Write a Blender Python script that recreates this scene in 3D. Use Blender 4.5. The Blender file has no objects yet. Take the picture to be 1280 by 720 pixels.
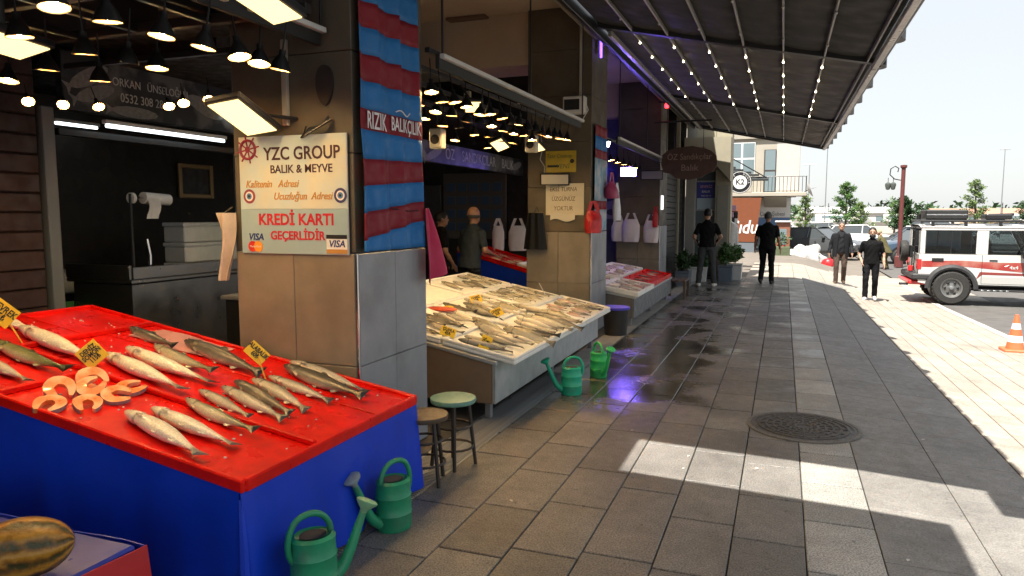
import bpy, math, random
from mathutils import Vector, Matrix, noise
R = math.radians
rng = random.Random(7)
sc = bpy.context.scene
col = sc.collection

# ------------------------------------------------------------------ camera
cam_d = bpy.data.cameras.new('camera')
cam_d.sensor_width = 36.0
cam_d.lens = 25.3125
cam_d.clip_start = 0.05
cam_d.clip_end = 3000
cam = bpy.data.objects.new('camera', cam_d)
cam.location = (0, 0, 1.65)
cam.rotation_euler = (R(90 - 5.8366), 0, R(20.584))
col.objects.link(cam)
sc.camera = cam

# ------------------------------------------------------------------ sky, sun, exposure
SUN_TRAVEL = Vector((0.18, 0.44, -1.0)).normalized()      # high sun from behind the row of shops
toward = -SUN_TRAVEL
SUN_EL = math.asin(toward.z)
SUN_AZ = math.atan2(toward.x, toward.y)
w = bpy.data.worlds.new('World'); sc.world = w; w.use_nodes = True
nt = w.node_tree
bg = nt.nodes['Background']
sky = nt.nodes.new('ShaderNodeTexSky'); sky.sky_type = 'NISHITA'; sky.sun_disc = False
sky.sun_elevation = SUN_EL; sky.sun_rotation = SUN_AZ
sky.air_density = 1.0; sky.dust_density = 1.6; sky.ozone_density = 1.0
veil = nt.nodes.new('ShaderNodeMix'); veil.data_type = 'RGBA'          # thin bright haze over the whole sky
veil.inputs['Factor'].default_value = 0.72; veil.inputs['B'].default_value = (6.3, 6.4, 6.4, 1)
nt.links.new(sky.outputs[0], veil.inputs['A']); nt.links.new(veil.outputs['Result'], bg.inputs['Color'])
bg.inputs['Strength'].default_value = 0.063
sd = bpy.data.lights.new('sun', 'SUN'); sd.energy = 5.0; sd.angle = R(0.55); sd.color = (1.0, 0.945, 0.86)
so = bpy.data.objects.new('sun', sd)
so.rotation_euler = SUN_TRAVEL.to_track_quat('-Z', 'Y').to_euler()
so.location = (0, -5, 20)
col.objects.link(so)
sc.view_settings.view_transform = 'Standard'
sc.view_settings.look = 'None'
sc.view_settings.exposure = 1.43
sc.view_settings.gamma = 1.0
sc.view_settings.use_curve_mapping = False
sc.cycles.use_denoising = True
sc.cycles.sample_clamp_indirect = 6.0
sc.cycles.max_bounces = 8
sc.cycles.diffuse_bounces = 4
sc.cycles.transparent_max_bounces = 12
sc.cycles.caustics_reflective = False
sc.cycles.caustics_refractive = False

# ------------------------------------------------------------------ materials
MATS = {}
def M(name, c, rough=.55, metal=0., var=0., vs=6., bump=0., bs=60., spec=.5, emit=0., rnd=0., c2=None, mixs=4., mlo=.45, mhi=.6, coat=0., sss=0., world=False):
    """plain procedural material: base colour, optional second colour in noise patches, brightness variation, bump"""
    if name in MATS: return MATS[name]
    m = bpy.data.materials.new(name); m.use_nodes = True
    n = m.node_tree.nodes; l = m.node_tree.links
    b = n['Principled BSDF']
    b.inputs['Roughness'].default_value = rough
    b.inputs['Metallic'].default_value = metal
    b.inputs['Specular IOR Level'].default_value = spec
    b.inputs['Coat Weight'].default_value = coat
    c = tuple(c) + (1,) if len(c) == 3 else c
    tc = n.new('ShaderNodeTexCoord')
    if world:
        g = n.new('ShaderNodeNewGeometry'); co = g.outputs['Position']
    else:
        co = tc.outputs['Object']
    cur = None
    if c2 is not None:
        nz = n.new('ShaderNodeTexNoise'); nz.inputs['Scale'].default_value = mixs; nz.inputs['Detail'].default_value = 6
        l.new(co, nz.inputs['Vector'])
        mr = n.new('ShaderNodeMapRange'); mr.inputs[1].default_value = mlo; mr.inputs[2].default_value = mhi
        l.new(nz.outputs[0], mr.inputs[0])
        mx = n.new('ShaderNodeMix'); mx.data_type = 'RGBA'
        mx.inputs['A'].default_value = c; mx.inputs['B'].default_value = tuple(c2) + (1,)
        l.new(mr.outputs[0], mx.inputs['Factor']); cur = mx.outputs['Result']
    if var or rnd:
        val = None
        if var:
            nz = n.new('ShaderNodeTexNoise'); nz.inputs['Scale'].default_value = vs; nz.inputs['Detail'].default_value = 8; nz.inputs['Roughness'].default_value = .65
            l.new(co, nz.inputs['Vector'])
            mr = n.new('ShaderNodeMapRange'); mr.inputs[1].default_value = .25; mr.inputs[2].default_value = .75
            mr.inputs[3].default_value = 1 - var; mr.inputs[4].default_value = 1 + var
            l.new(nz.outputs[0], mr.inputs[0]); val = mr.outputs[0]
        if rnd:
            oi = n.new('ShaderNodeObjectInfo')
            mr = n.new('ShaderNodeMapRange'); mr.inputs[3].default_value = 1 - rnd; mr.inputs[4].default_value = 1 + rnd
            l.new(oi.outputs['Random'], mr.inputs[0])
            if val is None: val = mr.outputs[0]
            else:
                mu = n.new('ShaderNodeMath'); mu.operation = 'MULTIPLY'
                l.new(val, mu.inputs[0]); l.new(mr.outputs[0], mu.inputs[1]); val = mu.outputs[0]
        vm = n.new('ShaderNodeVectorMath'); vm.operation = 'SCALE'
        if cur is None: vm.inputs[0].default_value = c[:3]
        else: l.new(cur, vm.inputs[0])
        l.new(val, vm.inputs['Scale']); cur = vm.outputs[0]
    if cur is None: b.inputs['Base Color'].default_value = c
    else: l.new(cur, b.inputs['Base Color'])
    if var and rough > .15:
        nr_ = n.new('ShaderNodeTexNoise'); nr_.inputs['Scale'].default_value = vs*1.7; nr_.inputs['Detail'].default_value = 6; l.new(co, nr_.inputs['Vector'])
        mq = n.new('ShaderNodeMapRange'); mq.inputs[1].default_value = .3; mq.inputs[2].default_value = .7; mq.inputs[3].default_value = rough*.7; mq.inputs[4].default_value = min(1, rough*1.3)
        l.new(nr_.outputs[0], mq.inputs[0]); l.new(mq.outputs[0], b.inputs['Roughness'])
    if bump:
        nz = n.new('ShaderNodeTexNoise'); nz.inputs['Scale'].default_value = bs; nz.inputs['Detail'].default_value = 5
        l.new(co, nz.inputs['Vector'])
        bp = n.new('ShaderNodeBump'); bp.inputs['Strength'].default_value = bump; bp.inputs['Distance'].default_value = .01
        l.new(nz.outputs[0], bp.inputs['Height']); l.new(bp.outputs[0], b.inputs['Normal'])
    if sss:
        b.inputs['Subsurface Weight'].default_value = sss; b.inputs['Subsurface Radius'].default_value = (.02, .01, .006)
    if emit:
        b.inputs['Emission Color'].default_value = c; b.inputs['Emission Strength'].default_value = emit
    m.diffuse_color = c
    MATS[name] = m
    return m

def glassm(name, tint, refl=.06):
    m = bpy.data.materials.new(name); m.use_nodes = True
    n = m.node_tree.nodes; l = m.node_tree.links
    for x in list(n):
        if x.type == 'BSDF_PRINCIPLED': n.remove(x)
    out = [x for x in n if x.type == 'OUTPUT_MATERIAL'][0]
    t = n.new('ShaderNodeBsdfTransparent'); t.inputs[0].default_value = tuple(tint) + (1,)
    g = n.new('ShaderNodeBsdfGlossy'); g.inputs['Roughness'].default_value = .03
    fr = n.new('ShaderNodeFresnel'); fr.inputs[0].default_value = 1.5
    mx = n.new('ShaderNodeMixShader')
    l.new(fr.outputs[0], mx.inputs[0]); l.new(t.outputs[0], mx.inputs[1]); l.new(g.outputs[0], mx.inputs[2])
    l.new(mx.outputs[0], out.inputs[0])
    MATS[name] = m
    return m

def emitm(name, c, s):
    m = bpy.data.materials.new(name); m.use_nodes = True
    n = m.node_tree.nodes; l = m.node_tree.links
    b = n['Principled BSDF']; b.inputs['Base Color'].default_value = (.8, .8, .8, 1)
    b.inputs['Emission Color'].default_value = tuple(c) + (1,); b.inputs['Emission Strength'].default_value = s
    MATS[name] = m
    return m

# ------------------------------------------------------------------ geometry helpers
class MB:
    def __init__(s): s.v = []; s.f = []; s.mi = []
    def add(s, vs, fs, mi=0):
        o = len(s.v); s.v += [tuple(p) for p in vs]
        for f in fs: s.f.append(tuple(i + o for i in f)); s.mi.append(mi)
        return s
    def box(s, x0, x1, y0, y1, z0, z1, mi=0):
        return s.add([(x0,y0,z0),(x1,y0,z0),(x1,y1,z0),(x0,y1,z0),(x0,y0,z1),(x1,y0,z1),(x1,y1,z1),(x0,y1,z1)],
                     [(0,3,2,1),(4,5,6,7),(0,1,5,4),(1,2,6,5),(2,3,7,6),(3,0,4,7)], mi)
    def cbox(s, x0, x1, y0, y1, z0, z1, b=.01, mi=0, top=None):
        """box with chamfered edges; top(x, y) optionally lifts vertices to a sloping ground"""
        b = min(b, (x1-x0)*.45, (y1-y0)*.45, (z1-z0)*.45)
        vs = []; idx = {}
        for i, (X, sx) in enumerate(((x0, 1), (x1, -1))):
            for j, (Y, sy) in enumerate(((y0, 1), (y1, -1))):
                for k, (Z, sz) in enumerate(((z0, 1), (z1, -1))):
                    idx[i,j,k,0] = len(vs); vs.append((X, Y+sy*b, Z+sz*b))
                    idx[i,j,k,1] = len(vs); vs.append((X+sx*b, Y, Z+sz*b))
                    idx[i,j,k,2] = len(vs); vs.append((X+sx*b, Y+sy*b, Z))
        g = lambda i,j,k,a: idx[i,j,k,a]
        fs = [(g(0,0,0,0),g(0,0,1,0),g(0,1,1,0),g(0,1,0,0)), (g(1,0,0,0),g(1,1,0,0),g(1,1,1,0),g(1,0,1,0)),
              (g(0,0,0,1),g(1,0,0,1),g(1,0,1,1),g(0,0,1,1)), (g(0,1,0,1),g(0,1,1,1),g(1,1,1,1),g(1,1,0,1)),
              (g(0,0,0,2),g(0,1,0,2),g(1,1,0,2),g(1,0,0,2)), (g(0,0,1,2),g(1,0,1,2),g(1,1,1,2),g(0,1,1,2))]
        for i in (0,1):
            for j in (0,1):
                fs.append((g(i,j,0,0),g(i,j,1,0),g(i,j,1,1),g(i,j,0,1)))
            for k in (0,1):
                fs.append((g(i,0,k,0),g(i,1,k,0),g(i,1,k,2),g(i,0,k,2)))
        for j in (0,1):
            for k in (0,1):
                fs.append((g(0,j,k,1),g(1,j,k,1),g(1,j,k,2),g(0,j,k,2)))
        for i in (0,1):
            for j in (0,1):
                for k in (0,1): fs.append((g(i,j,k,0),g(i,j,k,1),g(i,j,k,2)))
        if top: vs = [(x, y, z + top(x, y)) for x, y, z in vs]
        return s.add(vs, fs, mi)
    def tube(s, path, r, seg=8, mi=0, cap=True):
        P = [Vector(p) for p in path]; n = len(P)
        rr = r if isinstance(r, (list, tuple)) else [r]*n
        up = None; base = len(s.v); vs = []
        for i, p in enumerate(P):
            d = (P[min(i+1,n-1)] - P[max(i-1,0)]).normalized()
            if up is None:
                a = Vector((0,0,1)) if abs(d.z) < .9 else Vector((1,0,0))
                up = d.cross(a).normalized()
            else:
                up = (up - d*up.dot(d)).normalized()
            v = d.cross(up)
            for k in range(seg):
                t = 2*math.pi*k/seg
                q = p + (up*math.cos(t) + v*math.sin(t))*rr[i]; vs.append(q)
        fs = [(i*seg+k, i*seg+(k+1)%seg, (i+1)*seg+(k+1)%seg, (i+1)*seg+k) for i in range(n-1) for k in range(seg)]
        if cap: fs += [tuple(range(seg))[::-1], tuple((n-1)*seg+k for k in range(seg))]
        return s.add(vs, fs, mi)
    def lathe(s, prof, seg=16, c=(0,0,0), mi=0, mat=None, cap=True):
        vs = []
        for r_, z in prof:
            for k in range(seg):
                t = 2*math.pi*k/seg
                q = Vector((r_*math.cos(t), r_*math.sin(t), z))
                if mat: q = mat @ q
                vs.append((q[0]+c[0], q[1]+c[1], q[2]+c[2]))
        n = len(prof)
        fs = [(i*seg+k, i*seg+(k+1)%seg, (i+1)*seg+(k+1)%seg, (i+1)*seg+k) for i in range(n-1) for k in range(seg)]
        if cap and prof[0][0] > 1e-4: fs.append(tuple(range(seg))[::-1])
        if cap and prof[-1][0] > 1e-4: fs.append(tuple((n-1)*seg+k for k in range(seg)))
        return s.add(vs, fs, mi)
    def ell(s, c, r, seg=12, rings=8, mi=0, mat=None):
        vs = []; fs = []
        for i in range(rings+1):
            a = math.pi*i/rings
            for k in range(seg):
                t = 2*math.pi*k/seg
                q = Vector((r[0]*math.sin(a)*math.cos(t), r[1]*math.sin(a)*math.sin(t), -r[2]*math.cos(a)))
                if mat: q = mat @ q
                vs.append(q + Vector(c))
        fs = [(i*seg+k, i*seg+(k+1)%seg, (i+1)*seg+(k+1)%seg, (i+1)*seg+k) for i in range(rings) for k in range(seg)]
        return s.add(vs, fs, mi)
    def prism(s, poly, ax, d0, d1, mi=0):
        """poly of (a, b) extruded along axis ax ('x': a=y b=z, 'y': a=x b=z, 'z': a=x b=y) from d0 to d1"""
        def P(a, b, d): return (d,a,b) if ax == 'x' else ((a,d,b) if ax == 'y' else (a,b,d))
        n = len(poly)
        vs = [P(a,b,d0) for a,b in poly] + [P(a,b,d1) for a,b in poly]
        fs = [(i,(i+1)%n,n+(i+1)%n,n+i) for i in range(n)] + [tuple(range(n))[::-1], tuple(range(n,2*n))]
        return s.add(vs, fs, mi)
    def grid(s, fn, nu, nv, mi=0):
        vs = [fn(i/nu, j/nv) for j in range(nv+1) for i in range(nu+1)]
        W = nu+1
        fs = [(j*W+i, j*W+i+1, (j+1)*W+i+1, (j+1)*W+i) for j in range(nv) for i in range(nu)]
        return s.add(vs, fs, mi)
    def sheet(s, fn, nu, nv, t=.003, mi=0):
        """closed sheet of thickness t: fn(u, v) gives the front point"""
        A = [[Vector(fn(i/nu, j/nv)) for i in range(nu+1)] for j in range(nv+1)]
        W = nu+1; vs = []; 
        nrm = []
        for j in range(nv+1):
            for i in range(nu+1):
                du = A[j][min(i+1,nu)] - A[j][max(i-1,0)]; dv = A[min(j+1,nv)][i] - A[max(j-1,0)][i]
                n_ = du.cross(dv); n_ = n_.normalized() if n_.length > 1e-9 else Vector((0,0,1)); nrm.append(n_)
        vs = [A[j][i] for j in range(nv+1) for i in range(nu+1)]
        N = len(vs)
        vs += [vs[k] - nrm[k]*t for k in range(N)]
        fs = []
        for j in range(nv):
            for i in range(nu):
                a = j*W+i
                fs.append((a, a+1, a+W+1, a+W)); fs.append((N+a, N+a+W, N+a+W+1, N+a+1))
        for i in range(nu):
            fs.append((i, N+i, N+i+1, i+1)); k = nv*W+i; fs.append((k, k+1, N+k+1, N+k))
        for j in range(nv):
            a = j*W; fs.append((a, a+W, N+a+W, N+a)); k = a+nu; fs.append((k, N+k, N+k+W, k+W))
        return s.add(vs, fs, mi)
    def xf(s, m, start=0):
        for i in range(start, len(s.v)): s.v[i] = tuple(m @ Vector(s.v[i]))
        return s
    def build(s, name, mats, parent=None, smooth=35, loc=None, rot=None):
        me = bpy.data.meshes.new(name); me.from_pydata(s.v, [], s.f)
        if not isinstance(mats, (list, tuple)): mats = [mats]
        for m in mats: me.materials.append(m)
        if len(mats) > 1: me.polygons.foreach_set('material_index', s.mi)
        if smooth:
            me.polygons.foreach_set('use_smooth', [True]*len(me.polygons))
            me.set_sharp_from_angle(angle=R(smooth))
        o = bpy.data.objects.new(name, me); col.objects.link(o)
        if parent: o.parent = parent
        if loc: o.location = loc
        if rot: o.rotation_euler = rot
        return o

def fixn(o):
    """make the normals of a closed mesh consistent"""
    import bmesh
    b = bmesh.new(); b.from_mesh(o.data); bmesh.ops.recalc_face_normals(b, faces=b.faces); b.to_mesh(o.data); b.free()
    return o
def tag(o, label=None, cat=None, group=None, kind=None):
    if label: o['label'] = label
    if cat: o['category'] = cat
    if group: o['group'] = group
    if kind: o['kind'] = kind
    return o
def thing(name, loc, label, cat, rz=0., group=None, rot=None):
    o = bpy.data.objects.new(name, None); o.empty_display_size = .2
    col.objects.link(o); o.location = loc; o.rotation_euler = rot or (0, 0, rz)
    return tag(o, label, cat, group)
def struct(o): o['kind'] = 'structure'; return o
def children(o): return [c for c in bpy.data.objects if c.parent == o]
KIDS = {}
def copy_tree(o, parent=None):
    c = o.copy(); col.objects.link(c)
    if parent: c.parent = parent
    if o.name not in KIDS: KIDS[o.name] = children(o)
    for ch in KIDS[o.name]: copy_tree(ch, c)
    return c

TMP = bpy.data.scenes.new('workbench')
def evaluated_mesh(ob):
    """mesh of an object with its modifiers applied, worked out in a scene of its own so that it stays quick"""
    TMP.collection.objects.link(ob)
    vl = TMP.view_layers[0]; vl.update(); dg = vl.depsgraph; dg.update()
    me = bpy.data.meshes.new_from_object(ob.evaluated_get(dg))
    bpy.data.objects.remove(ob)
    return me

def text(body, size, origin, right, up, mat, parent=None, align='CENTER', shear=0., sx=1., name='lettering', ext=.0012, bold=0.):
    cu = bpy.data.curves.new('t', 'FONT'); cu.body = body; cu.size = size; cu.align_x = align; cu.align_y = 'CENTER'
    cu.extrude = ext; cu.shear = shear; cu.resolution_u = 3; cu.offset = bold
    ob = bpy.data.objects.new('t', cu)
    me = evaluated_mesh(ob)
    r_ = Vector(right).normalized(); u_ = Vector(up).normalized(); n_ = r_.cross(u_)
    m = Matrix((r_*sx, u_, n_)).transposed().to_4x4(); m.translation = Vector(origin)
    me.transform(m); me.name = name
    me.materials.clear(); me.materials.append(mat)
    o = bpy.data.objects.new(name, me); col.objects.link(o)
    if parent: o.parent = parent
    return o

def curve(path, n=5):
    """smooth a polyline (Catmull-Rom)"""
    P = [Vector(p) for p in path]; out = []
    for i in range(len(P)-1):
        a, b, c, d = P[max(i-1,0)], P[i], P[i+1], P[min(i+2,len(P)-1)]
        for k in range(n):
            t = k/n
            out.append(.5*((2*b) + (c-a)*t + (2*a-5*b+4*c-d)*t*t + (3*b-a-3*c+d)*t**3))
    return out + [P[-1]]
def ss(a, b, x):
    t = min(1, max(0, (x-a)/(b-a))); return t*t*(3-2*t)
def gz(x, y):
    """height of the ground: the arcade walk is level, the plaza and road beside it fall away"""
    return -0.42*min(1, max(0, (y-3)/15.5))*min(1, max(0, (x-.51)/1.6))
# ------------------------------------------------------------------ palette
BLACK = M('black_paint', (.012,.012,.013), .45)
DARK = M('dark_metal', (.025,.025,.027), .4, metal=.3, var=.2)
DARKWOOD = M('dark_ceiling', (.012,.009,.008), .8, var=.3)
WHITEP = M('white_plastic', (.72,.72,.7), .4, var=.06)
GREYM = M('grey_metal', (.3,.31,.32), .35, metal=.6, var=.15, vs=10)
STEEL = M('stainless_steel', (.17,.17,.168), .35, metal=.9, var=.12, vs=3)
RUBBER = M('rubber', (.02,.02,.02), .8, var=.2)
CHROME = M('chrome', (.7,.7,.7), .15, metal=1)

# ------------------------------------------------------------------ ground materials
def stone_mat(name, c, wet=True, rnd=.2, spk=.35):
    m = bpy.data.materials.new(name); m.use_nodes = True
    n = m.node_tree.nodes; l = m.node_tree.links; b = n['Principled BSDF']
    g = n.new('ShaderNodeNewGeometry'); P = g.outputs['Position']
    def noise_(scale, det=4, rough=.6):
        z = n.new('ShaderNodeTexNoise'); z.inputs['Scale'].default_value = scale; z.inputs['Detail'].default_value = det; z.inputs['Roughness'].default_value = rough
        l.new(P, z.inputs['Vector']); return z.outputs[0]
    def rng_(v, a, b_, c_, d):
        r_ = n.new('ShaderNodeMapRange'); l.new(v, r_.inputs[0])
        for i, x in enumerate((a, b_, c_, d)): r_.inputs[i+1].default_value = x
        return r_.outputs[0]
    def mul(a, b_):
        x = n.new('ShaderNodeMath'); x.operation = 'MULTIPLY'
        l.new(a, x.inputs[0])
        if isinstance(b_, float): x.inputs[1].default_value = b_
        else: l.new(b_, x.inputs[1])
        return x.outputs[0]
    speck = rng_(noise_(110, 3), .38, .62, 1-spk*1.25, 1+spk*1.25)
    stain = rng_(noise_(1.6, 8, .7), .3, .7, .72, 1.22)
    fine = rng_(noise_(9, 6, .7), .3, .7, .88, 1.1)
    oi = n.new('ShaderNodeObjectInfo'); rv = rng_(oi.outputs['Random'], 0, 1, 1-rnd, 1+rnd)
    spots = rng_(noise_(22, 2, .4), .70, .76, 1, .55)
    v = mul(mul(mul(speck, stain), mul(fine, rv)), spots)
    rough = rng_(noise_(14, 5), .3, .7, .5, .75)
    if wet:
        sep = n.new('ShaderNodeSeparateXYZ'); l.new(P, sep.inputs[0])
        wx = rng_(sep.outputs[0], -1.35, -.35, 1, 0)
        wy0 = rng_(sep.outputs[1], 5.2, 6.4, 0, 1); wy1 = rng_(sep.outputs[1], 9.5, 12.5, 1, .35)
        pn = rng_(noise_(1.5, 5, .55), .33, .62, -.5, .62)
        ad = n.new('ShaderNodeMath'); ad.operation = 'ADD'; l.new(mul(mul(wx, wy0), wy1), ad.inputs[0]); l.new(pn, ad.inputs[1])
        wetm = rng_(ad.outputs[0], .15, 1.05, 0, 1)
        wetm = mul(wetm, wy0)
        v = mul(v, rng_(wetm, 0, 1, 1, .4))
        mxr = n.new('ShaderNodeMix'); l.new(wetm, mxr.inputs[0]); l.new(rough, mxr.inputs[2]); mxr.inputs[3].default_value = .07
        rough = mxr.outputs[0]
    vm = n.new('ShaderNodeVectorMath'); vm.operation = 'SCALE'; vm.inputs[0].default_value = c
    l.new(v, vm.inputs['Scale']); l.new(vm.outputs[0], b.inputs['Base Color']); l.new(rough, b.inputs['Roughness'])
    bp = n.new('ShaderNodeBump'); bp.inputs['Strength'].default_value = .25; bp.inputs['Distance'].default_value = .004
    l.new(noise_(60, 6), bp.inputs['Height']); l.new(bp.outputs[0], b.inputs['Normal'])
    return m
PAVER = stone_mat('paver_granite', (.145,.137,.125))
PAVER_L = stone_mat('paver_pale_granite', (.30,.29,.265))
SLAB = stone_mat('plaza_slab', (.185,.175,.16), wet=False, rnd=.06, spk=.18)
COBBLE = stone_mat('plaza_paver', (.30,.26,.215), wet=False, rnd=.10, spk=.2)
JOINT = M('joint_dirt', (.045,.04,.035), .9, var=.4, vs=20, world=True)
ASPH = M('asphalt', (.085,.08,.075), .9, var=.25, vs=3, bump=.3, bs=120, world=True)
CONC = M('concrete', (.36,.34,.31), .8, var=.25, vs=5, bump=.1, bs=50)

# ------------------------------------------------------------------ ground, walk, plaza, road
def gfn(x0, x1, y0, y1, dz):
    return lambda u, v: (x0+(x1-x0)*u, y0+(y1-y0)*v, gz(x0+(x1-x0)*u, y0+(y1-y0)*v)+dz)
mb = MB()
def gsheet(mb, xs, ys, dz):
    vs = [(x, y, gz(x, y)+dz) for y in ys for x in xs]; W = len(xs)
    fs = [(j*W+i, j*W+i+1, (j+1)*W+i+1, (j+1)*W+i) for j in range(len(ys)-1) for i in range(W-1)]
    mb.add(vs, fs)
xs = [-900,-60,-14,-2.3,.3] + [.51+.2*i for i in range(10)] + [3,6,20,60,900]
ys = [-40,-8,0,3] + [5+.75*i for i in range(18)] + [19,24,40,80,200,1500]
gsheet(mb, xs, ys, -.075)
struct(mb.build('ground', M('ground_dirt', (.14,.12,.10), .95, var=.25, vs=2, world=True)))

mb = MB(); mb.box(-2.0, .505, -4, 19.9, -.06, -.028)
walk = struct(mb.build('pavement', JOINT, smooth=0))
colx = [.51,.16,-.19,-.525,-.87,-1.215,-1.56,-1.96]
prng = random.Random(3)
for ci in range(7):
    x1, x0 = colx[ci], colx[ci+1]
    y = 1.2 - prng.random()*.5
    while y < 19.9:
        L = prng.choice((.58,.6,.6,.62,.9)) if ci else .6
        if ci in (2,3) and 8.5 < y < 10: L = .7
        y1 = min(y+L, 19.9)
        g = .006 + .004*prng.random() + (.012*prng.random() if 8.2 < y < 10.2 and 0 < ci < 5 else 0)
        p = MB(); p.cbox(x0+g*.4, x1-g*.4, y+g*.8, y1-g*.8, -.04, 0, .004)
        t1, t2 = (prng.random()-.5)*.002*(4 if 8.2 < y < 10.2 else 1), (prng.random()-.5)*.002*(4 if 8.2 < y < 10.2 else 1)
        cx, cy = (x0+x1)/2, (y+y1)/2
        p.v = [(a, b, c + (a-cx)*t1 + (b-cy)*t2 + (t1+t2)*.25) for a, b, c in p.v]
        if y1-y > .1 and not (-.3 < cx < .75 and 5.45 < cy < 6.3 and ci < 3 and False):
            p.build('paver', PAVER_L if ci == 0 else PAVER, walk)
        y = y1
# plaza: large slabs beside the walk, then smaller pavers out to the road
mb = MB(); gsheet(mb, [.51+.1*i for i in range(29)], [-4,0,3]+[5+.5*i for i in range(30)]+[22,26], -.03)
plaza = struct(mb.build('plaza', JOINT))
y = .9; k = 0
while y < 19.9:
    for (x0, x1) in ((.51,1.0),(1.0,1.5)):
        yy = y + (.35 if x0 > .8 else 0)
        p = MB(); p.cbox(x0+.002, x1-.002, yy+.002, yy+.698, -.045, 0, .002, top=gz)
        p.build('slab', SLAB, plaza)
    y += .7
def cobble_piece(mb, x0, x1, y0, y1): mb.cbox(x0+.004, x1-.004, y0+.004, y1-.004, -.05, 0, .004, top=gz)
cells = []
for j in range(70):
    for i in range(8):
        w_ = .225; y0 = 3.0 + j*.34; off = 0
        x0 = 1.505 + i*w_; cells.append((x0, x0+w_, y0 + (.17 if i % 2 else 0), y0 + .34 + (.17 if i % 2 else 0)))
cells.sort(key=lambda c: c[1]+c[0]*0 + c[2])
for c in cells[:240]:
    p = MB(); cobble_piece(p, *c); p.build('paving_stone', COBBLE, plaza)
rest = MB()
for c in cells[240:]: cobble_piece(rest, *c)
tag(rest.build('far_paving_stones', COBBLE, plaza), kind='stuff')
rest = MB()
for j in range(9):
    for i in range(14):
        rest.cbox(.51+i*.4-1.4+.004, .51+(i+1)*.4-1.4-.004, 20.0+j*.7, 20.69+j*.7, -.05, -.002, .004, top=gz)
tag(rest.build('far_paving_slabs', COBBLE, plaza), kind='stuff')
# road beyond the plaza, kerb stones
mb = MB()
gsheet(mb, [3.45,6,12,40], [-10,0,3]+[5+.75*i for i in range(18)]+[22,26,60,75], -.03)
struct(mb.build('road', ASPH))
kerb = struct(MB().box(3.31,3.44,-4,-3.5,-.1,.0).build('kerb', CONC, smooth=0))
for j in range(26):
    p = MB(); p.cbox(3.308, 3.44, 1.0+j*.9+.004, 1.9+j*.9-.004, -.12, .012, .012, top=gz); p.build('kerb_stone', CONC, kerb)
# floor inside the arcade and threshold strip
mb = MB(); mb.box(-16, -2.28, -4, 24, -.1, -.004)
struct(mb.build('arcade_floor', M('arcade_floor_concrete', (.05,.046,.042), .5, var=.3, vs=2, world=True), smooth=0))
# drain channel along the stalls
ch = struct(MB().box(-2.275, -1.965, -4, 19.9, -.09, -.05).build('drain_channel', M('drain_dark', (.01,.01,.01), .6), smooth=0))
for a, b in ((-2.275,-2.25),(-2.125,-2.105),(-1.985,-1.965)):
    p = MB(); p.box(a, b, -4, 19.9, -.05, -.006); p.build('drain_rail', GREYM, ch, smooth=0)
gb = M('grate_metal', (.30,.31,.32), .5, metal=.5, var=.3, vs=20)
bar = MB(); bar.cbox(-2.25, -1.985, -.0065, .0065, -.026, -.004, .002)
b0 = bar.build('grate_bar', gb, ch, loc=(0,2.2,0))
for k in range(1, 210):
    o = b0.copy(); col.objects.link(o); o.location.y = 2.2 + k*.0235
pl = MB()
for k in range(14): pl.cbox(-2.25, -1.985, 7.15+k*.9, 7.15+k*.9+.89, -.026, -.003, .003)
tag(pl.build('drain_cover_slabs', CONC, ch), kind='stuff')
# manhole cover set into the walk
mh = thing('manhole_cover', (.2,5.92,0), 'round cast iron manhole cover with concentric pattern in its worn iron frame', 'manhole cover')
iron = M('cast_iron', (.085,.078,.07), .55, metal=.5, var=.35, vs=25, bump=.15, bs=80)
MB().lathe([(0,.006),(.36,.006),(.36,.010),(.385,.010),(.385,-.03),(0,-.03)], 48).build('cover', iron, mh)
for r_ in (.06,.11,.165,.22,.275,.325):
    MB().lathe([(r_-.012,.004),(r_-.009,.0125),(r_+.009,.0125),(r_+.012,.004)], 48).build('ring', iron, mh)
sp = MB(); sp.cbox(.07,.335,-.008,.008,.004,.0125,.002)
s0 = sp.build('spoke', iron, mh)
for k in range(1, 16):
    o = s0.copy(); col.objects.link(o); o.rotation_euler.z = k*math.pi/8
MB().lathe([(.388,-.03),(.388,.011),(.418,.009),(.42,-.03)], 48).build('frame', M('worn_frame', (.14,.13,.115), .7, metal=.2, var=.3, vs=20), mh)
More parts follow.
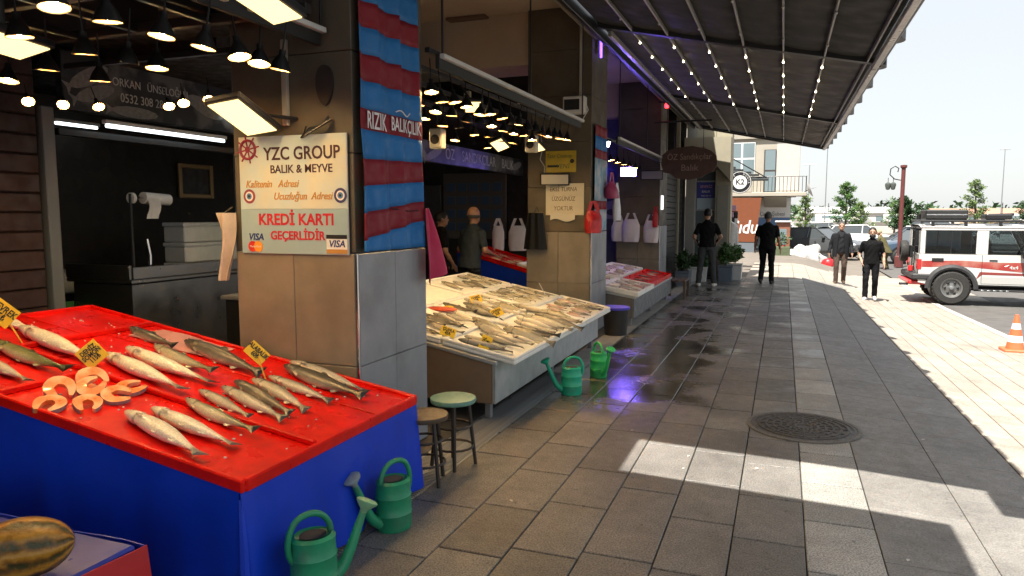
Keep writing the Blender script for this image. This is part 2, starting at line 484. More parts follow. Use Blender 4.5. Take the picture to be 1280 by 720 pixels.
# ------------------------------------------------------------------ arcade structure
PILLAR_UP = M('pillar_stone', (.10,.084,.060), .6, var=.25, vs=2, c2=(.07,.055,.038), mixs=1.8, mlo=.45, mhi=.7, bump=.06, bs=90, rnd=.05)
PILLAR_LO = M('pillar_tile', (.23,.198,.152), .42, var=.2, vs=3, c2=(.165,.135,.10), mixs=2.2, mlo=.48, mhi=.72, bump=.05, bs=40, rnd=.06)
PILLAR_GREY = M('pillar_grey_tile', (.27,.28,.295), .42, var=.18, vs=3, c2=(.20,.205,.21), mixs=2.4, mlo=.48, mhi=.72, bump=.04, bs=40, rnd=.05)
GROUT = M('grout', (.17,.14,.105), .9)
CEIL = M('arcade_ceiling_paint', (.46,.36,.28), .8, var=.12, vs=1.2)
def pillar(y0, y1, label, x0=-3.35, x1=-2.45, ztop=4.45):
    t = thing('arcade_pillar', ((x0+x1)/2, y0, 0), label, 'pillar', group='square pillars of the arcade')
    ox, oy = (x0+x1)/2, y0
    hw = (x1-x0)/2; D = y1-y0
    MB().box(-hw+.025, hw-.025, .025, D-.025, -.05, ztop).build('core', GROUT, t, smooth=0)
    g = .0018
    def tiles(z0, z1, n, proud, mat, mat2):
        for z in range(n):
            a = z0 + (z1-z0)*z/n + g; b = z0 + (z1-z0)*(z+1)/n - g
            for h in range(2):
                xa = -hw + hw*h; 
                MB().cbox(xa+g, xa+hw-g, -proud, .03, a, b, .004).build('tile', mat, t)
                MB().cbox(xa+g, xa+hw-g, D-.03, D+proud, a, b, .004).build('tile', mat, t)
                ya = D*h/2
                MB().cbox(hw-.03, hw+proud, ya+g, ya+D/2-g, a, b, .004).build('tile', mat2, t)
                MB().cbox(-hw-proud, -hw+.03, ya+g, ya+D/2-g, a, b, .004).build('tile', mat, t)
    tiles(0, 1.41, 2, .018, PILLAR_LO, PILLAR_GREY)
    n = 5
    for z in range(n):
        a = 1.413 + (ztop-1.413)*z/n + g; b = 1.413 + (ztop-1.413)*(z+1)/n - g
        MB().cbox(-hw, hw, -.004, D+.004, a, b, .004).build('stone_block', PILLAR_UP, t)
    return t
PW = [(3.8,4.69),(9.55,10.43),(15.34,16.3)]
pl_labels = ['square pillar carrying the card payment sign and the striped banner',
             'square pillar carrying the yellow sign and the handwritten notice',
             'square pillar beside the dark shop with the hanging wooden sign']
pillars = [pillar(a, b, l) for (a, b), l in zip(PW, pl_labels)]
# metal corner beads
for t, (a, b) in zip(pillars, PW):
    MB().cbox(.458,.472,-.022,-.008,0,1.41,.003).build('corner_bead', CHROME, t)
# ceiling and header beam above the pillars, rear and party walls
struct(MB().box(-16,-2.46,-4,24,4.4,4.6).build('arcade_ceiling', CEIL, smooth=0))
mb = MB(); mb.box(-2.455,-2.2,-4,19.6,4.3,6.2); mb.box(-2.455,-2.2,-4,19.6,3.98,4.296)
struct(mb.build('facade_wall', M('facade_render', (.30,.26,.21), .8, var=.15, vs=2), smooth=0))
for (a, b, c, d, dep) in ((-4.5,-3.7,9.5,10.4,.05),(-4.9,-3.9,14.6,15.2,.05)):
    pass
MB_ = MB(); MB_.cbox(-4.55,-3.95,9.45,10.35,4.36,4.399,.01)
tag(MB_.build('ceiling_hatch', M('hatch_brown', (.15,.09,.06), .6), smooth=0), 'brown rectangular hatch in the beige arcade ceiling', 'hatch')
beam = MB(); beam.box(-16,-3.36,9.6,10.35,3.7,4.398)
struct(beam.build('ceiling_beam', CEIL, smooth=0))
beam = MB(); beam.box(-16,-3.36,15.4,16.2,3.7,4.398)
struct(beam.build('ceiling_beam', CEIL, smooth=0))
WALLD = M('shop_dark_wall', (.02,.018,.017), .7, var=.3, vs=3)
BACK = bpy.data.materials.new('stone_back_wall'); BACK.use_nodes = True
n = BACK.node_tree.nodes; l = BACK.node_tree.links; b = n['Principled BSDF']
tc = n.new('ShaderNodeTexCoord'); vo = n.new('ShaderNodeTexVoronoi'); vo.inputs['Scale'].default_value = 7
l.new(tc.outputs['Object'], vo.inputs['Vector'])
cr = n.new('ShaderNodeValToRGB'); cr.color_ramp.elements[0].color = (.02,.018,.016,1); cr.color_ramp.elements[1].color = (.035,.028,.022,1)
l.new(vo.outputs['Color'], cr.inputs[0]); l.new(cr.outputs[0], b.inputs['Base Color'])
bp = n.new('ShaderNodeBump'); bp.inputs['Strength'].default_value = .6; bp.inputs['Distance'].default_value = .02
l.new(vo.outputs['Distance'], bp.inputs['Height']); l.new(bp.outputs[0], b.inputs['Normal']); b.inputs['Roughness'].default_value = .8
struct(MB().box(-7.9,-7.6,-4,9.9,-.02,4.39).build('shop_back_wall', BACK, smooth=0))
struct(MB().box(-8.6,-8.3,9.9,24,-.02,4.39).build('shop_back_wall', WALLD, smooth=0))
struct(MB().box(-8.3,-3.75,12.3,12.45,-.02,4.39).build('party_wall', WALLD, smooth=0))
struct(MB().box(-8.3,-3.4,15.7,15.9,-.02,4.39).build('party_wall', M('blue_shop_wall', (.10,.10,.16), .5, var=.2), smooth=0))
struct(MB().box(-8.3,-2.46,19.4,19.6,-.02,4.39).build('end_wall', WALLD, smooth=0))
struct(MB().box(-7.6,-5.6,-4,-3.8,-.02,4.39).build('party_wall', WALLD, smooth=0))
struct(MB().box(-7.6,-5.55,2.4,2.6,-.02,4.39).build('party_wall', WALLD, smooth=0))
# lowered dark ceiling over the first shop, with joists and pale ceiling panels between them
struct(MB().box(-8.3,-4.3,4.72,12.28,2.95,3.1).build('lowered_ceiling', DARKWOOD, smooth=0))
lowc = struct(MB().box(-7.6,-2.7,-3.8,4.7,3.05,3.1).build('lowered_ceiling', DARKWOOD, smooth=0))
jm = M('joist', (.018,.014,.012), .6)
for x in (-2.75,-3.35,-3.95,-4.6,-5.3):
    MB().cbox(x-.04,x+.04,-3.5,3.78,2.86,3.05,.006).build('joist', jm, lowc)
for y in (1.0,2.0,2.95,3.6):
    MB().cbox(-5.5,-2.6,y-.03,y+.03,2.80,2.86,.005).build('cross_joist', jm, lowc)
cp = M('ceiling_panel_beige', (.36,.25,.18), .7)
for (x, y, a, b) in ((-3.05,2.5,.22,.3),(-3.65,3.25,.2,.22),(-3.05,1.55,.2,.25),(-4.3,2.6,.22,.28),(-3.65,2.45,.2,.2),(-4.95,3.3,.2,.25)):
    MB().cbox(x-a,x+a,y-b,y+b,3.02,3.048,.004).build('ceiling_panel', cp, lowc)
# pale edge rails that carry the lamp rigs
def rail(x, y0, y1, z, label):
    t = thing('canopy_rail', (x, y0, z), label, 'rail')
    MB().cbox(-.02,.02,0,y1-y0,.01,.042,.004).build('rail', M('rail_white', (.62,.62,.60), .4, var=.08), t)
    MB().cbox(-.055,-.022,.0,y1-y0,-.06,.045,.004).build('fascia_board', M('fascia_dark', (.014,.015,.014), .6), t)
    n_ = max(1, int((y1-y0)/1.6))
    for k in range(n_+1):
        MB().cbox(-.007,.007,k*(y1-y0-.04)/n_,k*(y1-y0-.04)/n_+.014,.043,1.6 if x > -2.5 else .3,.002).build('hanger', DARK, t)
rail(-2.30, 4.72, 8.55, 2.74, 'pale metal canopy rail above the white fish trays between the first two pillars')
rail(-2.62, 1.2, 3.77, 2.72, 'pale metal canopy rail above the red fish stall')
rail(-2.30, 10.6, 15.2, 2.74, 'metal canopy rail above the blue lit stall')

# shop fronts behind the stalls: fascia boards with lettering
FISHPRINT = M('fascia_print', (.02,.02,.022), .4, c2=(.13,.125,.12), mixs=3.2, mlo=.5, mhi=.62)
def fascia(y0, y1, z0, z1, label, x=-5.5):
    t = thing('shop_fascia', (x, y0, z0), label, 'shop sign')
    MB().cbox(-.08,0,0,y1-y0,0,z1-z0,.006).build('board', FISHPRINT, t)
    return t
YX, UP = (0,1,0), (0,0,1)
LET = M('fascia_letters', (.55,.55,.55), .4)
f1 = fascia(4.3, 9.4, 2.5, 2.98, 'dark fish shop fascia with phone number in pale letters', x=-5.5)
text('ORKAN', .10, (.003,.62,.30), YX, UP, LET, f1, sx=.85)
text('ÜNSELOĞLU', .10, (.003,1.08,.30), YX, UP, LET, f1, sx=.85)
text('0532 308 28 70', .11, (.003,.84,.17), YX, UP, LET, f1, sx=.85)
f2 = fascia(8.0, 12.3, 2.34, 2.62, 'dark fascia with fish print and pale lettering above the second stall', x=-4.4)
for w_, y_ in (('ÖZ',1.25),('SANDIKÇILAR',2.3),('BALIK',3.5)): text(w_, .22, (.003,y_,.14), YX, UP, LET, f2, sx=.95)
def lens_fish(par, y, z, L, h, mat, ang):
    m = MB(); pts = []
    for k in range(14):
        a = k/13*math.pi*2
        pts.append((L/2*math.cos(a), h/2*math.sin(a)))
    ca, sa = math.cos(ang), math.sin(ang)
    tail = [(-L*.45,0),(-L*.62,h*.5),(-L*.58,0),(-L*.62,-h*.5)]
    m.prism([(y+a*ca-b*sa, z+a*sa+b*ca) for a, b in pts], 'x', .0005, .002)
    m.prism([(y+a*ca-b*sa, z+a*sa+b*ca) for a, b in tail], 'x', .0006, .0021)
    m.build('printed_fish', mat, par, smooth=0)
pf = M('printed_fish_silver', (.22,.22,.215), .4, var=.4, vs=30)
for (y, z, L, h, a) in ((.25,.3,.42,.13,.5),(.3,.17,.4,.12,.35),(1.55,.22,.5,.16,-.3),(1.9,.28,.45,.14,.2),(.7,.06,.5,.1,.0),(2.3,.2,.5,.15,.4),(3.0,.25,.5,.15,-.2)):
    lens_fish(f1, y, z, L, h, pf, a)
for (y, z, L, h, a) in ((.3,.16,.6,.13,-.4),(.75,.11,.5,.11,.3),(3.95,.15,.5,.12,.2)):
    lens_fish(f2, y, z, L, h, pf, a)
# fluorescent tube under the first fascia
TUBE = emitm('tube_white', (.85,.95,1.0), 1.3)
for (x,y0,y1,z,lab) in ((-5.42,4.62,6.0,2.40,'long white fluorescent tube under the dark fascia'),(-7.3,5.6,6.1,2.62,'short fluorescent tube deep in the dark shop'),(-5.46,6.1,6.9,2.66,'white strip light behind the fascia beside the pillar')):
    t = thing('tube_light', (x,y0,z), lab, 'light')
    MB().tube([(0,0,0),(0,y1-y0,0)], .016, 8).build('tube', TUBE, t)
    MB().cbox(-.03,.03,-.02,y1-y0+.02,.017,.05,.005).build('batten', WHITEP, t)
# brown clad partition at the left of the first shop: every board its own piece
cl = thing('clad_partition', (-5.5,3.55,0), 'brown horizontal board cladding beside the dark shop opening', 'partition')
MB().box(-.10,-.02,-.8,.52,0,3.04).build('backing', M('backing_dark', (.012,.008,.006), .8), cl, smooth=0)
bw = M('board_brown', (.028,.009,.006), .6, var=.3, vs=6, rnd=.25)
for k in range(20):
    MB().cbox(-.02,.012,-.78,.5,.02+k*.15,.02+k*.15+.142,.008).build('board', bw, cl)
MB().cbox(-.06,.03,.54,.64,0,2.5,.006).build('frame_post', M('post_grey', (.13,.14,.14), .4), cl)
# glazed opening of the first shop: frame, transom and panes
gf = thing('shop_glazing', (-5.6,4.3,0), 'dark glazed shop front frame behind the steel counter', 'shop front')
MB().cbox(-.03,.03,0,5.1,2.3,2.36,.005).build('transom', DARK, gf)
for y in (2.05,3.6):
    MB().cbox(-.025,.025,y,y+.05,0,2.3,.005).build('mullion', M('mullion_grey', (.12,.13,.13), .4), gf)
GL = glassm('clear_glass', (.82,.86,.85))
MB().box(-.004,.004,2.11,3.59,1.25,2.29).build('pane', GL, gf, smooth=0)
# steel counter
ct = thing('steel_counter', (-5.5,4.87,0), 'stainless steel counter with raised back rim in the dark shop', 'counter')
MB().cbox(-.75,0,0,4.2,.1,1.02,.01).build('cabinet', STEEL, ct)
MB().cbox(-.8,.03,-.03,4.24,1.022,1.06,.008).build('worktop', STEEL, ct)
MB().cbox(-.01,.02,0,4.2,1.062,1.17,.004).build('rim', STEEL, ct)
MB().cbox(-.8,.0,-.028,.0,1.062,1.19,.004).build('rim', STEEL, ct)
for y in (.1,4.0):
    MB().cbox(-.6,-.5,y,y+.08,0,.098,.004).build('leg', DARK, ct)
# bag roll on its stand
rl = thing('bag_roll_stand', (-5.62,5.0,1.06), 'white bag roll on a holder above the steel counter', 'bag roll')
MB().tube([(0,0,0),(0,0,.78)], .014, 8).build('upright', DARK, rl)
MB().tube([(0,0,.75),(0,.42,.73)], .01, 8).build('spindle', CHROME, rl)
MB().tube([(0,.14,.744),(0,.44,.73)], .055, 16).build('roll', WHITEP, rl)
MB().tube([(0,.0,.74),(0,.03,.74)], .05, 14).build('end_disc', WHITEP, rl)
MB().sheet(lambda u,v: (.055+.012*math.sin(u*9), .15+.13*u+.03*v*math.sin(v*5), .74-.19*v), 6, 5, .002).build('loose_bag', WHITEP, rl)
MB().cbox(-.08,.08,-.06,.12,0,.03,.004).build('foot', DARK, rl)
MB().tube([(.0,.18,.0),(0,.19,.2),(0,.16,.36)], .018, 8).build('tap', CHROME, rl)
# foam boxes stacked behind the counter
FOAM = M('foam_white', (.74,.75,.73), .75, var=.07, vs=12, bump=.15, bs=160)
for k in range(3):
    t = thing('foam_box', (-6.15,6.15,.9+.222*k), ['white foam box at the bottom of the stack behind the steel counter','white foam box in the middle of the stack behind the steel counter','white foam box on top of the stack behind the steel counter'][k], 'box')
    MB().cbox(-.3,0,0,.85,0,.17,.012).build('body', FOAM, t)
    MB().cbox(-.31,.012,-.012,.862,.172,.215,.01).build('lid', FOAM, t)
t = thing('work_table', (-6.3,6.1,0), 'dark work table under the stack of foam boxes', 'table')
MB().cbox(-.35,.2,-.05,1.0,.84,.9,.008).build('table_top', DARK, t)
for x in (-.3,.12):
    for y in (0,.9): MB().cbox(x,x+.05,y,y+.05,0,.84,.004).build('leg', DARK, t)
# framed picture on the back wall
t = thing('picture_frame', (-7.58,7.5,1.87), 'gilt framed dark picture on the stone back wall', 'picture')
gilt = M('gilt', (.30,.19,.08), .4, metal=.4)
for (a,b,c,d) in ((0,.06,0,.46),(.56,.62,0,.46),(.06,.56,0,.06),(.06,.56,.40,.46)):
    MB().cbox(0,.04,a,b,c,d,.008).build('frame_side', gilt, t)
MB().box(0,.012,.06,.56,.06,.40).build('canvas', M('canvas_dark', (.03,.022,.018), .5, var=.5, vs=8), t, smooth=0)
# pale crate and green bag on the shop floor side
t = thing('wash_basin', (-6.9,4.75,.85), 'pale wash basin on a dark stand at the back of the shop', 'basin')
MB().cbox(-.3,.2,0,.75,0,.22,.02).build('basin', M('basin_grey', (.4,.42,.42), .4, var=.2), t)
MB().cbox(-.25,.15,.05,.7,-.85,-.002,.01).build('stand', DARK, t)
t = thing('plastic_bag', (-6.3,4.75,.55), 'green plastic bag hanging by the wash basin', 'bag')
MB().sheet(lambda u,v: (.02*math.sin(u*7+v*3), (u-.5)*.3*(1-.5*v), .28-.3*v), 8, 6, .01).build('bag', M('green_bag', (.05,.3,.05), .45), t)
# low cabinet beside the first pillar
t = thing('knob_cabinet', (-4.35,5.3,0), 'dark low cabinet with a round knob beside the first pillar', 'cabinet')
MB().cbox(-.5,.4,0,.6,0,.86,.01).build('carcass', M('cabinet_dark', (.02,.018,.016), .5), t)
MB().cbox(-.53,.43,-.03,.63,.862,.9,.008).build('top', M('cabinet_top_grey', (.3,.3,.29), .35), t)
MB().ell((-.2,-.03,.55), (.03,.03,.03)).build('knob', gilt, t)

# ------------------------------------------------------------------ pergola roof
FAB = M('awning_fabric', (.085,.08,.077), .85, var=.10, vs=2.5, bump=.06, bs=200, rnd=.05)
FABS = [M('awning_fabric_near_dim', (.032,.032,.031), .85, var=.1, vs=2.5), FAB, M('awning_fabric_far_bright', (.115,.105,.10), .85, var=.1, vs=2.5)]  # light fall-off along the roof put into the fabric colours: near darkened, far lightened
perg = thing('pergola_roof', (-2.2,8.5,3.0), 'dark retractable fabric roof with pale ribs and strings of small bulbs', 'pergola')
pergo = Vector((-2.2,8.5,3.0))
def rz_(x): return 3.2 - .212*(x-.87)
XI, XO = -2.12, .83
RIBX = [-1.72+.413*i for i in range(7)]
SEG = [(3.63,8.5),(8.6,13.8),(13.9,18.6)]
RIB = M('rib_pale', (.36,.35,.33), .4, metal=.3)
BEAD = emitm('bead_lit', (1.0,.83,.55), 5)
BEADOFF = M('bead_unlit', (.55,.55,.53), .4)
BEAM = M('pergola_beam_dark', (.02,.02,.021), .4, metal=.3)
ALU = M('pergola_alu', (.42,.41,.40), .35, metal=.5, var=.1)
ribxs = [XI]+RIBX
def P_(x, y, z): return (x-pergo.x, y-pergo.y, z-pergo.z)
for si, (a, b) in enumerate(SEG):
    for i in range(len(ribxs)):
        x0 = ribxs[i]; x1 = ribxs[i+1] if i+1 < len(ribxs) else XO
        if x1-x0 < .05: continue
        def fn(u, v, x0=x0, x1=x1, a=a, b=b):
            x = x0+(x1-x0)*u; y = a+(b-a)*v
            sag = .018*4*u*(1-u)*(.9+.1*math.sin(v*9+i)) + .003*math.sin(v*23+u*5+i)*math.sin(v*math.pi)
            return P_(x, y, rz_(x)+.06-sag)
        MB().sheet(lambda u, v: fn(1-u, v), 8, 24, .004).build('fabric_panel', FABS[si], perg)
    for i, x in enumerate(RIBX):
        z = rz_(x)
        rb = MB().cbox(*[x-.009-pergo.x, x+.009-pergo.x, a-pergo.y, b-pergo.y, z+.0-pergo.z, z+.05-pergo.z], .004).build('rib', RIB, perg)
        if i < 6:
            nb = 6 if si == 1 else (4 if si == 0 else 7)
            for k in range(nb):
                yy = a + (b-a)*(k+.5)/nb
                m = MB(); m.ell((x-pergo.x, yy-pergo.y, z-.013-pergo.z), (.013,.020,.013), 8, 5)
                m.build('bulb', BEAD if si == 1 else BEADOFF, rb)
# cross beams (follow the roof slope)
def xbeam(y, w_, h_, name='cross_beam', x0=XI-.05, x1=XO+.1):
    m = MB()
    pts = [(x0,rz_(x0)-.0),(x1,rz_(x1)-.0),(x1,rz_(x1)+h_),(x0,rz_(x0)+h_)]
    m.prism([(p-pergo.x, q-pergo.z) for p, q in pts], 'y', y-w_/2-pergo.y, y+w_/2-pergo.y)
    return fixn(m.build(name, BEAM, perg, smooth=0))
for y in (3.58,8.55,13.85,18.66): xbeam(y, .1, .14)
# fringe of the far edge
MB().sheet(lambda u,v: P_(XI+(XO-XI)*u, 18.73, rz_(XI+(XO-XI)*u)+.06-.10*v), 20, 2, .006).build('valance', FAB, perg)
# outer gutter: pale box rails end to end, dark fascia, hanging plates
zo = rz_(.87)
for (a, b) in ((3.55,8.5),(8.56,13.75),(13.8,18.66)):
    MB().cbox(.80-pergo.x,.86-pergo.x,a-pergo.y,b-pergo.y,zo-.05-pergo.z,zo+.0-pergo.z,.006).build('gutter_rail', ALU, perg)
    MB().cbox(.861-pergo.x,.90-pergo.x,a-pergo.y,b-pergo.y,zo-.02-pergo.z,zo+.16-pergo.z,.01).build('fascia', BEAM, perg)
plm = M('edge_plate', (.06,.06,.06), .5)
for k in range(9):
    y = 7.6 + k*1.3
    pts = [(math.cos(t)*.12, math.sin(t)*.085) for t in [math.pi*q/8 for q in range(9)]]
    m = MB(); m.prism([(.90+q[1]-pergo.x, y+q[0]-pergo.y) for q in pts], 'z', zo+.03-pergo.z, zo+.17-pergo.z)
    fixn(m.build('edge_plate', plm, perg))
for k in range(16):
    y = 3.6 + k*.34
    m = MB(); m.cbox(.90-pergo.x,.912-pergo.x,y-pergo.y,y+.26-pergo.y,zo+.10-pergo.z,zo+.22-pergo.z,.01); m.build('scallop', BEAM, perg)
# short beam end at the near corner, and a second canopy behind it with a gap between
MB().cbox(.62-pergo.x,.80-pergo.x,3.15-pergo.y,3.52-pergo.y,zo-pergo.z,zo+.12-pergo.z,.01).build('beam_end', BEAM, perg)
# inner track against the facade
MB().cbox(XI-.08-pergo.x,XI-.02-pergo.x,3.4-pergo.y,18.7-pergo.y,rz_(XI)-.06-pergo.z,rz_(XI)+.1-pergo.z,.006).build('wall_track', BEAM, perg)
MB().cbox(XI+.10-pergo.x,XI+.15-pergo.x,8.6-pergo.y,18.6-pergo.y,rz_(XI)-.10-pergo.z,rz_(XI)-.03-pergo.z,.006).build('inner_rail', ALU, perg)
for y in (5.0,8.5,11.2,13.8,16.2,18.6):
    MB().cbox(-2.2-pergo.x,XI-.05-pergo.x,y-.05-pergo.y,y+.05-pergo.y,rz_(XI)-.02-pergo.z,rz_(XI)+.1-pergo.z,.005).build('bracket', BEAM, perg)
# front posts outside the picture carry the outer edge
for y in (3.5,):
    MB().cbox(.80-pergo.x,.86-pergo.x,3.40-pergo.y,3.46-pergo.y,-.02-pergo.z+0,zo-.05-pergo.z,.006)
perg2 = thing('pergola_roof', (-2.2,-1,3.0), 'dark fabric roof section beyond the sunlit gap, over the near end of the walk', 'pergola')
def Q_(x, y, z): return (x+2.2, y+1, z-3.0)
MB().sheet(lambda u,v: Q_(.29-(.29-XI)*u, -3.5+(2.82+3.5)*v, rz_(.29-(.29-XI)*u)+.05), 8, 10, .006).build('fabric_panel', FAB, perg2)
MB().cbox(XI+2.2,.3+2.2,2.5+1,2.6+1,.24,.36,.01).build('cross_beam', BEAM, perg2)
MB().sheet(lambda u,v: P_(-1.62-(-1.62-XI)*u, 2.8+(3.5-2.8)*v, rz_(-1.62-(-1.62-XI)*u)+.05), 4, 4, .006).build('side_flap', FAB, perg)
# ------------------------------------------------------------------ fish
def fish_mat(name, back, belly, side, split=0., rough=.28):
    m = bpy.data.materials.new(name); m.use_nodes = True
    n = m.node_tree.nodes; l = m.node_tree.links; b = n['Principled BSDF']
    tc = n.new('ShaderNodeTexCoord'); sep = n.new('ShaderNodeSeparateXYZ'); l.new(tc.outputs['Object'], sep.inputs[0])
    nz = n.new('ShaderNodeTexNoise'); nz.inputs['Scale'].default_value = 9; nz.inputs['Detail'].default_value = 4
    l.new(tc.outputs['Object'], nz.inputs['Vector'])
    ad = n.new('ShaderNodeMath'); ad.operation = 'MULTIPLY_ADD'; l.new(nz.outputs[0], ad.inputs[0]); ad.inputs[1].default_value = .05
    l.new(sep.outputs[1], ad.inputs[2])
    mr = n.new('ShaderNodeMapRange'); mr.inputs[1].default_value = -.06+split; mr.inputs[2].default_value = .105+split
    l.new(ad.outputs[0], mr.inputs[0])
    cr = n.new('ShaderNodeValToRGB'); e = cr.color_ramp.elements
    e[0].color = tuple(belly)+(1,); e[0].position = .25; e[1].color = tuple(back)+(1,); e[1].position = .85
    x = e.new(.55); x.color = tuple(side)+(1,)
    l.new(mr.outputs[0], cr.inputs[0])
    sp = n.new('ShaderNodeTexNoise'); sp.inputs['Scale'].default_value = 70; sp.inputs['Detail'].default_value = 2
    l.new(tc.outputs['Object'], sp.inputs['Vector'])
    mr2 = n.new('ShaderNodeMapRange'); mr2.inputs[1].default_value = .35; mr2.inputs[2].default_value = .65; mr2.inputs[3].default_value = .84; mr2.inputs[4].default_value = 1.12
    l.new(sp.outputs[0], mr2.inputs[0])
    vm = n.new('ShaderNodeVectorMath'); vm.operation = 'SCALE'; l.new(cr.outputs[0], vm.inputs[0]); l.new(mr2.outputs[0], vm.inputs['Scale'])
    rx = n.new('ShaderNodeValToRGB'); ee = rx.color_ramp.elements; rx.color_ramp.interpolation = 'LINEAR'
    ee[0].position = 0; ee[0].color = (.55,.55,.52,1); ee[1].position = 1; ee[1].color = (.28,.27,.24,1)
    for p_, v_ in ((.06,.8),(.165,.95),(.183,.35),(.20,.95),(.80,1.0),(.88,.38)):  # dark band behind the head is gill shadow painted into the colour
        q_ = ee.new(p_); q_.color = (v_,v_*.98,v_*.95,1)
    l.new(sep.outputs[0], rx.inputs[0])
    mm = n.new('ShaderNodeVectorMath'); mm.operation = 'MULTIPLY'; l.new(vm.outputs[0], mm.inputs[0]); l.new(rx.outputs[0], mm.inputs[1])
    l.new(mm.outputs[0], b.inputs['Base Color'])
    b.inputs['Roughness'].default_value = rough; b.inputs['Coat Weight'].default_value = .3; b.inputs['Coat Roughness'].default_value = .15
    bp = n.new('ShaderNodeBump'); bp.inputs['Strength'].default_value = .15; bp.inputs['Distance'].default_value = .01
    l.new(sp.outputs[0], bp.inputs['Height']); l.new(bp.outputs[0], b.inputs['Normal'])
    return m
FM = {'cream': fish_mat('fish_cream', (.20,.19,.12), (.86,.80,.66), (.76,.69,.53), .06),
      'pale': fish_mat('fish_pale', (.16,.15,.11), (.55,.5,.42), (.40,.36,.29), .01),
      'olive': fish_mat('fish_olive', (.09,.09,.05), (.62,.58,.46), (.36,.34,.24), .0),
      'green': fish_mat('fish_green', (.05,.06,.02), (.55,.52,.36), (.25,.27,.12), -.01),
      'grey': fish_mat('fish_grey', (.10,.095,.075), (.6,.55,.45), (.36,.33,.27), -.0),
      'dark': fish_mat('fish_dark', (.05,.05,.045), (.45,.42,.35), (.18,.17,.145), -.04),
      'bass': fish_mat('fish_bass', (.045,.045,.035), (.50,.45,.36), (.20,.185,.14), -.02),
      'pink': fish_mat('fish_pink', (.45,.12,.09), (.65,.5,.44), (.55,.28,.22), 0)}
EYEM = M('fish_eye', (.01,.01,.01), .1)
def fish_mesh(bend=0., deep=1.):
    m = MB()
    st = [(0,.016,.012),(.025,.032,.024),(.07,.048,.036),(.13,.064,.049),(.17,.071,.055),(.184,.062,.047),(.23,.070,.053),(.30,.078,.060),(.42,.084,.064),(.56,.075,.056),(.68,.056,.040),(.78,.037,.025),(.86,.028,.014),(.90,.038,.009),(.95,.062,.006),(.985,.078,.004)]
    seg = 12; vs = []
    for x, h, t in st:
        for k in range(seg):
            a = 2*math.pi*k/seg
            y = math.cos(a)*h*deep; z = math.sin(a)*t*(deep**.5)
            if x < .9 and y < 0 and .2 < x < .6: y *= 1.08
            xx = x
            if x > .93: xx = x - .055*(1-abs(math.cos(a)))
            vs.append((xx, y + bend*(x-.3)**2, z))
    n_ = len(st)
    fs = [(i*seg+k, i*seg+(k+1)%seg, (i+1)*seg+(k+1)%seg, (i+1)*seg+k) for i in range(n_-1) for k in range(seg)]
    fs += [tuple(range(seg))[::-1], tuple((n_-1)*seg+k for k in range(seg))]
    m.add(vs, fs)
    def fin(pts, t=.004):
        m.prism([(x, y*deep + bend*(x-.3)**2) for x, y in pts], 'z', -t, t)
    fin([(.40,.075),(.43,.112),(.47,.108),(.53,.07)])
    fin([(.63,-.055),(.67,-.09),(.70,-.08),(.73,-.04)])
    fin([(.42,-.075),(.48,-.105),(.5,-.098),(.49,-.07)])
    fin([(.70,.045),(.73,.064),(.75,.036)], .003)
    # pectoral fin and gill cover
    vsf = [(.17,-.045,.045),(.27,-.085,.058),(.28,-.065,.066),(.2,-.03,.052)]
    m.add(vsf+[(a,b,c-.006) for a,b,c in vsf], [(0,1,2,3),(7,6,5,4),(0,4,5,1),(1,5,6,2),(2,6,7,3),(3,7,4,0)])
    return m
FME = []
for bnd, dp in ((.0,.9),(.10,.95),(-.10,1.0),(.18,.85)):
    o = fish_mesh(bnd, dp).build('f', FM['cream'], smooth=50); FME.append((o.data, bnd, dp)); bpy.data.objects.remove(o)
eye_o = MB().ell((0,0,0), (.011,.011,.007), 8, 6).build('e', EYEM); EYE_ME = eye_o.data; bpy.data.objects.remove(eye_o)
FISH_BY = {}
def fish_data(kind, v):
    if (kind, v) not in FISH_BY:
        d = FME[v][0].copy(); d.materials.clear(); d.materials.append(FM[kind]); FISH_BY[kind, v] = d
    return FISH_BY[kind, v]
def put_fish(name, head, tail, normal, kind, roll, label, group=None, lift=.0, eye=True, fat=1.):
    v = rng.randrange(4)
    h = Vector(head); t = Vector(tail); L = (t-h).length
    x = (t-h).normalized(); n_ = Vector(normal); z = (n_ - x*n_.dot(x)).normalized(); y = z.cross(x)
    rot = Matrix((x, y, z)).transposed().to_4x4() @ Matrix.Rotation(R(roll), 4, 'X')
    o = bpy.data.objects.new(name, fish_data(kind, v)); col.objects.link(o)
    bnd, dp = FME[v][1:]
    sr = abs(math.sin(R(roll)))
    rise = (.058*(1-sr) + .080*dp*sr)*L*fat*.88 + lift
    o.matrix_world = Matrix.Translation(h + n_*rise) @ rot @ Matrix.Diagonal((L, L*fat, L*fat, 1))
    tag(o, label, 'fish', group)
    if eye:
        for s_ in (1,-1):
            e = bpy.data.objects.new('eye', EYE_ME); col.objects.link(e); e.parent = o
            e.location = (.055, .014+bnd*.06, s_*.028)
    return o

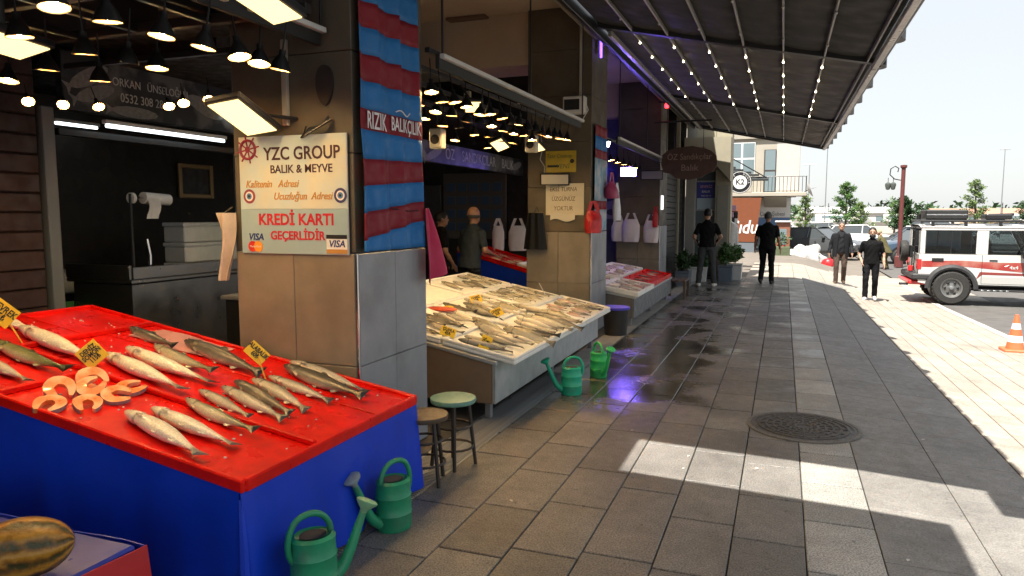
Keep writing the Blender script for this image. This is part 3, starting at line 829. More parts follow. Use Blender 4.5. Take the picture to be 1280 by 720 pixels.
# ------------------------------------------------------------------ stall 1: red trays over a blue cloth
RED = M('red_tray', (.70,.008,.004), .32, var=.28, vs=4, c2=(.48,.006,.004), mixs=3, mlo=.5, mhi=.75, bump=.05, bs=30, spec=.2)
BLUEV = M('blue_vinyl', (.006,.045,.52), .4, var=.14, vs=3, spec=.3, bump=.04, bs=12)
X1, K1, Z1 = -2.0, .165, .56
def s1z(x): return Z1 + K1*(X1-x)
N1 = Vector((K1,0,1)).normalized()
st1 = thing('fish_stall', (-3.3,3.0,0), 'fish stall of sloping red trays draped in blue cloth in front of the first pillar', 'stall')
o1 = Vector((-3.3,3.0,0))
def sbox(x0, x1, y0, y1, a, b, zf, name, mat, par, org, ch=.006):
    """box that follows the slope of a stall top: a, b heights above the tray plane"""
    m = MB(); m.cbox(x0, x1, y0, y1, a, b, ch)
    m.v = [(p[0]-org[0], p[1]-org[1], p[2]+zf(p[0])-org[2]) for p in m.v]
    return m.build(name, mat, par)
sbox(-4.6,-2.0,2.25,3.72,-.022,0,s1z,'tray_base',RED,st1,o1)
for (a,b,c,d) in ((-4.6,-2.0,2.235,2.262),(-4.6,-2.0,3.70,3.725),(-2.022,-1.995,2.263,3.699),(-4.605,-4.58,2.263,3.699)):
    sbox(a,b,c,d,-.032,.022,s1z,'tray_rim',RED,st1,o1)
for (a,b,c,d) in ((-4.578,-2.024,2.745,2.775),(-4.578,-4.024,3.22,3.25),(-3.99,-2.024,3.32,3.34)):
    h_ = .03 if c < 3 else .006
    sbox(a,b,c,d,.0005,h_,s1z,'divider',RED,st1,o1)
for (x,c,d) in ((-3.44,2.264,2.744),(-4.01,2.777,3.699)):
    sbox(x-.014,x+.014,c,d,.0005,.032,s1z,'divider',RED,st1,o1)
# blue cloth, hanging in loose folds on the two visible sides
def fold(t, z, amp): return amp*(1-z)*(math.sin(t*9)+.6*math.sin(t*17+1)+.3*math.sin(t*31))
def cloth_side(u, v):   # right side, facing the walk
    y = 2.24+(3.73-2.24)*u; top = s1z(-2.0)-.024
    return (-2.015 + .018*v + fold(y, 1-v, .017) - o1.x, y-o1.y, top-(top-.025)*v)
MB().sheet(cloth_side, 60, 10, .004).build('cloth_side', BLUEV, st1)
def cloth_front(u, v):
    x = -4.62+(2.6)*u; top = s1z(x)-.024
    return (x-o1.x, 2.245-.02*v + fold(x, 1-v, .017) - o1.y, top-(top-.025)*v)
MB().sheet(cloth_front, 60, 10, .004).build('cloth_front', BLUEV, st1)
MB().tube([(-2.02-o1.x,2.25-o1.y,.50),(-2.0-o1.x,2.235-o1.y,.3),(-1.985-o1.x,2.22-o1.y,.03)], [.012,.022,.03], 8).build('cloth_corner', BLUEV, st1)
for (x,y) in ((-2.2,2.4),(-2.2,3.6),(-4.4,2.4),(-4.4,3.6)):
    MB().cbox(x-.03-o1.x,x+.03-o1.x,y-.03-o1.y,y+.03-o1.y,0,s1z(x)-.07,.004).build('leg', DARK, st1)
FISH1 = [
  (-2.85,2.45,-2.25,2.32,'cream',-14,'plump cream fish at the front corner of the red stall, first beside the orange steaks'),
  (-2.82,2.56,-2.25,2.47,'cream',-14,'cream fish lying second from the front edge of the red stall'),
  (-2.81,2.76,-2.28,2.62,'olive',25,'olive backed fish lying over the low red divider beside two cream fish'),
  (-2.87,2.92,-2.43,2.80,'grey',25,'short grey fish just behind the low red divider'),
  (-2.82,3.03,-2.29,2.88,'grey',28,'grey fish second behind the divider of the red stall'),
  (-2.84,3.15,-2.31,2.96,'dark',35,'slim dark fish third behind the divider of the red stall'),
  (-2.80,3.25,-2.29,3.09,'grey',25,'grey fish lying against the foot of the leaning yellow price card'),
  (-2.78,3.36,-2.28,3.27,'grey',22,'straight grey fish on the pillar side of the leaning price card'),
  (-2.83,3.56,-2.17,3.40,'dark',35,'long dark fish beside the pale one at the pillar end of the red stall'),
  (-2.86,3.66,-2.22,3.53,'pale',-10,'pale fish at the pillar end of the red stall, last in its row'),
  (-3.54,3.50,-2.80,3.34,'dark',42,'largest dark fish lying alone in the rear of the red stall'),
  (-3.59,3.30,-2.99,3.12,'olive',30,'olive fish behind the two long cream fish of the red stall'),
  (-3.63,3.13,-2.90,3.00,'cream',-14,'long cream fish in the middle of the red stall, the one beside the olive fish'),
  (-3.60,2.97,-2.89,2.84,'cream',-14,'long cream fish directly behind the orange steaks'),
  (-3.98,3.48,-3.49,3.36,'dark',40,'dark fish at the rear divider of the red stall'),
  (-4.28,2.97,-3.50,2.84,'cream',-14,'biggest cream fish, its head raised beside the left yellow price card'),
  (-4.12,2.71,-3.46,2.60,'green',25,'green backed fish in the front tray of the red stall'),
  (-3.98,2.50,-3.47,2.44,'pale',-10,'pale fish at the front rim of the red stall'),
  (-4.73,3.06,-4.15,2.98,'cream',-14,'cream fish at the far end of the red stall'),
]
for hx,hy,tx,ty,kind,roll,lab in FISH1:
    put_fish('fish', (hx,hy,s1z(hx)), (tx,ty,s1z(tx)), N1, kind, roll, lab, fat=.95 if kind in ('cream','pale') else .85)
# salmon steaks: horseshoe slices with skin
SALM = M('salmon_flesh', (.78,.20,.045), .35, var=.22, vs=20, c2=(.75,.38,.2), mixs=12, coat=.2)
SKIN = M('salmon_skin', (.25,.25,.24), .3, var=.3, vs=30)
def steak():
    """slice across the fish: thick back, two thinning belly flaps, skin round the outside"""
    m = MB(); path = curve([(-.030,-.085,0),(-.046,-.035,0),(-.045,.015,0),(0,.045,0),(.045,.015,0),(.048,-.035,0),(.026,-.080,0)], 4)
    N = len(path)-1; t = .024; vs = []
    for k, p in enumerate(path):
        d = (path[min(k+1,N)]-path[max(k-1,0)]).normalized(); nn = Vector((-d.y,d.x,0))
        w_ = .008 + .021*math.sin(math.pi*k/N)**.8
        o_, i_ = p + nn*w_, p - nn*w_
        for q, z in ((o_,0),(o_,t),(i_,t+.002),(i_,0)): vs.append((q.x, q.y, z))
    fs = []
    for k in range(N):
        a, b = k*4, (k+1)*4
        for q in range(4): fs.append((a+q, b+q, b+(q+1)%4, a+(q+1)%4))
    m.add(vs, fs); m.mi = [1 if q % 4 == 0 else 0 for q in range(len(fs))]
    m.f += [(3,2,1,0),(N*4,N*4+1,N*4+2,N*4+3)]; m.mi += [0,0]
    return m
so_ = steak().build('salmon_steak', [SALM, SKIN]); fixn(so_); STK = so_.data; bpy.data.objects.remove(so_)
stl = ['salmon steak nearest the front rim corner of its tray','salmon steak between the two tilted ones by the front rim','salmon steak standing tilted over the middle of the steaks','salmon steak tilted against the rear of its tray','salmon steak at the row end beside the cream fish','salmon steak touching the low divider','salmon steak leaning in the middle of the heap']
for k, (x, y) in enumerate([(-3.16,2.31),(-3.06,2.42),(-3.27,2.44),(-3.28,2.62),(-3.05,2.56),(-3.10,2.69),(-3.19,2.54)]):
    o = bpy.data.objects.new('salmon_steak', STK); col.objects.link(o)
    tl = (10,14,34,38,22,12,30)[k]
    sc_ = (.92,.85,.92,.95,.85,.88,.85)[k]
    o.matrix_world = Matrix.Translation((x, y, s1z(x)+.004+.055*math.sin(R(tl)))) @ (N1 + Vector((.72,-.62,0)).normalized()*math.tan(R(tl))).normalized().to_track_quat('Z','Y').to_matrix().to_4x4() @ Matrix.Rotation(R(-40+28*k), 4, 'Z') @ Matrix.Scale(sc_, 4)
    tag(o, stl[k], 'fish steak', 'orange salmon steaks on the red stall')
# splashes and ice chips left on the trays
bits = MB(); q_ = random.Random(21)
for k in range(170):
    x = q_.uniform(-4.5,-2.05); y = q_.uniform(2.29,3.68); s_ = q_.uniform(.003,.008)
    bits.ell((x-o1.x, y-o1.y, s1z(x)+s_*.4), (s_*q_.uniform(.8,1.6), s_, s_*.6), 5, 3)
tag(bits.build('ice_chips', M('ice_chip', (.75,.72,.66), .1, spec=.6), st1), kind='stuff')
# pink sheet of wrapping paper
t = MB(); t.sheet(lambda u,v: (-3.9+.6*u, 3.4+.28*v, s1z(-3.9+.6*u)+.008+.006*math.sin(u*8+v*5)), 8, 6, .002)
tag(t.build('wrapping_sheet', M('pink_film', (.62,.30,.30), .4, var=.2)), 'pink wrapping sheet lying flat in the rear of the red stall', 'sheet')
# yellow price cards
YEL = M('card_yellow', (.80,.52,.02), .5, var=.08); INK = M('ink_black', (.02,.018,.015), .6)
def price_card(foot, ctr, w_, h_, roll, lines, label, face=(.55,-.8,.25)):
    """card on a stick: foot = where the stick stands, ctr = centre of the card"""
    t = thing('price_card', foot, label, 'price card')
    f = Vector(face).normalized(); r0 = Vector((0,0,1)).cross(f).normalized(); u0 = f.cross(r0)
    r_ = r0*math.cos(R(roll)) + u0*math.sin(R(roll)); u_ = f.cross(r_)
    c = Vector(ctr)-Vector(foot)
    m = Matrix((r_, u_, f)).transposed().to_4x4(); m.translation = c
    MB().cbox(-w_/2,w_/2,-h_/2,h_/2,-.002,.002,.001).xf(m).build('card', YEL, t)
    MB().tube([(0,0,0), c - f*.006], .0045, 6).build('stick', M('stick_orange', (.75,.36,.03), .5), t)
    k = len(lines)
    for i, s_ in enumerate(lines):
        text(s_, h_*.9/k, c + u_*(h_*.36*(1-2*(i+.5)/k)) + f*.0035, r_, u_, INK, t, sx=.8, bold=.001)
price_card((-3.45,2.80,s1z(-3.45)), (-3.46,2.78,s1z(-3.46)+.10), .12, .12, 42, ['DENİZ','SOMON','115₺'], 'yellow price card turned on its corner between the steaks and the cream fish')
price_card((-4.05,2.83,s1z(-4.05)), (-4.17,2.80,s1z(-4.17)+.17), .15, .12, -40, ['LEVREK','75₺'], 'yellow price card on a tall stick at the far end of the red stall')
price_card((-2.74,3.30,s1z(-2.74)), (-2.83,3.33,s1z(-2.83)+.155), .13, .085, -45, ['ALABALIK','60₺'], 'yellow price card leaning on a thin stick in front of the pillar')

# ------------------------------------------------------------------ table with melons at the lower left
t = thing('melon_table', (-2.6,1.2,0), 'low table covered with blue sheet and red cloth in front of the red stall', 'table')
MB().cbox(-1.2,.52,-.6,.6,.44,.5,.01).build('table_top', M('blue_sheet', (.025,.045,.34), .35, var=.25, vs=4, coat=.15), t)
MB().sheet(lambda u,v: (.535+.05*v+.008*math.sin(u*14), -.6+1.22*u, .495-.42*v), 30, 6, .004).build('cloth_side', M('red_cloth', (.45,.01,.015), .45, var=.15), t)
MB().sheet(lambda u,v: (.54-1.74*u, .612+.04*v+.008*math.sin(u*20), .495-.42*v), 30, 6, .004).build('cloth_side', BLUEV, t)
for x in (-1.1,.4):
    for y in (-.5,.5): MB().cbox(x,x+.05,y,y+.05,0,.44,.004).build('leg', DARK, t)
def melon_mat():
    m = bpy.data.materials.new('melon_rind'); m.use_nodes = True
    n = m.node_tree.nodes; l = m.node_tree.links; b = n['Principled BSDF']
    tc = n.new('ShaderNodeTexCoord'); sep = n.new('ShaderNodeSeparateXYZ'); l.new(tc.outputs['Object'], sep.inputs[0])
    at = n.new('ShaderNodeMath'); at.operation = 'ARCTAN2'; l.new(sep.outputs[1], at.inputs[0]); l.new(sep.outputs[2], at.inputs[1])
    nz = n.new('ShaderNodeTexNoise'); nz.inputs['Scale'].default_value = 14; nz.inputs['Detail'].default_value = 5; l.new(tc.outputs['Object'], nz.inputs['Vector'])
    ma = n.new('ShaderNodeMath'); ma.operation = 'MULTIPLY_ADD'; l.new(nz.outputs[0], ma.inputs[0]); ma.inputs[1].default_value = .5; l.new(at.outputs[0], ma.inputs[2])
    mu = n.new('ShaderNodeMath'); mu.operation = 'MULTIPLY'; l.new(ma.outputs[0], mu.inputs[0]); mu.inputs[1].default_value = 9
    si = n.new('ShaderNodeMath'); si.operation = 'SINE'; l.new(mu.outputs[0], si.inputs[0])
    nz2 = n.new('ShaderNodeTexNoise'); nz2.inputs['Scale'].default_value = 30; nz2.inputs['Detail'].default_value = 6; l.new(tc.outputs['Object'], nz2.inputs['Vector'])
    m2 = n.new('ShaderNodeMath'); m2.operation = 'MULTIPLY_ADD'; l.new(nz2.outputs[0], m2.inputs[0]); m2.inputs[1].default_value = 4.2; l.new(si.outputs[0], m2.inputs[2])
    cr = n.new('ShaderNodeValToRGB'); e = cr.color_ramp.elements
    e[0].position = .15; e[0].color = (.05,.045,.01,1); e[1].position = .8; e[1].color = (.42,.20,.02,1); q = e.new(.5); q.color = (.23,.10,.012,1)
    mr = n.new('ShaderNodeMapRange'); mr.inputs[1].default_value = .0; mr.inputs[1].default_value = .6; mr.inputs[2].default_value = 3.6; l.new(m2.outputs[0], mr.inputs[0]); l.new(mr.outputs[0], cr.inputs[0])
    l.new(cr.outputs[0], b.inputs['Base Color']); b.inputs['Roughness'].default_value = .4
    bp = n.new('ShaderNodeBump'); bp.inputs['Strength'].default_value = .4; bp.inputs['Distance'].default_value = .008; l.new(m2.outputs[0], bp.inputs['Height']); l.new(bp.outputs[0], b.inputs['Normal'])
    return m
MEL = melon_mat()
def melon(c, rz, label, s_=1.):
    m = MB(); seg, rings = 40, 20; vs = []
    for i in range(rings+1):
        a = math.pi*i/rings
        for k in range(seg):
            t_ = 2*math.pi*k/seg
            g = 1 + .025*abs(math.cos(t_*5))*math.sin(a)
            vs.append((-.145*math.cos(a)*s_, .095*math.sin(a)*math.cos(t_)*g*s_, .095*math.sin(a)*math.sin(t_)*g*s_))
    m.add(vs, [(i*seg+k, i*seg+(k+1)%seg, (i+1)*seg+(k+1)%seg, (i+1)*seg+k) for i in range(rings) for k in range(seg)])
    t = thing('melon', c, label, 'melon', rz=rz)
    MB_o = m.build('rind', MEL, t, smooth=60)
    MB().tube([(-.142*s_,0,0),(-.158*s_,0,.004)], .008, 8).build('stalk', M('stalk', (.2,.15,.05), .8), t)
melon((-2.21,1.49,.602), R(48), 'yellow and dark green ribbed melon on the blue table sheet')
melon((-2.36,1.38,.588), R(30), 'second ribbed melon half hidden beside the larger one', .9)

# ------------------------------------------------------------------ watering cans
def can_mats(name, c): return M(name, c, .45, var=.22, vs=12, rnd=.05, c2=tuple(q*.6+.03 for q in c), mixs=9, mlo=.5, mhi=.7, bump=.05, bs=80)
def watering_can(loc, rz, s_, mat, rose, label, spout_up=1.):
    t = thing('watering_can', loc, label, 'watering can', rz=rz)
    # body, oval; spout along +x, handle arch over the top
    m = MB(); m.lathe([(0,0),(.088,0),(.094,.012),(.094,.08),(.097,.085),(.093,.09),(.092,.17),(.095,.175),(.091,.18),(.088,.232),(.090,.25),(.074,.262),(.074,.254),(.0,.22)], 28)
    m.v = [(x*1.05*s_, y*.92*s_, z*s_) for x, y, z in m.v]
    m.build('body', mat, t, smooth=45)
    MB().lathe([(0,.259),(.056,.259),(.056,.2565),(0,.2565)], 20).xf(Matrix.Diagonal((s_,s_*.85,s_,1))).build('opening', M('can_inside', (.01,.02,.015), .6), t)
    path = [(-.088,0,.16),(-.108,0,.21),(-.104,0,.28),(-.07,0,.335),(-.01,0,.350),(.04,0,.332),(.072,0,.29),(.080,0,.245)]
    MB().tube(curve([(x*s_,y*s_,z*s_) for x,y,z in path]), .0135*s_, 10).build('handle', mat, t, smooth=60)
    sp = [(.09,0,.05),(.135,0,.085),(.175,0,.155),(.21,0,.235*spout_up),(.235,0,.29*spout_up)]
    MB().tube(curve([(x*s_,y*s_,z*s_) for x,y,z in sp], 3), [(.034-.019*(q/12)**.7)*s_ for q in range(13)], 12).build('spout', mat, t, smooth=60)
    ro = t_ = MB()
    ax = Vector((.45,0,.9)).normalized().to_track_quat('Z','Y').to_matrix()
    ro.lathe([(.014*s_,0),(.017*s_,.02*s_),(.046*s_,.05*s_),(.048*s_,.058*s_),(.040*s_,.064*s_),(0,.067*s_)], 18, (.23*s_,0,.28*s_*spout_up), mat=ax)
    ro.build('rose', rose, t, smooth=45)
    return t
G1 = can_mats('can_green', (.015,.25,.12)); G2 = can_mats('can_bright_green', (.03,.50,.14)); G3 = can_mats('can_teal', (.02,.42,.24))
ROSEG = can_mats('rose_grey', (.30,.36,.36)); ROSEL = can_mats('rose_pale_green', (.22,.45,.26))
watering_can((-1.86,2.50,0), R(62), 1.05, G1, ROSEL, 'dark green watering can at the corner of the blue cloth, spout toward the stools')
watering_can((-1.88,3.22,0), R(-112), 1.02, G1, ROSEG, 'green watering can with a grey rose standing against the blue cloth')
watering_can((-1.78,6.30,0), R(-150), .98, G3, G3, 'teal green watering can with spout turned to the white fish stall')
watering_can((-1.72,7.10,0), R(-48), .98, G2, G2, 'bright green watering can beside the teal one on the wet paving')

# ------------------------------------------------------------------ stools
def stool(x, y, h, top, label):
    t = thing('stool', (x,y,0), label, 'stool', rz=rng.random()*2)
    MB().lathe([(0,h-.035),(.145,h-.035),(.152,h-.02),(.150,h-.005),(.135,h),(0,h+.002)], 28).build('seat', top, t, smooth=40)
    lm = M('stool_leg', (.03,.02,.015), .5, var=.2)
    for k in range(4):
        a = R(45+90*k); c, s_ = math.cos(a), math.sin(a)
        MB().tube([(c*.10,s_*.10,h-.035),(c*.145,s_*.145,0)], .012, 8).build('leg', lm, t)
    for z, r_ in ((.13,.130),(.27,.115)):
        MB().tube([(math.cos(q*math.pi/8)*r_, math.sin(q*math.pi/8)*r_, z) for q in range(17)], .008, 6).build('ring', lm, t)
stool(-2.03,3.86,.435, M('seat_brown', (.085,.06,.038), .5, var=.35, vs=12), 'stool with worn brown round seat beside the blue cloth')
stool(-1.99,4.20,.46, M('seat_green', (.15,.30,.24), .45, var=.2, vs=10), 'stool with pale green round seat beside the first pillar')

# ------------------------------------------------------------------ stall 2: foam trays on a steel stand
X2, K2, Z2 = -1.97, .2, .455
def s2z(x): return Z2 + K2*(X2-x)
N2 = Vector((K2,0,1)).normalized()
st2 = thing('fish_stall', (-2.9,7.0,0), 'steel fish stall covered with white foam trays between the first two pillars', 'stall')
o2 = Vector((-2.9,7.0,0))
GALV = M('galvanised', (.42,.44,.44), .45, metal=.45, var=.22, vs=5, bump=.05, bs=25)
BEIGE = M('stall_beige', (.22,.145,.085), .55, var=.15)
mb = MB(); mb.prism([(-2.15-o2.x,.13),(-2.15-o2.x,s2z(-2.15)-.035),(-3.85-o2.x,s2z(-3.85)-.035),(-3.85-o2.x,.13)], 'y', 5.26-o2.y, 5.285-o2.y); fixn(mb.build('end_panel', BEIGE, st2, smooth=0))
mb = MB(); mb.prism([(-2.15-o2.x,.13),(-2.15-o2.x,s2z(-2.15)-.035),(-3.85-o2.x,s2z(-3.85)-.035),(-3.85-o2.x,.13)], 'y', 8.66-o2.y, 8.69-o2.y); fixn(mb.build('end_panel', GALV, st2, smooth=0))
MB().box(-2.145-o2.x,-2.12-o2.x,5.262-o2.y,8.688-o2.y,.13,s2z(-2.13)-.04).build('front_panel', GALV, st2, smooth=0)
sbox(-3.86,-2.10,5.24,8.72,-.035,-.003,s2z,'deck',GALV,st2,o2,.004)
for (x,y) in ((-2.2,5.32),(-2.2,7.0),(-2.2,8.62),(-3.8,5.32),(-3.8,8.62)):
    MB().cbox(x-.025-o2.x,x+.025-o2.x,y-.025-o2.y,y+.025-o2.y,0,.128,.003).build('leg', GREYM, st2)
FOAMW = M('foam_tray', (.82,.80,.73), .6, var=.1, vs=10, bump=.2, bs=140, c2=(.55,.47,.36), mixs=5, mlo=.62, mhi=.8)
def foam_tray(x0, x1, y0, y1, lift, zf, label, h=.075, par=None):
    t = thing('foam_tray', ((x0+x1)/2,(y0+y1)/2,zf((x0+x1)/2)), label, 'tray', group='white foam trays')
    org = ((x0+x1)/2,(y0+y1)/2,zf((x0+x1)/2))
    sbox(x0,x1,y0,y1,lift,lift+.03,zf,'base',FOAMW,t,org,.008)
    e = .03
    sbox(x0,x1,y0,y0+e,lift+.031,lift+h,zf,'rim',FOAMW,t,org,.008); sbox(x0,x1,y1-e,y1,lift+.031,lift+h,zf,'rim',FOAMW,t,org,.008)
    sbox(x0,x0+e,y0+e+.001,y1-e-.001,lift+.031,lift+h,zf,'rim',FOAMW,t,org,.008); sbox(x1-e,x1,y0+e+.001,y1-e-.001,lift+.031,lift+h,zf,'rim',FOAMW,t,org,.008)
TR = [(-2.60,-1.96,5.28,6.40,'foam tray at the near front corner of the steel stall'),(-2.60,-1.96,6.42,7.50,'front foam tray in the middle of the steel stall'),(-2.60,-1.96,7.52,8.68,'front foam tray at the far end of the steel stall'),
      (-3.26,-2.62,5.28,6.40,'middle foam tray at the near end of the steel stall'),(-3.26,-2.62,6.42,7.50,'middle foam tray in the centre of the steel stall'),(-3.26,-2.62,7.52,8.68,'middle foam tray at the far end of the steel stall'),
      (-3.90,-3.28,6.0,7.36,'rear foam tray at the near end of the steel stall'),(-3.90,-3.28,7.38,8.68,'rear foam tray at the far end of the steel stall')]
for x0,x1,y0,y1,lab in TR: foam_tray(x0,x1,y0,y1,0,s2z,lab,h=.06 if x0 > -3 else .05)
FISH2 = [(-2.96,6.83,-2.62,6.60,'dark'),(-3.0,6.62,-2.55,6.50,'dark'),(-3.05,5.99,-2.62,5.82,'grey'),(-3.08,5.86,-2.65,5.74,'grey'),(-2.75,6.22,-2.29,6.01,'grey'),(-2.64,6.02,-2.17,5.83,'pale'),
  (-2.50,5.36,-2.04,5.45,'dark'),(-2.52,5.53,-2.13,5.50,'pale'),(-2.46,5.72,-2.02,5.66,'grey'),(-2.42,5.86,-2.0,5.80,'pale'),(-2.40,6.13,-1.88,6.12,'olive'),(-2.36,6.30,-1.91,6.33,'dark'),
  (-2.42,7.10,-1.86,7.03,'dark'),(-3.65,7.96,-3.30,7.84,'dark'),(-3.6,8.05,-3.30,7.93,'grey'),(-2.86,5.46,-2.64,5.36,'grey'),(-2.9,5.62,-2.55,5.56,'pale'),(-2.45,6.55,-2.0,6.5,'pale'),
  (-2.5,6.75,-2.05,6.70,'cream'),(-2.48,6.90,-1.92,6.86,'olive'),(-2.85,6.95,-2.45,6.88,'pale'),(-2.9,7.15,-2.5,7.1,'olive'),(-2.75,7.32,-2.3,7.28,'grey'),(-3.0,6.3,-2.7,6.22,'cream'),(-2.3,7.28,-1.95,7.24,'pale'),(-2.3,6.0,-1.98,5.97,'cream'),
  (-3.15,5.7,-2.75,5.6,'grey'),(-3.12,5.45,-2.72,5.36,'pale'),(-2.42,6.22,-1.98,6.22,'pale'),(-2.98,6.12,-2.66,6.06,'pale'),(-2.46,6.82,-2.0,6.79,'pale'),(-2.45,7.38,-2.0,7.36,'olive'),(-3.18,6.98,-2.8,6.92,'pale'),(-3.1,6.78,-2.75,6.72,'grey'),(-3.75,7.6,-3.42,7.5,'grey'),(-3.7,7.8,-3.4,7.72,'pale'),(-3.2,6.5,-2.8,6.42,'grey')]
for k,(hx,hy,tx,ty,kind) in enumerate(FISH2):
    if kind == 'grey': kind = 'bass'
    put_fish('fish', (hx,hy,s2z(hx)), (tx,ty,s2z(tx)), N2, kind, rng.choice((-30,15,30,50)), 'whole silvery sea bass lying among others on the white foam trays of the steel stall' if kind in ('bass','pale','cream') else 'dark backed sea bass lying among others on the white foam trays of the steel stall', 'sea bass on the white foam trays', lift=.034, fat=1.0)
def small_rows(x0, x1, y0, y1, zf, N_, nrow, ncol, kinds, L, label, group, lift, ang=0., jit=.35, eye=False):
    for i in range(ncol):
        for j in range(nrow):
            x = x0+(x1-x0)*(i+.5+jit*(rng.random()-.5))/ncol; y = y0+(y1-y0)*(j+.5+jit*(rng.random()-.5))/nrow
            a = ang + (rng.random()-.5)*.7; LL = L*(.85+.3*rng.random())
            hx, hy = x-math.cos(a)*LL/2, y-math.sin(a)*LL/2; tx, ty = x+math.cos(a)*LL/2, y+math.sin(a)*LL/2
            put_fish('fish', (hx,hy,zf(hx)), (tx,ty,zf(tx)), N_, rng.choice(kinds), rng.choice((-30,0,25,50)), label, group, lift=lift+rng.random()*.012, eye=eye, fat=1.1)
small_rows(-2.52,-2.02,7.58,8.62,s2z,N2,9,2,('bass','bass','pink','olive'),.24,'small mullet in a dense row on the far front foam tray','small mullets on the far front tray',.034)
small_rows(-3.20,-2.68,7.58,8.62,s2z,N2,10,3,('bass','olive','dark'),.19,'small anchovy sized fish heaped on the far middle foam tray','small fish on the far middle tray',.034)
small_rows(-3.80,-3.36,8.15,8.62,s2z,N2,6,3,('bass','olive','dark'),.17,'tiny fish in the far corner of the rear foam tray','tiny fish in the rear tray corner',.034)
small_rows(-3.2,-2.75,7.1,7.45,s2z,N2,4,2,('olive','pale'),.18,'small fish at the rear rim of the central foam tray','small fish in the central tray',.034)
for (x,y,lab,rl,L_) in ((-2.66,6.62,'yellow price card among the dark sea bass of the steel stall',20,['LEVREK','50₺']),(-2.62,5.42,'yellow price card lying low at the near end of the steel stall',-25,['ÇUPRA','45₺']),(-2.28,5.42,'small yellow price card against a dark fish at the front of the steel stall',60,['KEFAL','30₺']),(-3.05,7.0,'yellow price card near the rear of the steel stall',10,['HAMSİ','20₺'])):
    price_card((x,y,s2z(x)+.03), (x+.02,y-.02,s2z(x)+.085), .13, .09, rl, L_, lab, face=(.5,-.6,.6))
# lemon slices and pink fillet on the near trays
LEM = M('garnish_yellow', (.75,.55,.03), .5, var=.2)
t = thing('fillet', (-3.1,6.3,s2z(-3.1)+.033), 'red fish fillet on the near middle foam tray', 'fillet')
MB().ell((0,0,.015), (.17,.07,.022), 14, 8).build('flesh', M('fillet_red', (.55,.08,.04), .35, var=.3, vs=20), t)
MB().ell((.05,.05,.03), (.06,.03,.015), 10, 6).build('garnish', LEM, t)
t = thing('ladle_card', (-2.72,8.45,s2z(-2.72)+.03), 'clear plastic scoop standing in the small fish by the second pillar', 'scoop', rz=.4)
MB().cbox(-.004,.004,-.03,.03,.05,.2,.002).xf(Matrix.Rotation(R(-28),4,'Y')).build('blade', M('scoop_plastic', (.6,.62,.58), .2), t)
MB().tube([(0,0,0),(-.03,0,.06)], .006, 6).build('handle', WHITEP, t)

# ------------------------------------------------------------------ stall 3 and the small red tray stand
X3, K3, Z3 = -1.98, .16, .44
def s3z(x): return Z3 + K3*(X3-x)
N3 = Vector((K3,0,1)).normalized()
st3 = thing('fish_stall', (-2.7,12.3,0), 'steel fish stall with foam trays of small red fish between the second and third pillars', 'stall')
o3 = Vector((-2.7,12.3,0))
mb = MB(); mb.prism([(-2.05-o3.x,.12),(-2.05-o3.x,s3z(-2.05)-.035),(-3.3-o3.x,s3z(-3.3)-.035),(-3.3-o3.x,.12)], 'y', 10.5-o3.y, 10.53-o3.y); fixn(mb.build('end_panel', M('stall_grey_brown', (.13,.12,.11), .6, var=.2), st3, smooth=0))
MB().box(-2.045-o3.x,-2.02-o3.x,10.502-o3.y,14.2-o3.y,.12,s3z(-2.03)-.04).build('front_panel', M('stall_grey_dark', (.17,.18,.185), .45, metal=.3, var=.2), st3, smooth=0)
sbox(-3.3,-2.0,10.48,14.22,-.035,-.003,s3z,'deck',GALV,st3,o3,.004)
for (x,y) in ((-2.1,10.6),(-2.1,12.3),(-2.1,14.1),(-3.2,10.6),(-3.2,14.1)):
    MB().cbox(x-.025-o3.x,x+.025-o3.x,y-.025-o3.y,y+.025-o3.y,0,.12,.003).build('leg', GREYM, st3)
RT = (( -2.55,-1.96,10.5,11.9,'front foam tray at the near end of the third stall'),(-3.2,-2.57,10.5,11.9,'rear foam tray at the near end of the third stall'),(-3.2,-2.57,12.1,14.2,'rear foam tray at the far end of the third stall'))
for x0,x1,y0,y1,lab in RT: foam_tray(x0,x1,y0,y1,0,s3z,lab,h=.07)
t = thing('red_tray', (-2.3,13.0,s3z(-2.3)), 'flat red tray at the far end of the third stall', 'tray')
sbox(-2.5,-2.0,11.95,14.1,0,.03,s3z,'base',RED,t,(-2.3,13.0,s3z(-2.3)),.006)
for a,b,c,d in ((-2.5,-2.0,11.95,11.97),(-2.5,-2.0,14.08,14.1),(-2.02,-2.0,11.971,14.079),(-2.5,-2.48,11.971,14.079)):
    sbox(a,b,c,d,.031,.07,s3z,'rim',RED,t,(-2.3,13.0,s3z(-2.3)),.004)
small_rows(-2.5,-2.02,10.56,11.85,s3z,N3,9,3,('pink','pale','cream'),.2,'small pinkish fish on the near front tray of the third stall','pink fish on the third stall',.034)
small_rows(-3.15,-2.62,10.56,11.85,s3z,N3,6,2,('pink','grey'),.22,'small fish on the near rear tray of the third stall','fish on the rear tray of the third stall',.034)
small_rows(-3.15,-2.62,12.15,14.15,s3z,N3,10,2,('pink','grey','pale'),.22,'small fish on the far rear tray of the third stall','fish on the far tray of the third stall',.034)
small_rows(-2.45,-2.05,12.1,14.0,s3z,N3,6,1,('pink','dark'),.22,'small reddish fish lying on the flat red tray','fish on the flat red tray',.034)
price_card((-2.75,11.3,s3z(-2.75)+.03), (-2.75,11.28,s3z(-2.75)+.13), .08, .13, 10, ['TEKİR'], 'small yellow card standing upright on the third stall')
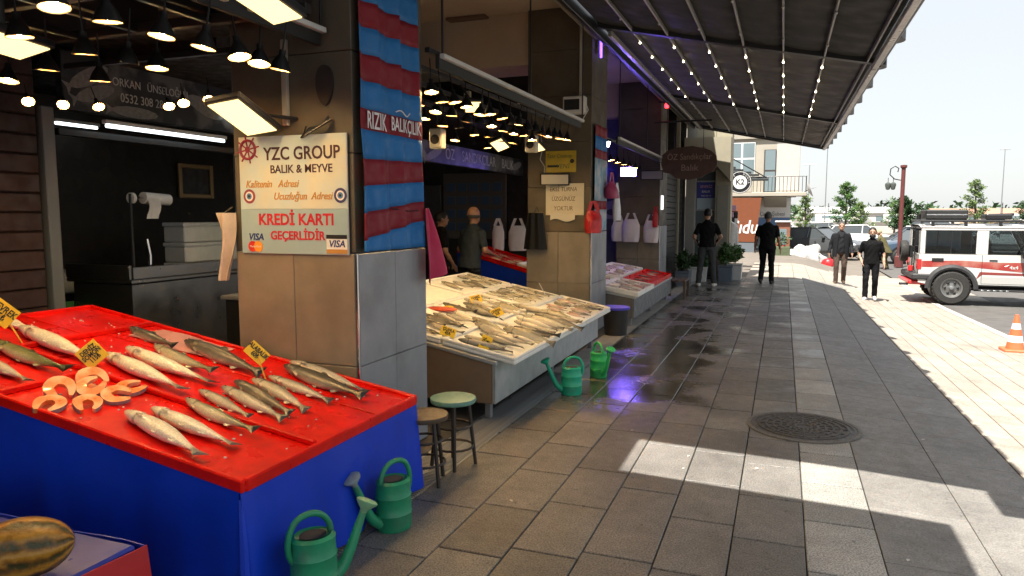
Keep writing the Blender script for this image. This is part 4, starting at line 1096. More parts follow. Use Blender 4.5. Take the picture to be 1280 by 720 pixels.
# black bin with a violet rim at the near end of the third stall
t = thing('bin', (-2.12,9.72,0), 'black bin with a blue rim beside the third stall', 'bin')
MB().lathe([(0,0),(.15,0),(.18,.36),(.17,.37),(.15,.02),(0,.02)], 24).build('body', M('bin_black', (.015,.014,.014), .5), t)
MB().lathe([(.175,.352),(.195,.355),(.195,.385),(.165,.385)], 24).build('rim', M('bin_rim_blue', (.05,.04,.45), .4), t)
# small tilted red tray stand inside the second shop
RTx, RTk, RTz = -3.55, .26, .66
def rtz(x): return RTz + RTk*(RTx-x)
t = thing('tray_stand', (-4.4,11.2,0), 'small stand with tilted red tray and blue skirt behind the second pillar', 'stall')
ot = Vector((-4.4,11.2,0))
sbox(-5.0,-3.5,10.75,11.9,0,.03,rtz,'tray',RED,t,ot)
for a,b,c,d in ((-5.0,-3.5,10.75,10.77),(-5.0,-3.5,11.88,11.9),(-3.52,-3.5,10.771,11.879),(-5.0,-4.98,10.771,11.879)):
    sbox(a,b,c,d,.031,.07,rtz,'rim',RED,t,ot)
mb = MB(); mb.prism([(-3.5-ot.x,.05),(-3.5-ot.x,rtz(-3.5)-.01),(-5.0-ot.x,rtz(-5.0)-.01),(-5.0-ot.x,.05)], 'y', 10.76-ot.y, 10.775-ot.y); fixn(mb.build('skirt', BLUEV, t, smooth=0))
MB().box(-3.52-ot.x,-3.505-ot.x,10.78-ot.y,11.88-ot.y,.05,rtz(-3.51)-.01).build('skirt', BLUEV, t, smooth=0)
small_rows(-4.55,-4.0,10.85,11.5,rtz,Vector((RTk,0,1)).normalized(),4,2,('pale','cream'),.2,'pale fish heaped on the small tilted red tray','pale fish on the small red tray',.034)
foam_tray(-3.98,-3.55,10.8,11.3,.031,rtz,'foam tray on the lower end of the small red tray stand')
# ------------------------------------------------------------------ lamps
HOOD = M('lamp_hood', (.008,.008,.008), .45, spec=.3)
HOODIN = M('lamp_hood_inside', (.42,.25,.11), .4, metal=.3)
BULB = emitm('bulb_warm', (1.0,.68,.30), 215)
FLOODL = emitm('flood_warm', (1.0,.72,.27), .85)
FLOODX = emitm('flood_violet', (.20,.12,1.0), 40)
def make_lamp(mat=BULB):
    t = thing('hood_lamp', (0,0,0), 'lamp', 'lamp')
    MB().lathe([(.072,0),(.070,.012),(.052,.055),(.030,.09),(.022,.10),(.022,.135),(0,.137)], 18, cap=False).build('hood', HOOD, t, smooth=50)
    MB().lathe([(.069,.003),(.055,.045),(.03,.075),(0,.078)], 18, cap=False).build('reflector', HOODIN, t, smooth=50)
    MB().ell((0,0,.032), (.024,.024,.022), 12, 6).build('bulb', mat, t, smooth=80)
    MB().tube([(0,0,.135),(.0,0,.34)], .006, 6).build('stem', HOOD, t)
    return t
lamp0 = make_lamp(); first = [True]
def put_lamp(p, label, group, tilt=(0,0), s_=1., aim=None):
    if first[0]: o = lamp0; first[0] = False
    else: o = copy_tree(lamp0)
    s_ *= .82
    o.location = p; o.rotation_euler = (R(tilt[0]), R(tilt[1]), rng.random()*6); o.scale = (s_,s_,s_)
    if aim: o.rotation_euler = Vector(aim).normalized().to_track_quat('-Z','Y').to_euler()
    tag(o, label, 'lamp', group)
    return o
g1 = 'hood lamps above the red fish stall'
for (x,y) in ((-2.69,2.09),(-2.68,2.32),(-2.67,2.59),(-2.66,2.83),(-2.64,3.06),(-2.66,3.23),(-2.66,3.40),(-2.7,1.7)):
    put_lamp((x,y,2.45), 'lit black hood lamp in the outer row above the red fish stall', g1, (rng.uniform(-12,12), rng.uniform(-12,12)))
for (x,y) in ((-3.28,2.37),(-3.32,2.73),(-3.30,2.96),(-3.27,3.13),(-3.3,2.0)):
    put_lamp((x,y,2.45), 'lit black hood lamp in the inner row above the red fish stall', g1, (rng.uniform(-10,10), rng.uniform(-10,10)))
for (x,y) in ((-4.98,3.89),(-4.84,4.07),(-4.32,4.23),(-3.81,4.09),(-5.08,3.70),(-4.1,4.15)):
    put_lamp((x,y,2.45), 'hood lamp tilted outward in front of the dark shop fascia', g1, s_=.72, aim=(.6+rng.uniform(-.2,.2),-.4+rng.uniform(-.2,.2),-.9))
for (x,y) in ((-3.9,2.3),(-3.92,2.62),(-3.88,2.95),(-3.9,3.3),(-4.4,2.7),(-4.42,3.1)):
    put_lamp((x,y,2.45), 'lit black hood lamp in the rear rows above the red fish stall', g1, (rng.uniform(-10,10), rng.uniform(-10,10)))
g2 = 'hood lamps above the steel fish stall'
for k in range(16):
    y = 4.75 + k*.235
    put_lamp((-2.42 + rng.uniform(-.02,.02), y, 2.50+rng.uniform(-.02,.02)), 'lit hood lamp in the outer row above the steel fish stall', g2, (rng.uniform(-12,12), rng.uniform(-12,12)), .9)
for k in range(10):
    put_lamp((-2.75, 5.2+k*.31, 2.5+rng.uniform(-.02,.02)), 'lit hood lamp in the second row above the steel fish stall', g2, (rng.uniform(-10,10), rng.uniform(-10,10)), .9)
for k in range(9):
    put_lamp((-3.1, 5.6+k*.38, 2.5+rng.uniform(-.02,.02)), 'lit hood lamp in the third row above the steel fish stall', g2, (rng.uniform(-10,10), rng.uniform(-10,10)), .9)
for k in range(6):
    put_lamp((-3.6, 6.2+k*.5, 2.5), 'lit hood lamp in the innermost row above the steel fish stall', g2, (rng.uniform(-10,10), rng.uniform(-10,10)), .9)
g3 = 'hood lamps above the third stall'
for k in range(7):
    put_lamp((-2.6, 10.9+k*.5, 2.5), 'hood lamp in the row above the third stall', g3, (rng.uniform(-15,15), 0), .9)
# bars that carry the lamp rows
for (x,y0,y1,z,lab) in ((-2.67,1.5,3.6,2.80,'dark bar carrying the outer lamps of the red stall'),(-3.3,1.5,3.6,2.80,'dark bar carrying the inner lamps of the red stall'),(-3.9,1.5,3.6,2.80,'dark bar carrying the rear lamps of the red stall'),(-4.41,1.5,3.6,2.80,'dark bar carrying the rearmost lamps of the red stall'),
                  (-2.42,4.72,8.5,2.80,'dark bar carrying the outer lamps of the steel stall'),(-2.75,4.72,8.6,2.80,'dark bar carrying the second row of lamps of the steel stall'),(-3.1,4.72,9.0,2.80,'dark bar carrying the third row of lamps of the steel stall'),(-3.6,4.72,9.2,2.80,'dark bar carrying the innermost lamps of the steel stall'),(-2.6,10.6,15.0,2.80,'dark bar carrying the lamps of the third stall')):
    t = MB(); t.cbox(-.02,.02,0,y1-y0,0,.035,.004)
    o = t.build('lamp_bar', DARK, loc=(x,y0,z)); tag(o, lab, 'bar')
for (y,lab) in ((3.80,'dark bar carrying the tilted lamps before the shop fascia'),):
    o = MB().cbox(-5.3,-3.5,4.16,4.2,2.78,2.82,.004).build('lamp_bar', DARK); tag(o, lab, 'bar')
# little white junction boxes on the bars
for k,(x,y) in enumerate(((-2.67,2.70),(-2.67,2.95),(-2.67,3.15),(-2.42,6.6),(-2.42,7.6),(-2.75,6.1))):
    o = MB().cbox(-.03,.03,-.02,.02,0,.06,.006).build('junction_box', M('box_cream', (.62,.55,.38), .5), loc=(x+.03,y,2.70)); tag(o, ['cream junction box at the camera side of the outer lamp bar','cream junction box in the middle of the outer lamp bar of the red stall','cream junction box at the pillar end of the outer lamp bar','cream junction box mid way on the outer bar of the steel stall','cream junction box at the far end of the outer bar of the steel stall','cream junction box on the second bar of the steel stall'][k], 'junction box')
# flat flood lights
def flood(p, face, w_, h_, label, mat=FLOODL, roll=0, arm=None):
    t = thing('flood_light', p, label, 'flood light')
    f = Vector(face).normalized(); r_ = (Vector((0,1,0)) - f*f.y).normalized() if abs(f.z) > .8 else Vector((0,0,1)).cross(f).normalized()
    u_ = f.cross(r_)
    m = Matrix((r_, u_, f)).transposed().to_4x4() @ Matrix.Rotation(R(roll),4,'Z')
    MB().cbox(-w_/2-.02,w_/2+.02,-h_/2-.02,h_/2+.02,-.045,-.002,.008).xf(m).build('housing', DARK, t)
    MB().box(-w_/2,w_/2,-h_/2,h_/2,-.0015,.004).xf(m).build('lit_panel', mat, t, smooth=0)
    if arm: MB().tube([Vector(m @ Vector((0,0,-.04))), Vector(arm)-Vector(p)], .012, 6).build('bracket', DARK, t)
    return t
flood((-3.03,3.52,2.22), (.1,-.45,-1), .34, .22, 'lit square flood light on the face of the first pillar above the card sign', arm=(-2.85,3.80,2.24))
flood((-3.57,2.50,2.47), (.15,-.1,-1), .30, .22, 'lit flood light among the inner lamps over the red stall', arm=(-3.57,2.5,2.8))
flood((-2.20,2.72,2.58), (.1,-.2,-1), .32, .16, 'lit flood light under the canopy rail over the red stall', arm=(-2.55,2.72,2.75))
flood((-3.12,7.9,2.45), (.35,-.5,-1), .2, .14, 'lit tilted flood light over the steel stall near the fascia', arm=(-3.1,8.0,2.8))
flood((-3.0,8.9,2.5), (.2,-.3,-1), .22, .14, 'lit flood light over the far end of the steel stall', arm=(-3.1,8.9,2.8))
flood((-2.62,6.0,2.60), (.3,-.7,-1), .14, .12, 'small lit flood light between lamp rows of the steel stall', arm=(-2.75,6.0,2.8))
flood((-2.92,9.42,2.12), (.3,-1,-.35), .36, .13, 'unlit flood light in a black frame above the handwritten notice', mat=M('flood_off', (.5,.46,.38), .4), arm=(-2.75,9.55,2.16))
flood((-2.95,14.5,2.50), (.25,-1,-.2), .30, .17, 'blue white flood light glowing inside the third shop', mat=FLOODX)
flood((-2.62,15.32,2.47), (.1,-1,0), .42, .16, 'dim flood light panel on the third pillar', mat=M('flood_dim', (.28,.27,.3), .3))
flood((-2.55,10.75,2.7), (.5,-.6,-.7), .16, .09, 'slim white lamp on a dark arm just past the second pillar', mat=emitm('lamp_cool', (.9,.95,1), 12), arm=(-2.5,10.5,2.9))
# violet tube on the second pillar, red light on the third
t = thing('violet_tube', (-2.38,9.75,3.75), 'short violet tube light at the top of the second pillar', 'light')
MB().tube([(0,0,0),(.0,.0,.32)], .016, 8).build('tube', emitm('violet_glow', (.18,.06,1.0), 2), t)
MB().cbox(-.06,-.018,-.03,.03,.05,.27,.005).build('holder', GREYM, t)
t = thing('beacon', (-2.30,15.05,3.80), 'small red light under the roof track by the third pillar', 'light')
MB().lathe([(0,0),(.04,0),(.045,.05),(.03,.09),(0,.1)], 14).build('lens', emitm('red_glow', (1,.02,.03), 2.5), t)
MB().cbox(-.15,.0,-.03,.03,.1,.13,.004).build('bracket', DARK, t)
# violet led strips in the third shop
for k,(p0,p1,lab) in enumerate((((-5.0,13.0,2.9),(-5.0,15.5,2.9),'violet led strip along the ceiling of the third shop'),((-3.7,15.6,2.6),(-5.5,15.6,2.6),'violet led strip on the rear partition of the third shop'))):
    t = thing('led_strip', p0, lab, 'light')
    MB().tube([(0,0,0), Vector(p1)-Vector(p0)], .012, 6).build('strip', MATS['violet_led'] if 'violet_led' in MATS else emitm('violet_led', (.10,.06,1.0), 15), t)
    MB().tube([Vector((0,0,.022)), Vector(p1)-Vector(p0)+Vector((0,0,.022))], .01, 4).build('channel', GREYM, t)

# ------------------------------------------------------------------ signs on the first pillar
SGN = thing('card_sign', (-2.885,3.78,1.40), 'pale blue fish shop sign announcing card payment on the first pillar', 'sign')
XR = (1,0,0)
def plate(x0,x1,z0,z1,mat,par,y0=-.012,y1=-.002,name='panel'): return MB().cbox(x0,x1,y0,y1,z0,z1,.001).build(name, mat, par, smooth=0)
plate(-.405,.405,0,.74,M('sign_edge', (.5,.5,.48), .5),SGN,-.008,.0,'board')
plate(-.402,.402,.285,.738,M('sign_pale', (.47,.57,.58), .45, c2=(.62,.58,.44), mixs=2.0, var=.05),SGN,-.011,-.0085)
plate(-.402,.402,.002,.283,M('sign_blue', (.30,.42,.46), .45, var=.06),SGN,-.011,-.0085)
NAVY = M('ink_maroon_black', (.05,.01,.02), .5); REDI = M('ink_red', (.50,.015,.03), .5); GOLD = M('ink_orange', (.50,.24,.05), .5); NV = M('ink_navy', (.02,.03,.16), .5)
def st(body, size, x, z, mat, sx=1., sh=0., bold=0.): return text(body, size, (x,-.0125,z), XR, UP, mat, SGN, sx=sx, shear=sh, bold=bold)
st('YZC GROUP', .112, .075, .625, NAVY, .90, bold=.0018)
st('BALIK & MEYVE', .072, .07, .530, NAVY, .95, bold=.0008)
st('Kalitenin   Adresi', .064, -.155, .440, GOLD, .9, .3, bold=.0008)
st('Ucuzluğun  Adresi', .064, .075, .362, GOLD, .9, .3, bold=.0008)
st('KREDİ KARTI', .10, .02, .215, REDI, .95, bold=.0025)
st('GEÇERLİDİR', .075, .03, .115, REDI, .95, bold=.002)
st('VISA', .06, -.29, .105, NV, 1.0, .2, bold=.001)
def disc(x, z, r_, mat, par, y=-.0125, name='roundel', seg=24, t_=.001): 
    return MB().prism([(x+r_*math.cos(2*math.pi*k/seg), z+r_*math.sin(2*math.pi*k/seg)) for k in range(seg)], 'y', y-t_, y).build(name, mat, par, smooth=0)
disc(-.318,.045,.035,M('mc_red', (.6,.03,.02), .5),SGN); disc(-.272,.045,.035,M('mc_orange', (.75,.30,.03), .5),SGN,-.0137)
text('MasterCard', .018, (-.295,-.0152,.045), XR, UP, WHITEP, SGN, ext=.0002)
plate(.245,.395,.01,.125,WHITEP,SGN,-.0125,-.0112,'card_logo'); plate(.245,.395,.10,.125,BLACK,SGN,-.0135,-.0126,'card_logo_band'); plate(.245,.395,.01,.035,GOLD,SGN,-.0135,-.0126,'card_logo_band')
text('VISA', .06, (.32,-.0132,.068), XR, UP, NV, SGN, shear=.2, bold=.001)
for x, c in ((-.33,M('eye_rim_wine', (.25,.05,.07), .5)),(.355,M('eye_rim_navy', (.04,.04,.14), .5))):
    disc(x,.365,.046,c,SGN); disc(x,.365,.03,WHITEP,SGN,-.0137); disc(x,.365,.02,M('eye_blue', (.08,.2,.4), .5),SGN,-.0149); disc(x,.365,.009,BLACK,SGN,-.0161)
# ship's wheel emblem
MB().tube([(-.33+.058*math.cos(q*math.pi/12),-.013,.66+.058*math.sin(q*math.pi/12)) for q in range(25)], .009, 6).build('wheel_rim', NAVY if False else M('ink_wine', (.28,.02,.05), .5), SGN)
for q in range(8):
    a = q*math.pi/4+.2
    MB().tube([(-.33,-.013,.66),(-.33+.088*math.cos(a),-.013,.66+.088*math.sin(a))], .005, 5).build('wheel_spoke', MATS['ink_wine'], SGN)
disc(-.33,.66,.02,MATS['ink_wine'],SGN,-.016)
# oval dark plate, conduit, hanging cloth at the left edge
o = MB().prism([(-2.635+.06*math.cos(q*math.pi/12)*(1+.15*math.sin(q*math.pi/12)), 2.43+.12*math.sin(q*math.pi/12)) for q in range(24)], 'y', 3.775, 3.795).build('oval_plate', M('oval_dark', (.02,.014,.012), .6)); fixn(o)
tag(o, 'dark oval plate on the first pillar above the card sign', 'plate')
t = thing('conduit', (-2.92,3.785,2.2), 'pale vertical cable duct on the first pillar behind the flood light', 'conduit')
MB().cbox(-.02,.02,-.02,.008,0,.52,.003).build('duct', M('duct_grey', (.34,.31,.26), .5), t)
t = thing('cable', (-2.8,3.78,2.12), 'loose cables bundled behind the flood light on the first pillar', 'cable')
for k in range(4):
    MB().tube([(.0+.02*k,-.02-.01*k,.02*k),(.08,-.05-.02*k,.05-.02*k),(.17+.02*k,-.03,.07+.01*k),(.2,-.02,.12)], .006, 6).build('strand', BLACK, t)
t = thing('cloth_rag', (-3.40,3.74,1.30), 'pale rag hanging at the left edge of the first pillar', 'cloth')
MB().sheet(lambda u,v: ((u-.5)*.14*(1-.45*v)+.02*math.sin(v*4), .03*math.sin(u*8+v*3), .36-.44*v), 10, 12, .004).build('rag', M('rag_cream', (.55,.45,.36), .8, var=.2), t)
MB().tube([(0,.0,.36),(.03,.05,.40)], .004, 5).build('hook', CHROME, t)

# ------------------------------------------------------------------ striped banner on the first pillar
CLARET = M('banner_claret', (.21,.008,.018), .7, var=.12, vs=8); AZURE = M('banner_blue', (.018,.16,.43), .7, var=.12, vs=8)
bn = thing('striped_banner', (-2.43,3.82,1.42), 'claret and blue striped cloth banner hanging on the street face of the first pillar', 'banner')
zs = [1.42,1.55,1.70,1.85,2.0,2.165,2.29,2.46,2.62,2.78,2.93,3.1,3.3]
def bfn(y, z):
    k_ = 1-.85*math.exp(-((z-.81)/.16)**2)
    w_ = k_*.020*(1-2*abs(math.sin(y*12.5+z*.6))**1.0) + k_*.007*math.sin(y*43+1+z*.7)
    return (.030+w_*1.0, y, z)
for k in range(len(zs)-1):
    z0, z1 = zs[k]-1.42, zs[k+1]-1.42
    tilt = .15*max(0,1-(zs[k]-1.42)/.7); tilt1 = .15*max(0,1-(zs[k+1]-1.42)/.7)
    def fn(u, v):
        y = u*.80; a = z0 + tilt*(u-.5)*(k>0); b = z1 + tilt1*(u-.5); return bfn(y-.02, a+(b-a)*v)
    MB().sheet(fn, 60, 4, .002).build('stripe', AZURE if k % 2 == 0 else CLARET, bn, smooth=180)
MB().tube([(.03,-.03,1.89),(.03,.82,1.89)], .012, 8).build('rod', DARK, bn)
SIL = M('banner_letters', (.78,.76,.76), .6)
la = text('RIZIK', .15, (0,.15,.80), YX, UP, SIL, bn, sx=.62, bold=.001)
lb = text('BALIKÇILIK', .125, (0,.525,.81), YX, UP, SIL, bn, sx=.63, bold=.001)
for q_ in (la, lb):
    for v_ in q_.data.vertices: v_.co.x = bfn(v_.co.y, v_.co.z)[0] + .016 + v_.co.x*.5
MB().tube([(.06,.36+.02*math.sin(q*.5)+.025*q,.89+.015*math.sin(q*.9)) for q in range(9)], .004, 5).build('flourish', SIL, bn)
# twine with a crimson cloth at the corner
t = thing('crimson_cloth', (-2.38,4.58,1.68), 'crimson cloth hanging from a nail at the street corner of the first pillar', 'cloth')
MB().sheet(lambda u,v: (.02+.05*v*(u-.2)+.025*math.sin(u*9+v*2)*(.3+v), -.03+(.04+.26*v)*u+.02*v, -.54*v*(1-.18*u)+.01), 14, 14, .004).build('cloth', M('cloth_crimson', (.46,.03,.09), .75, var=.15), t, smooth=60)
MB().tube([(-.02,.0,.0),(.03,.0,.012)], .004, 5).build('nail', CHROME, t)
t = MB(); t.tube([(-2.405,4.15,1.69),(-2.40,4.4,1.672),(-2.40,4.66,1.685)], .003, 5)
tag(t.build('twine', BLACK), 'thin dark twine across the banner to the crimson cloth', 'twine')

# ------------------------------------------------------------------ things on the second pillar
t = thing('yellow_sign', (-2.87,9.54,2.22), 'yellow handwritten shop sign on the second pillar', 'sign')
plate(-.215,.215,0,.29,M('sign_yellow', (.50,.36,.03), .5, var=.15, vs=8),t,-.012,-.001,'board')
text('Taze Çinekop', .075, (-.02,-.0135,.22), XR, UP, M('ink_green', (.08,.14,.04), .5), t, sx=.85, shear=.1)
text('YENİ', .085, (.03,-.0135,.08), XR, UP, M('ink_green', (.08,.14,.04), .5), t, sx=1.0, shear=.2)
plate(-.19,-.02,.07,.10,INK,t,-.0145,-.0121,'ink_stroke')
disc(.16,.15,.03,INK,t)
t = thing('notice_board', (-2.81,9.54,1.64), 'white notice board with three handwritten lines on the second pillar', 'sign')
plate(-.27,.27,0,.43,M('notice_white', (.62,.56,.42), .5, var=.06),t,-.012,-.001,'board')
for s_, z in (('EKSİ TURNA',.35),('ÜZGÜNÜZ',.22),('YOKTUR',.09)):
    text(s_, .085, (-.02,-.0135,z), XR, UP, M('ink_brown', (.16,.10,.05), .5), t, sx=.8, shear=.1)
MB().sheet(lambda u,v: (-.2+.35*u, -.016-.01*v, -.0+.02-.09*v+.02*math.sin(u*7)), 10, 3, .002).build('paper_strip', M('paper', (.6,.56,.45), .7), t)
t = thing('device_box', (-2.66,9.50,2.98), 'white wall device with a dark screen and cables on the second pillar', 'device')
MB().cbox(-.15,.15,-.10,.04,0,.23,.012).build('case', WHITEP, t)
MB().cbox(-.13,.08,-.104,-.099,.05,.19,.004).build('screen', BLACK, t)
MB().cbox(.05,.09,-.01,.03,.24,1.38,.004).build('duct', M('duct_pale', (.42,.40,.36), .5), t)
for k in (-1,1): MB().tube([(.07,.0,.24),(.07+.06*k,-.03,.2),(.13+.05*k,-.02,.05),(.1,.02,-.06),(-.05,.02,-.1)], .006, 6).build('cable', WHITEP, t)
t = thing('cable_bundle', (-3.05,9.52,2.2), 'pale cable hanging loosely down the second pillar beside the yellow sign', 'cable')
MB().tube([(-.1,0,.5),(-.07,-.02,.35),(-.11,-.01,.2),(-.04,-.02,.1),(-.05,-.01,-.1)], .008, 6).build('strand', M('duct_pale', (.42,.40,.36), .5), t)
t = thing('black_bag', (-3.2,9.47,1.25), 'black bags hanging at the inner edge of the second pillar', 'bag')
MB().sheet(lambda u,v: ((u-.5)*(.22+.12*v), -.03-.05*math.sin(u*math.pi)+.015*math.sin(u*15), .42-.50*v), 14, 8, .012).build('bag', M('bag_black', (.006,.006,.006), .5, spec=.2), t)
MB().tube([(-.05,0,.40),(0,.03,.5),(.05,0,.40)], .006, 6).build('handle', BLACK, t)
# second striped banner and the bunch of bags on the street face
bn = thing('striped_banner', (-2.43,9.62,1.42), 'pale blue and claret banner on the street face of the second pillar', 'banner')
PALEB = M('banner_pale_blue', (.25,.42,.52), .7, c2=(.5,.5,.52), mixs=6, var=.1)
for (z0,z1,mt) in ((.0,.3,PALEB),(.3,.42,CLARET),(.42,1.0,PALEB),(1.0,1.12,CLARET),(1.12,1.3,AZURE),(1.3,1.45,CLARET)):
    MB().sheet(lambda u,v: (.012+.008*math.sin(u*14+z0), u*.7, z0+(z1-z0)*v), 24, 3, .002).build('stripe', mt, bn, smooth=180)
def bag(loc, w_, h_, mat, label, d=.07, name='carrier_bag', rz=0.):
    t = thing(name, loc, label, 'bag', rz=rz)
    m = MB(); nu, nv = 18, 8; vs = []
    for j in range(nv+1):
        v = j/nv
        for i in range(nu):
            a = 2*math.pi*i/nu
            ww = w_/2*(.72+.28*ss(0,.3,v))*(1-.12*ss(.8,1,v)); dd = d*(.25+.75*ss(0,.6,v))*(1+.18*math.sin(3*a+v*4))
            vs.append((ww*math.cos(a), dd*math.sin(a), h_*(1-v)-h_))
    m.add(vs, [(j*nu+i, j*nu+(i+1)%nu, (j+1)*nu+(i+1)%nu, (j+1)*nu+i) for j in range(nv) for i in range(nu)] + [tuple(range(nu)), tuple(nv*nu+k for k in range(nu))[::-1]])
    fixn(m.build('sack', mat, t, smooth=60))
    for s_ in (-1,1):
        MB().sheet(lambda u,v: (s_*w_*.28+(u-.5)*.05-s_*.05*v, .004*math.sin(u*5), .0+.13*v), 3, 4, .004).build('handle', mat, t)
    return t
REDB = M('bag_red', (.40,.015,.02), .4, var=.2); WHB = M('bag_white', (.66,.66,.68), .4, var=.12); PINKB = M('bag_magenta', (.35,.03,.10), .5, var=.2)
bag((-2.40,9.50,1.70), .24, .30, REDB, 'red carrier bags bunched on the corner of the second pillar', .10, rz=.6)
bag((-2.33,10.28,2.12), .30, .24, PINKB, 'magenta bundle hanging on the street face of the second pillar', .10, rz=1.5)
bag((-2.30,10.50,1.98), .16, .42, WHB, 'slim white bag hanging below the magenta bundle', .05, rz=1.3)
bag((-3.30,15.25,1.50), .30, .42, WHB, 'white carrier bag at the left of the row inside the third shop', .06, rz=.1)
bag((-3.02,15.20,1.55), .38, .48, M('bag_pale', (.62,.6,.66), .4, var=.1), 'large pale carrier bag hanging in the third shop beside the third pillar', .08)
bag((-2.60,15.22,1.52), .34, .46, WHB, 'white carrier bag with a red cloth on the face of the third pillar', .07, rz=-.2)
bag((-2.50,15.14,1.68), .12, .30, REDB, 'red cloth hanging over the white bag on the third pillar', .03)
# pale plaque at the corner of the third pillar, brightened by an added glow
o = MB().cbox(-2.45,-2.41,15.5,15.62,1.75,2.05,.004).build('plaque', emitm('plaque_glow', (.9,.9,.95), .6)); tag(o, 'small white plaque on the street face of the third pillar', 'plaque')
# poster of fish on the partition of the third shop
t = thing('fish_poster', (-3.9,15.68,1.55), 'violet lit poster of fish on the partition of the third shop', 'poster')
MB().cbox(-.9,.52,-.02,0,0,.8,.004).build('board', M('poster_violet', (.25,.22,.35), .4, var=.2), t)
for k,(x,z,s_) in enumerate(((-.6,.55,.3),(-.1,.6,.28),(.25,.45,.3),(-.5,.25,.35),(.1,.2,.3),(.35,.15,.2))):
    pts = [(x+s_/2*math.cos(q*math.pi/8)*(1 if math.cos(q*math.pi/8) > -.8 else 1.2), z+.07*math.sin(q*math.pi/8)) for q in range(16)]
    MB().prism(pts, 'y', -.023, -.0205).build('printed_fish', M('poster_fish', (.05,.05,.10), .4), t, smooth=0)

# ------------------------------------------------------------------ inside the second shop
t = thing('wall_board', (-7.3,10.2,1.2), 'pale menu board with blue rows on the rear wall of the second shop', 'board')
MB().cbox(1.35,2.6,2.0,2.05,0,1.2,.006).build('board', M('board_pale', (.10,.09,.08), .6), t)
for k in range(4):
    for q in range(5): MB().cbox(1.42+q*.23,1.42+q*.23+.18,1.993,1.999,.15+k*.24,.15+k*.24+.15,.003).build('tile', M('menu_blue', (.05,.09,.16), .4), t)
t = thing('wall_lining', (-8.28,14.5,0), 'pale wall panel behind the fish seller', 'panel')
MB().cbox(.0,.02,-3.2,-1.0,.05,1.1,.004).build('panel', M('panel_pale', (.20,.19,.17), .5), t); MB().cbox(.0,.025,-3.2,-1.0,1.102,1.16,.004).build('cap', GREYM, t)
for k,(x,y,z,w_,lab) in enumerate(((-4.75,11.95,1.45,.22,'white bag on a hook at the left of the seller in the second shop'),(-4.45,12.15,1.45,.34,'wide white bag on a hook behind the seller in the second shop'),(-4.05,12.15,2.0,.22,'slim white bag high on the wall inside the second shop'))):
    bag((x,y,z), w_, .45, WHB, lab, .06, rz=.5)
t = thing('hung_float', (-4.4,8.05,2.62), 'orange red float hanging under the lamps of the second shop', 'float')
MB().ell((0,0,-.30), (.05,.05,.09), 12, 8).build('float', M('float_orange', (.7,.13,.05), .4), t); MB().tube([(0,0,-.22),(0,0,.15)], .004, 5).build('cord', WHITEP, t)
t = thing('hung_brush', (-4.1,6.7,2.62), 'pale green brush hanging under the lamps of the second shop', 'brush')
MB().ell((0,0,-.25), (.025,.025,.10), 10, 8).build('brush', M('brush_green', (.35,.5,.3), .5), t); MB().tube([(0,0,-.15),(0,0,.15)], .004, 5).build('cord', WHITEP, t)
for k,(x,y,z,lab) in enumerate(((-3.35,6.75,2.5,'white speaker box hanging between the lamps of the steel stall'),(-2.9,8.4,2.58,'white speaker box at the far end of the lamps of the steel stall'))):
    t = thing('speaker', (x,y,z), lab, 'speaker')
    MB().cbox(-.07,.07,-.06,.06,-.18,.02,.012).build('case', M('speaker_cream', (.55,.52,.44), .5), t); MB().lathe([(.045,0),(.05,.004),(0,.006)], 14, mat=Matrix.Rotation(R(90),3,'X'), c=(0,-.06,-.09)).build('cone', DARK, t); MB().tube([(0,0,.02),(0,0,.3)], .008, 6).build('hanger', DARK, t)
o = MB().cbox(-7.5,-6.0,12.2,12.28,.9,2.2,.01).build('rear_cupboard', M('cupboard_dark', (.05,.045,.04), .5, var=.2)); tag(o, 'dark cupboard on the party wall of the second shop', 'cupboard')
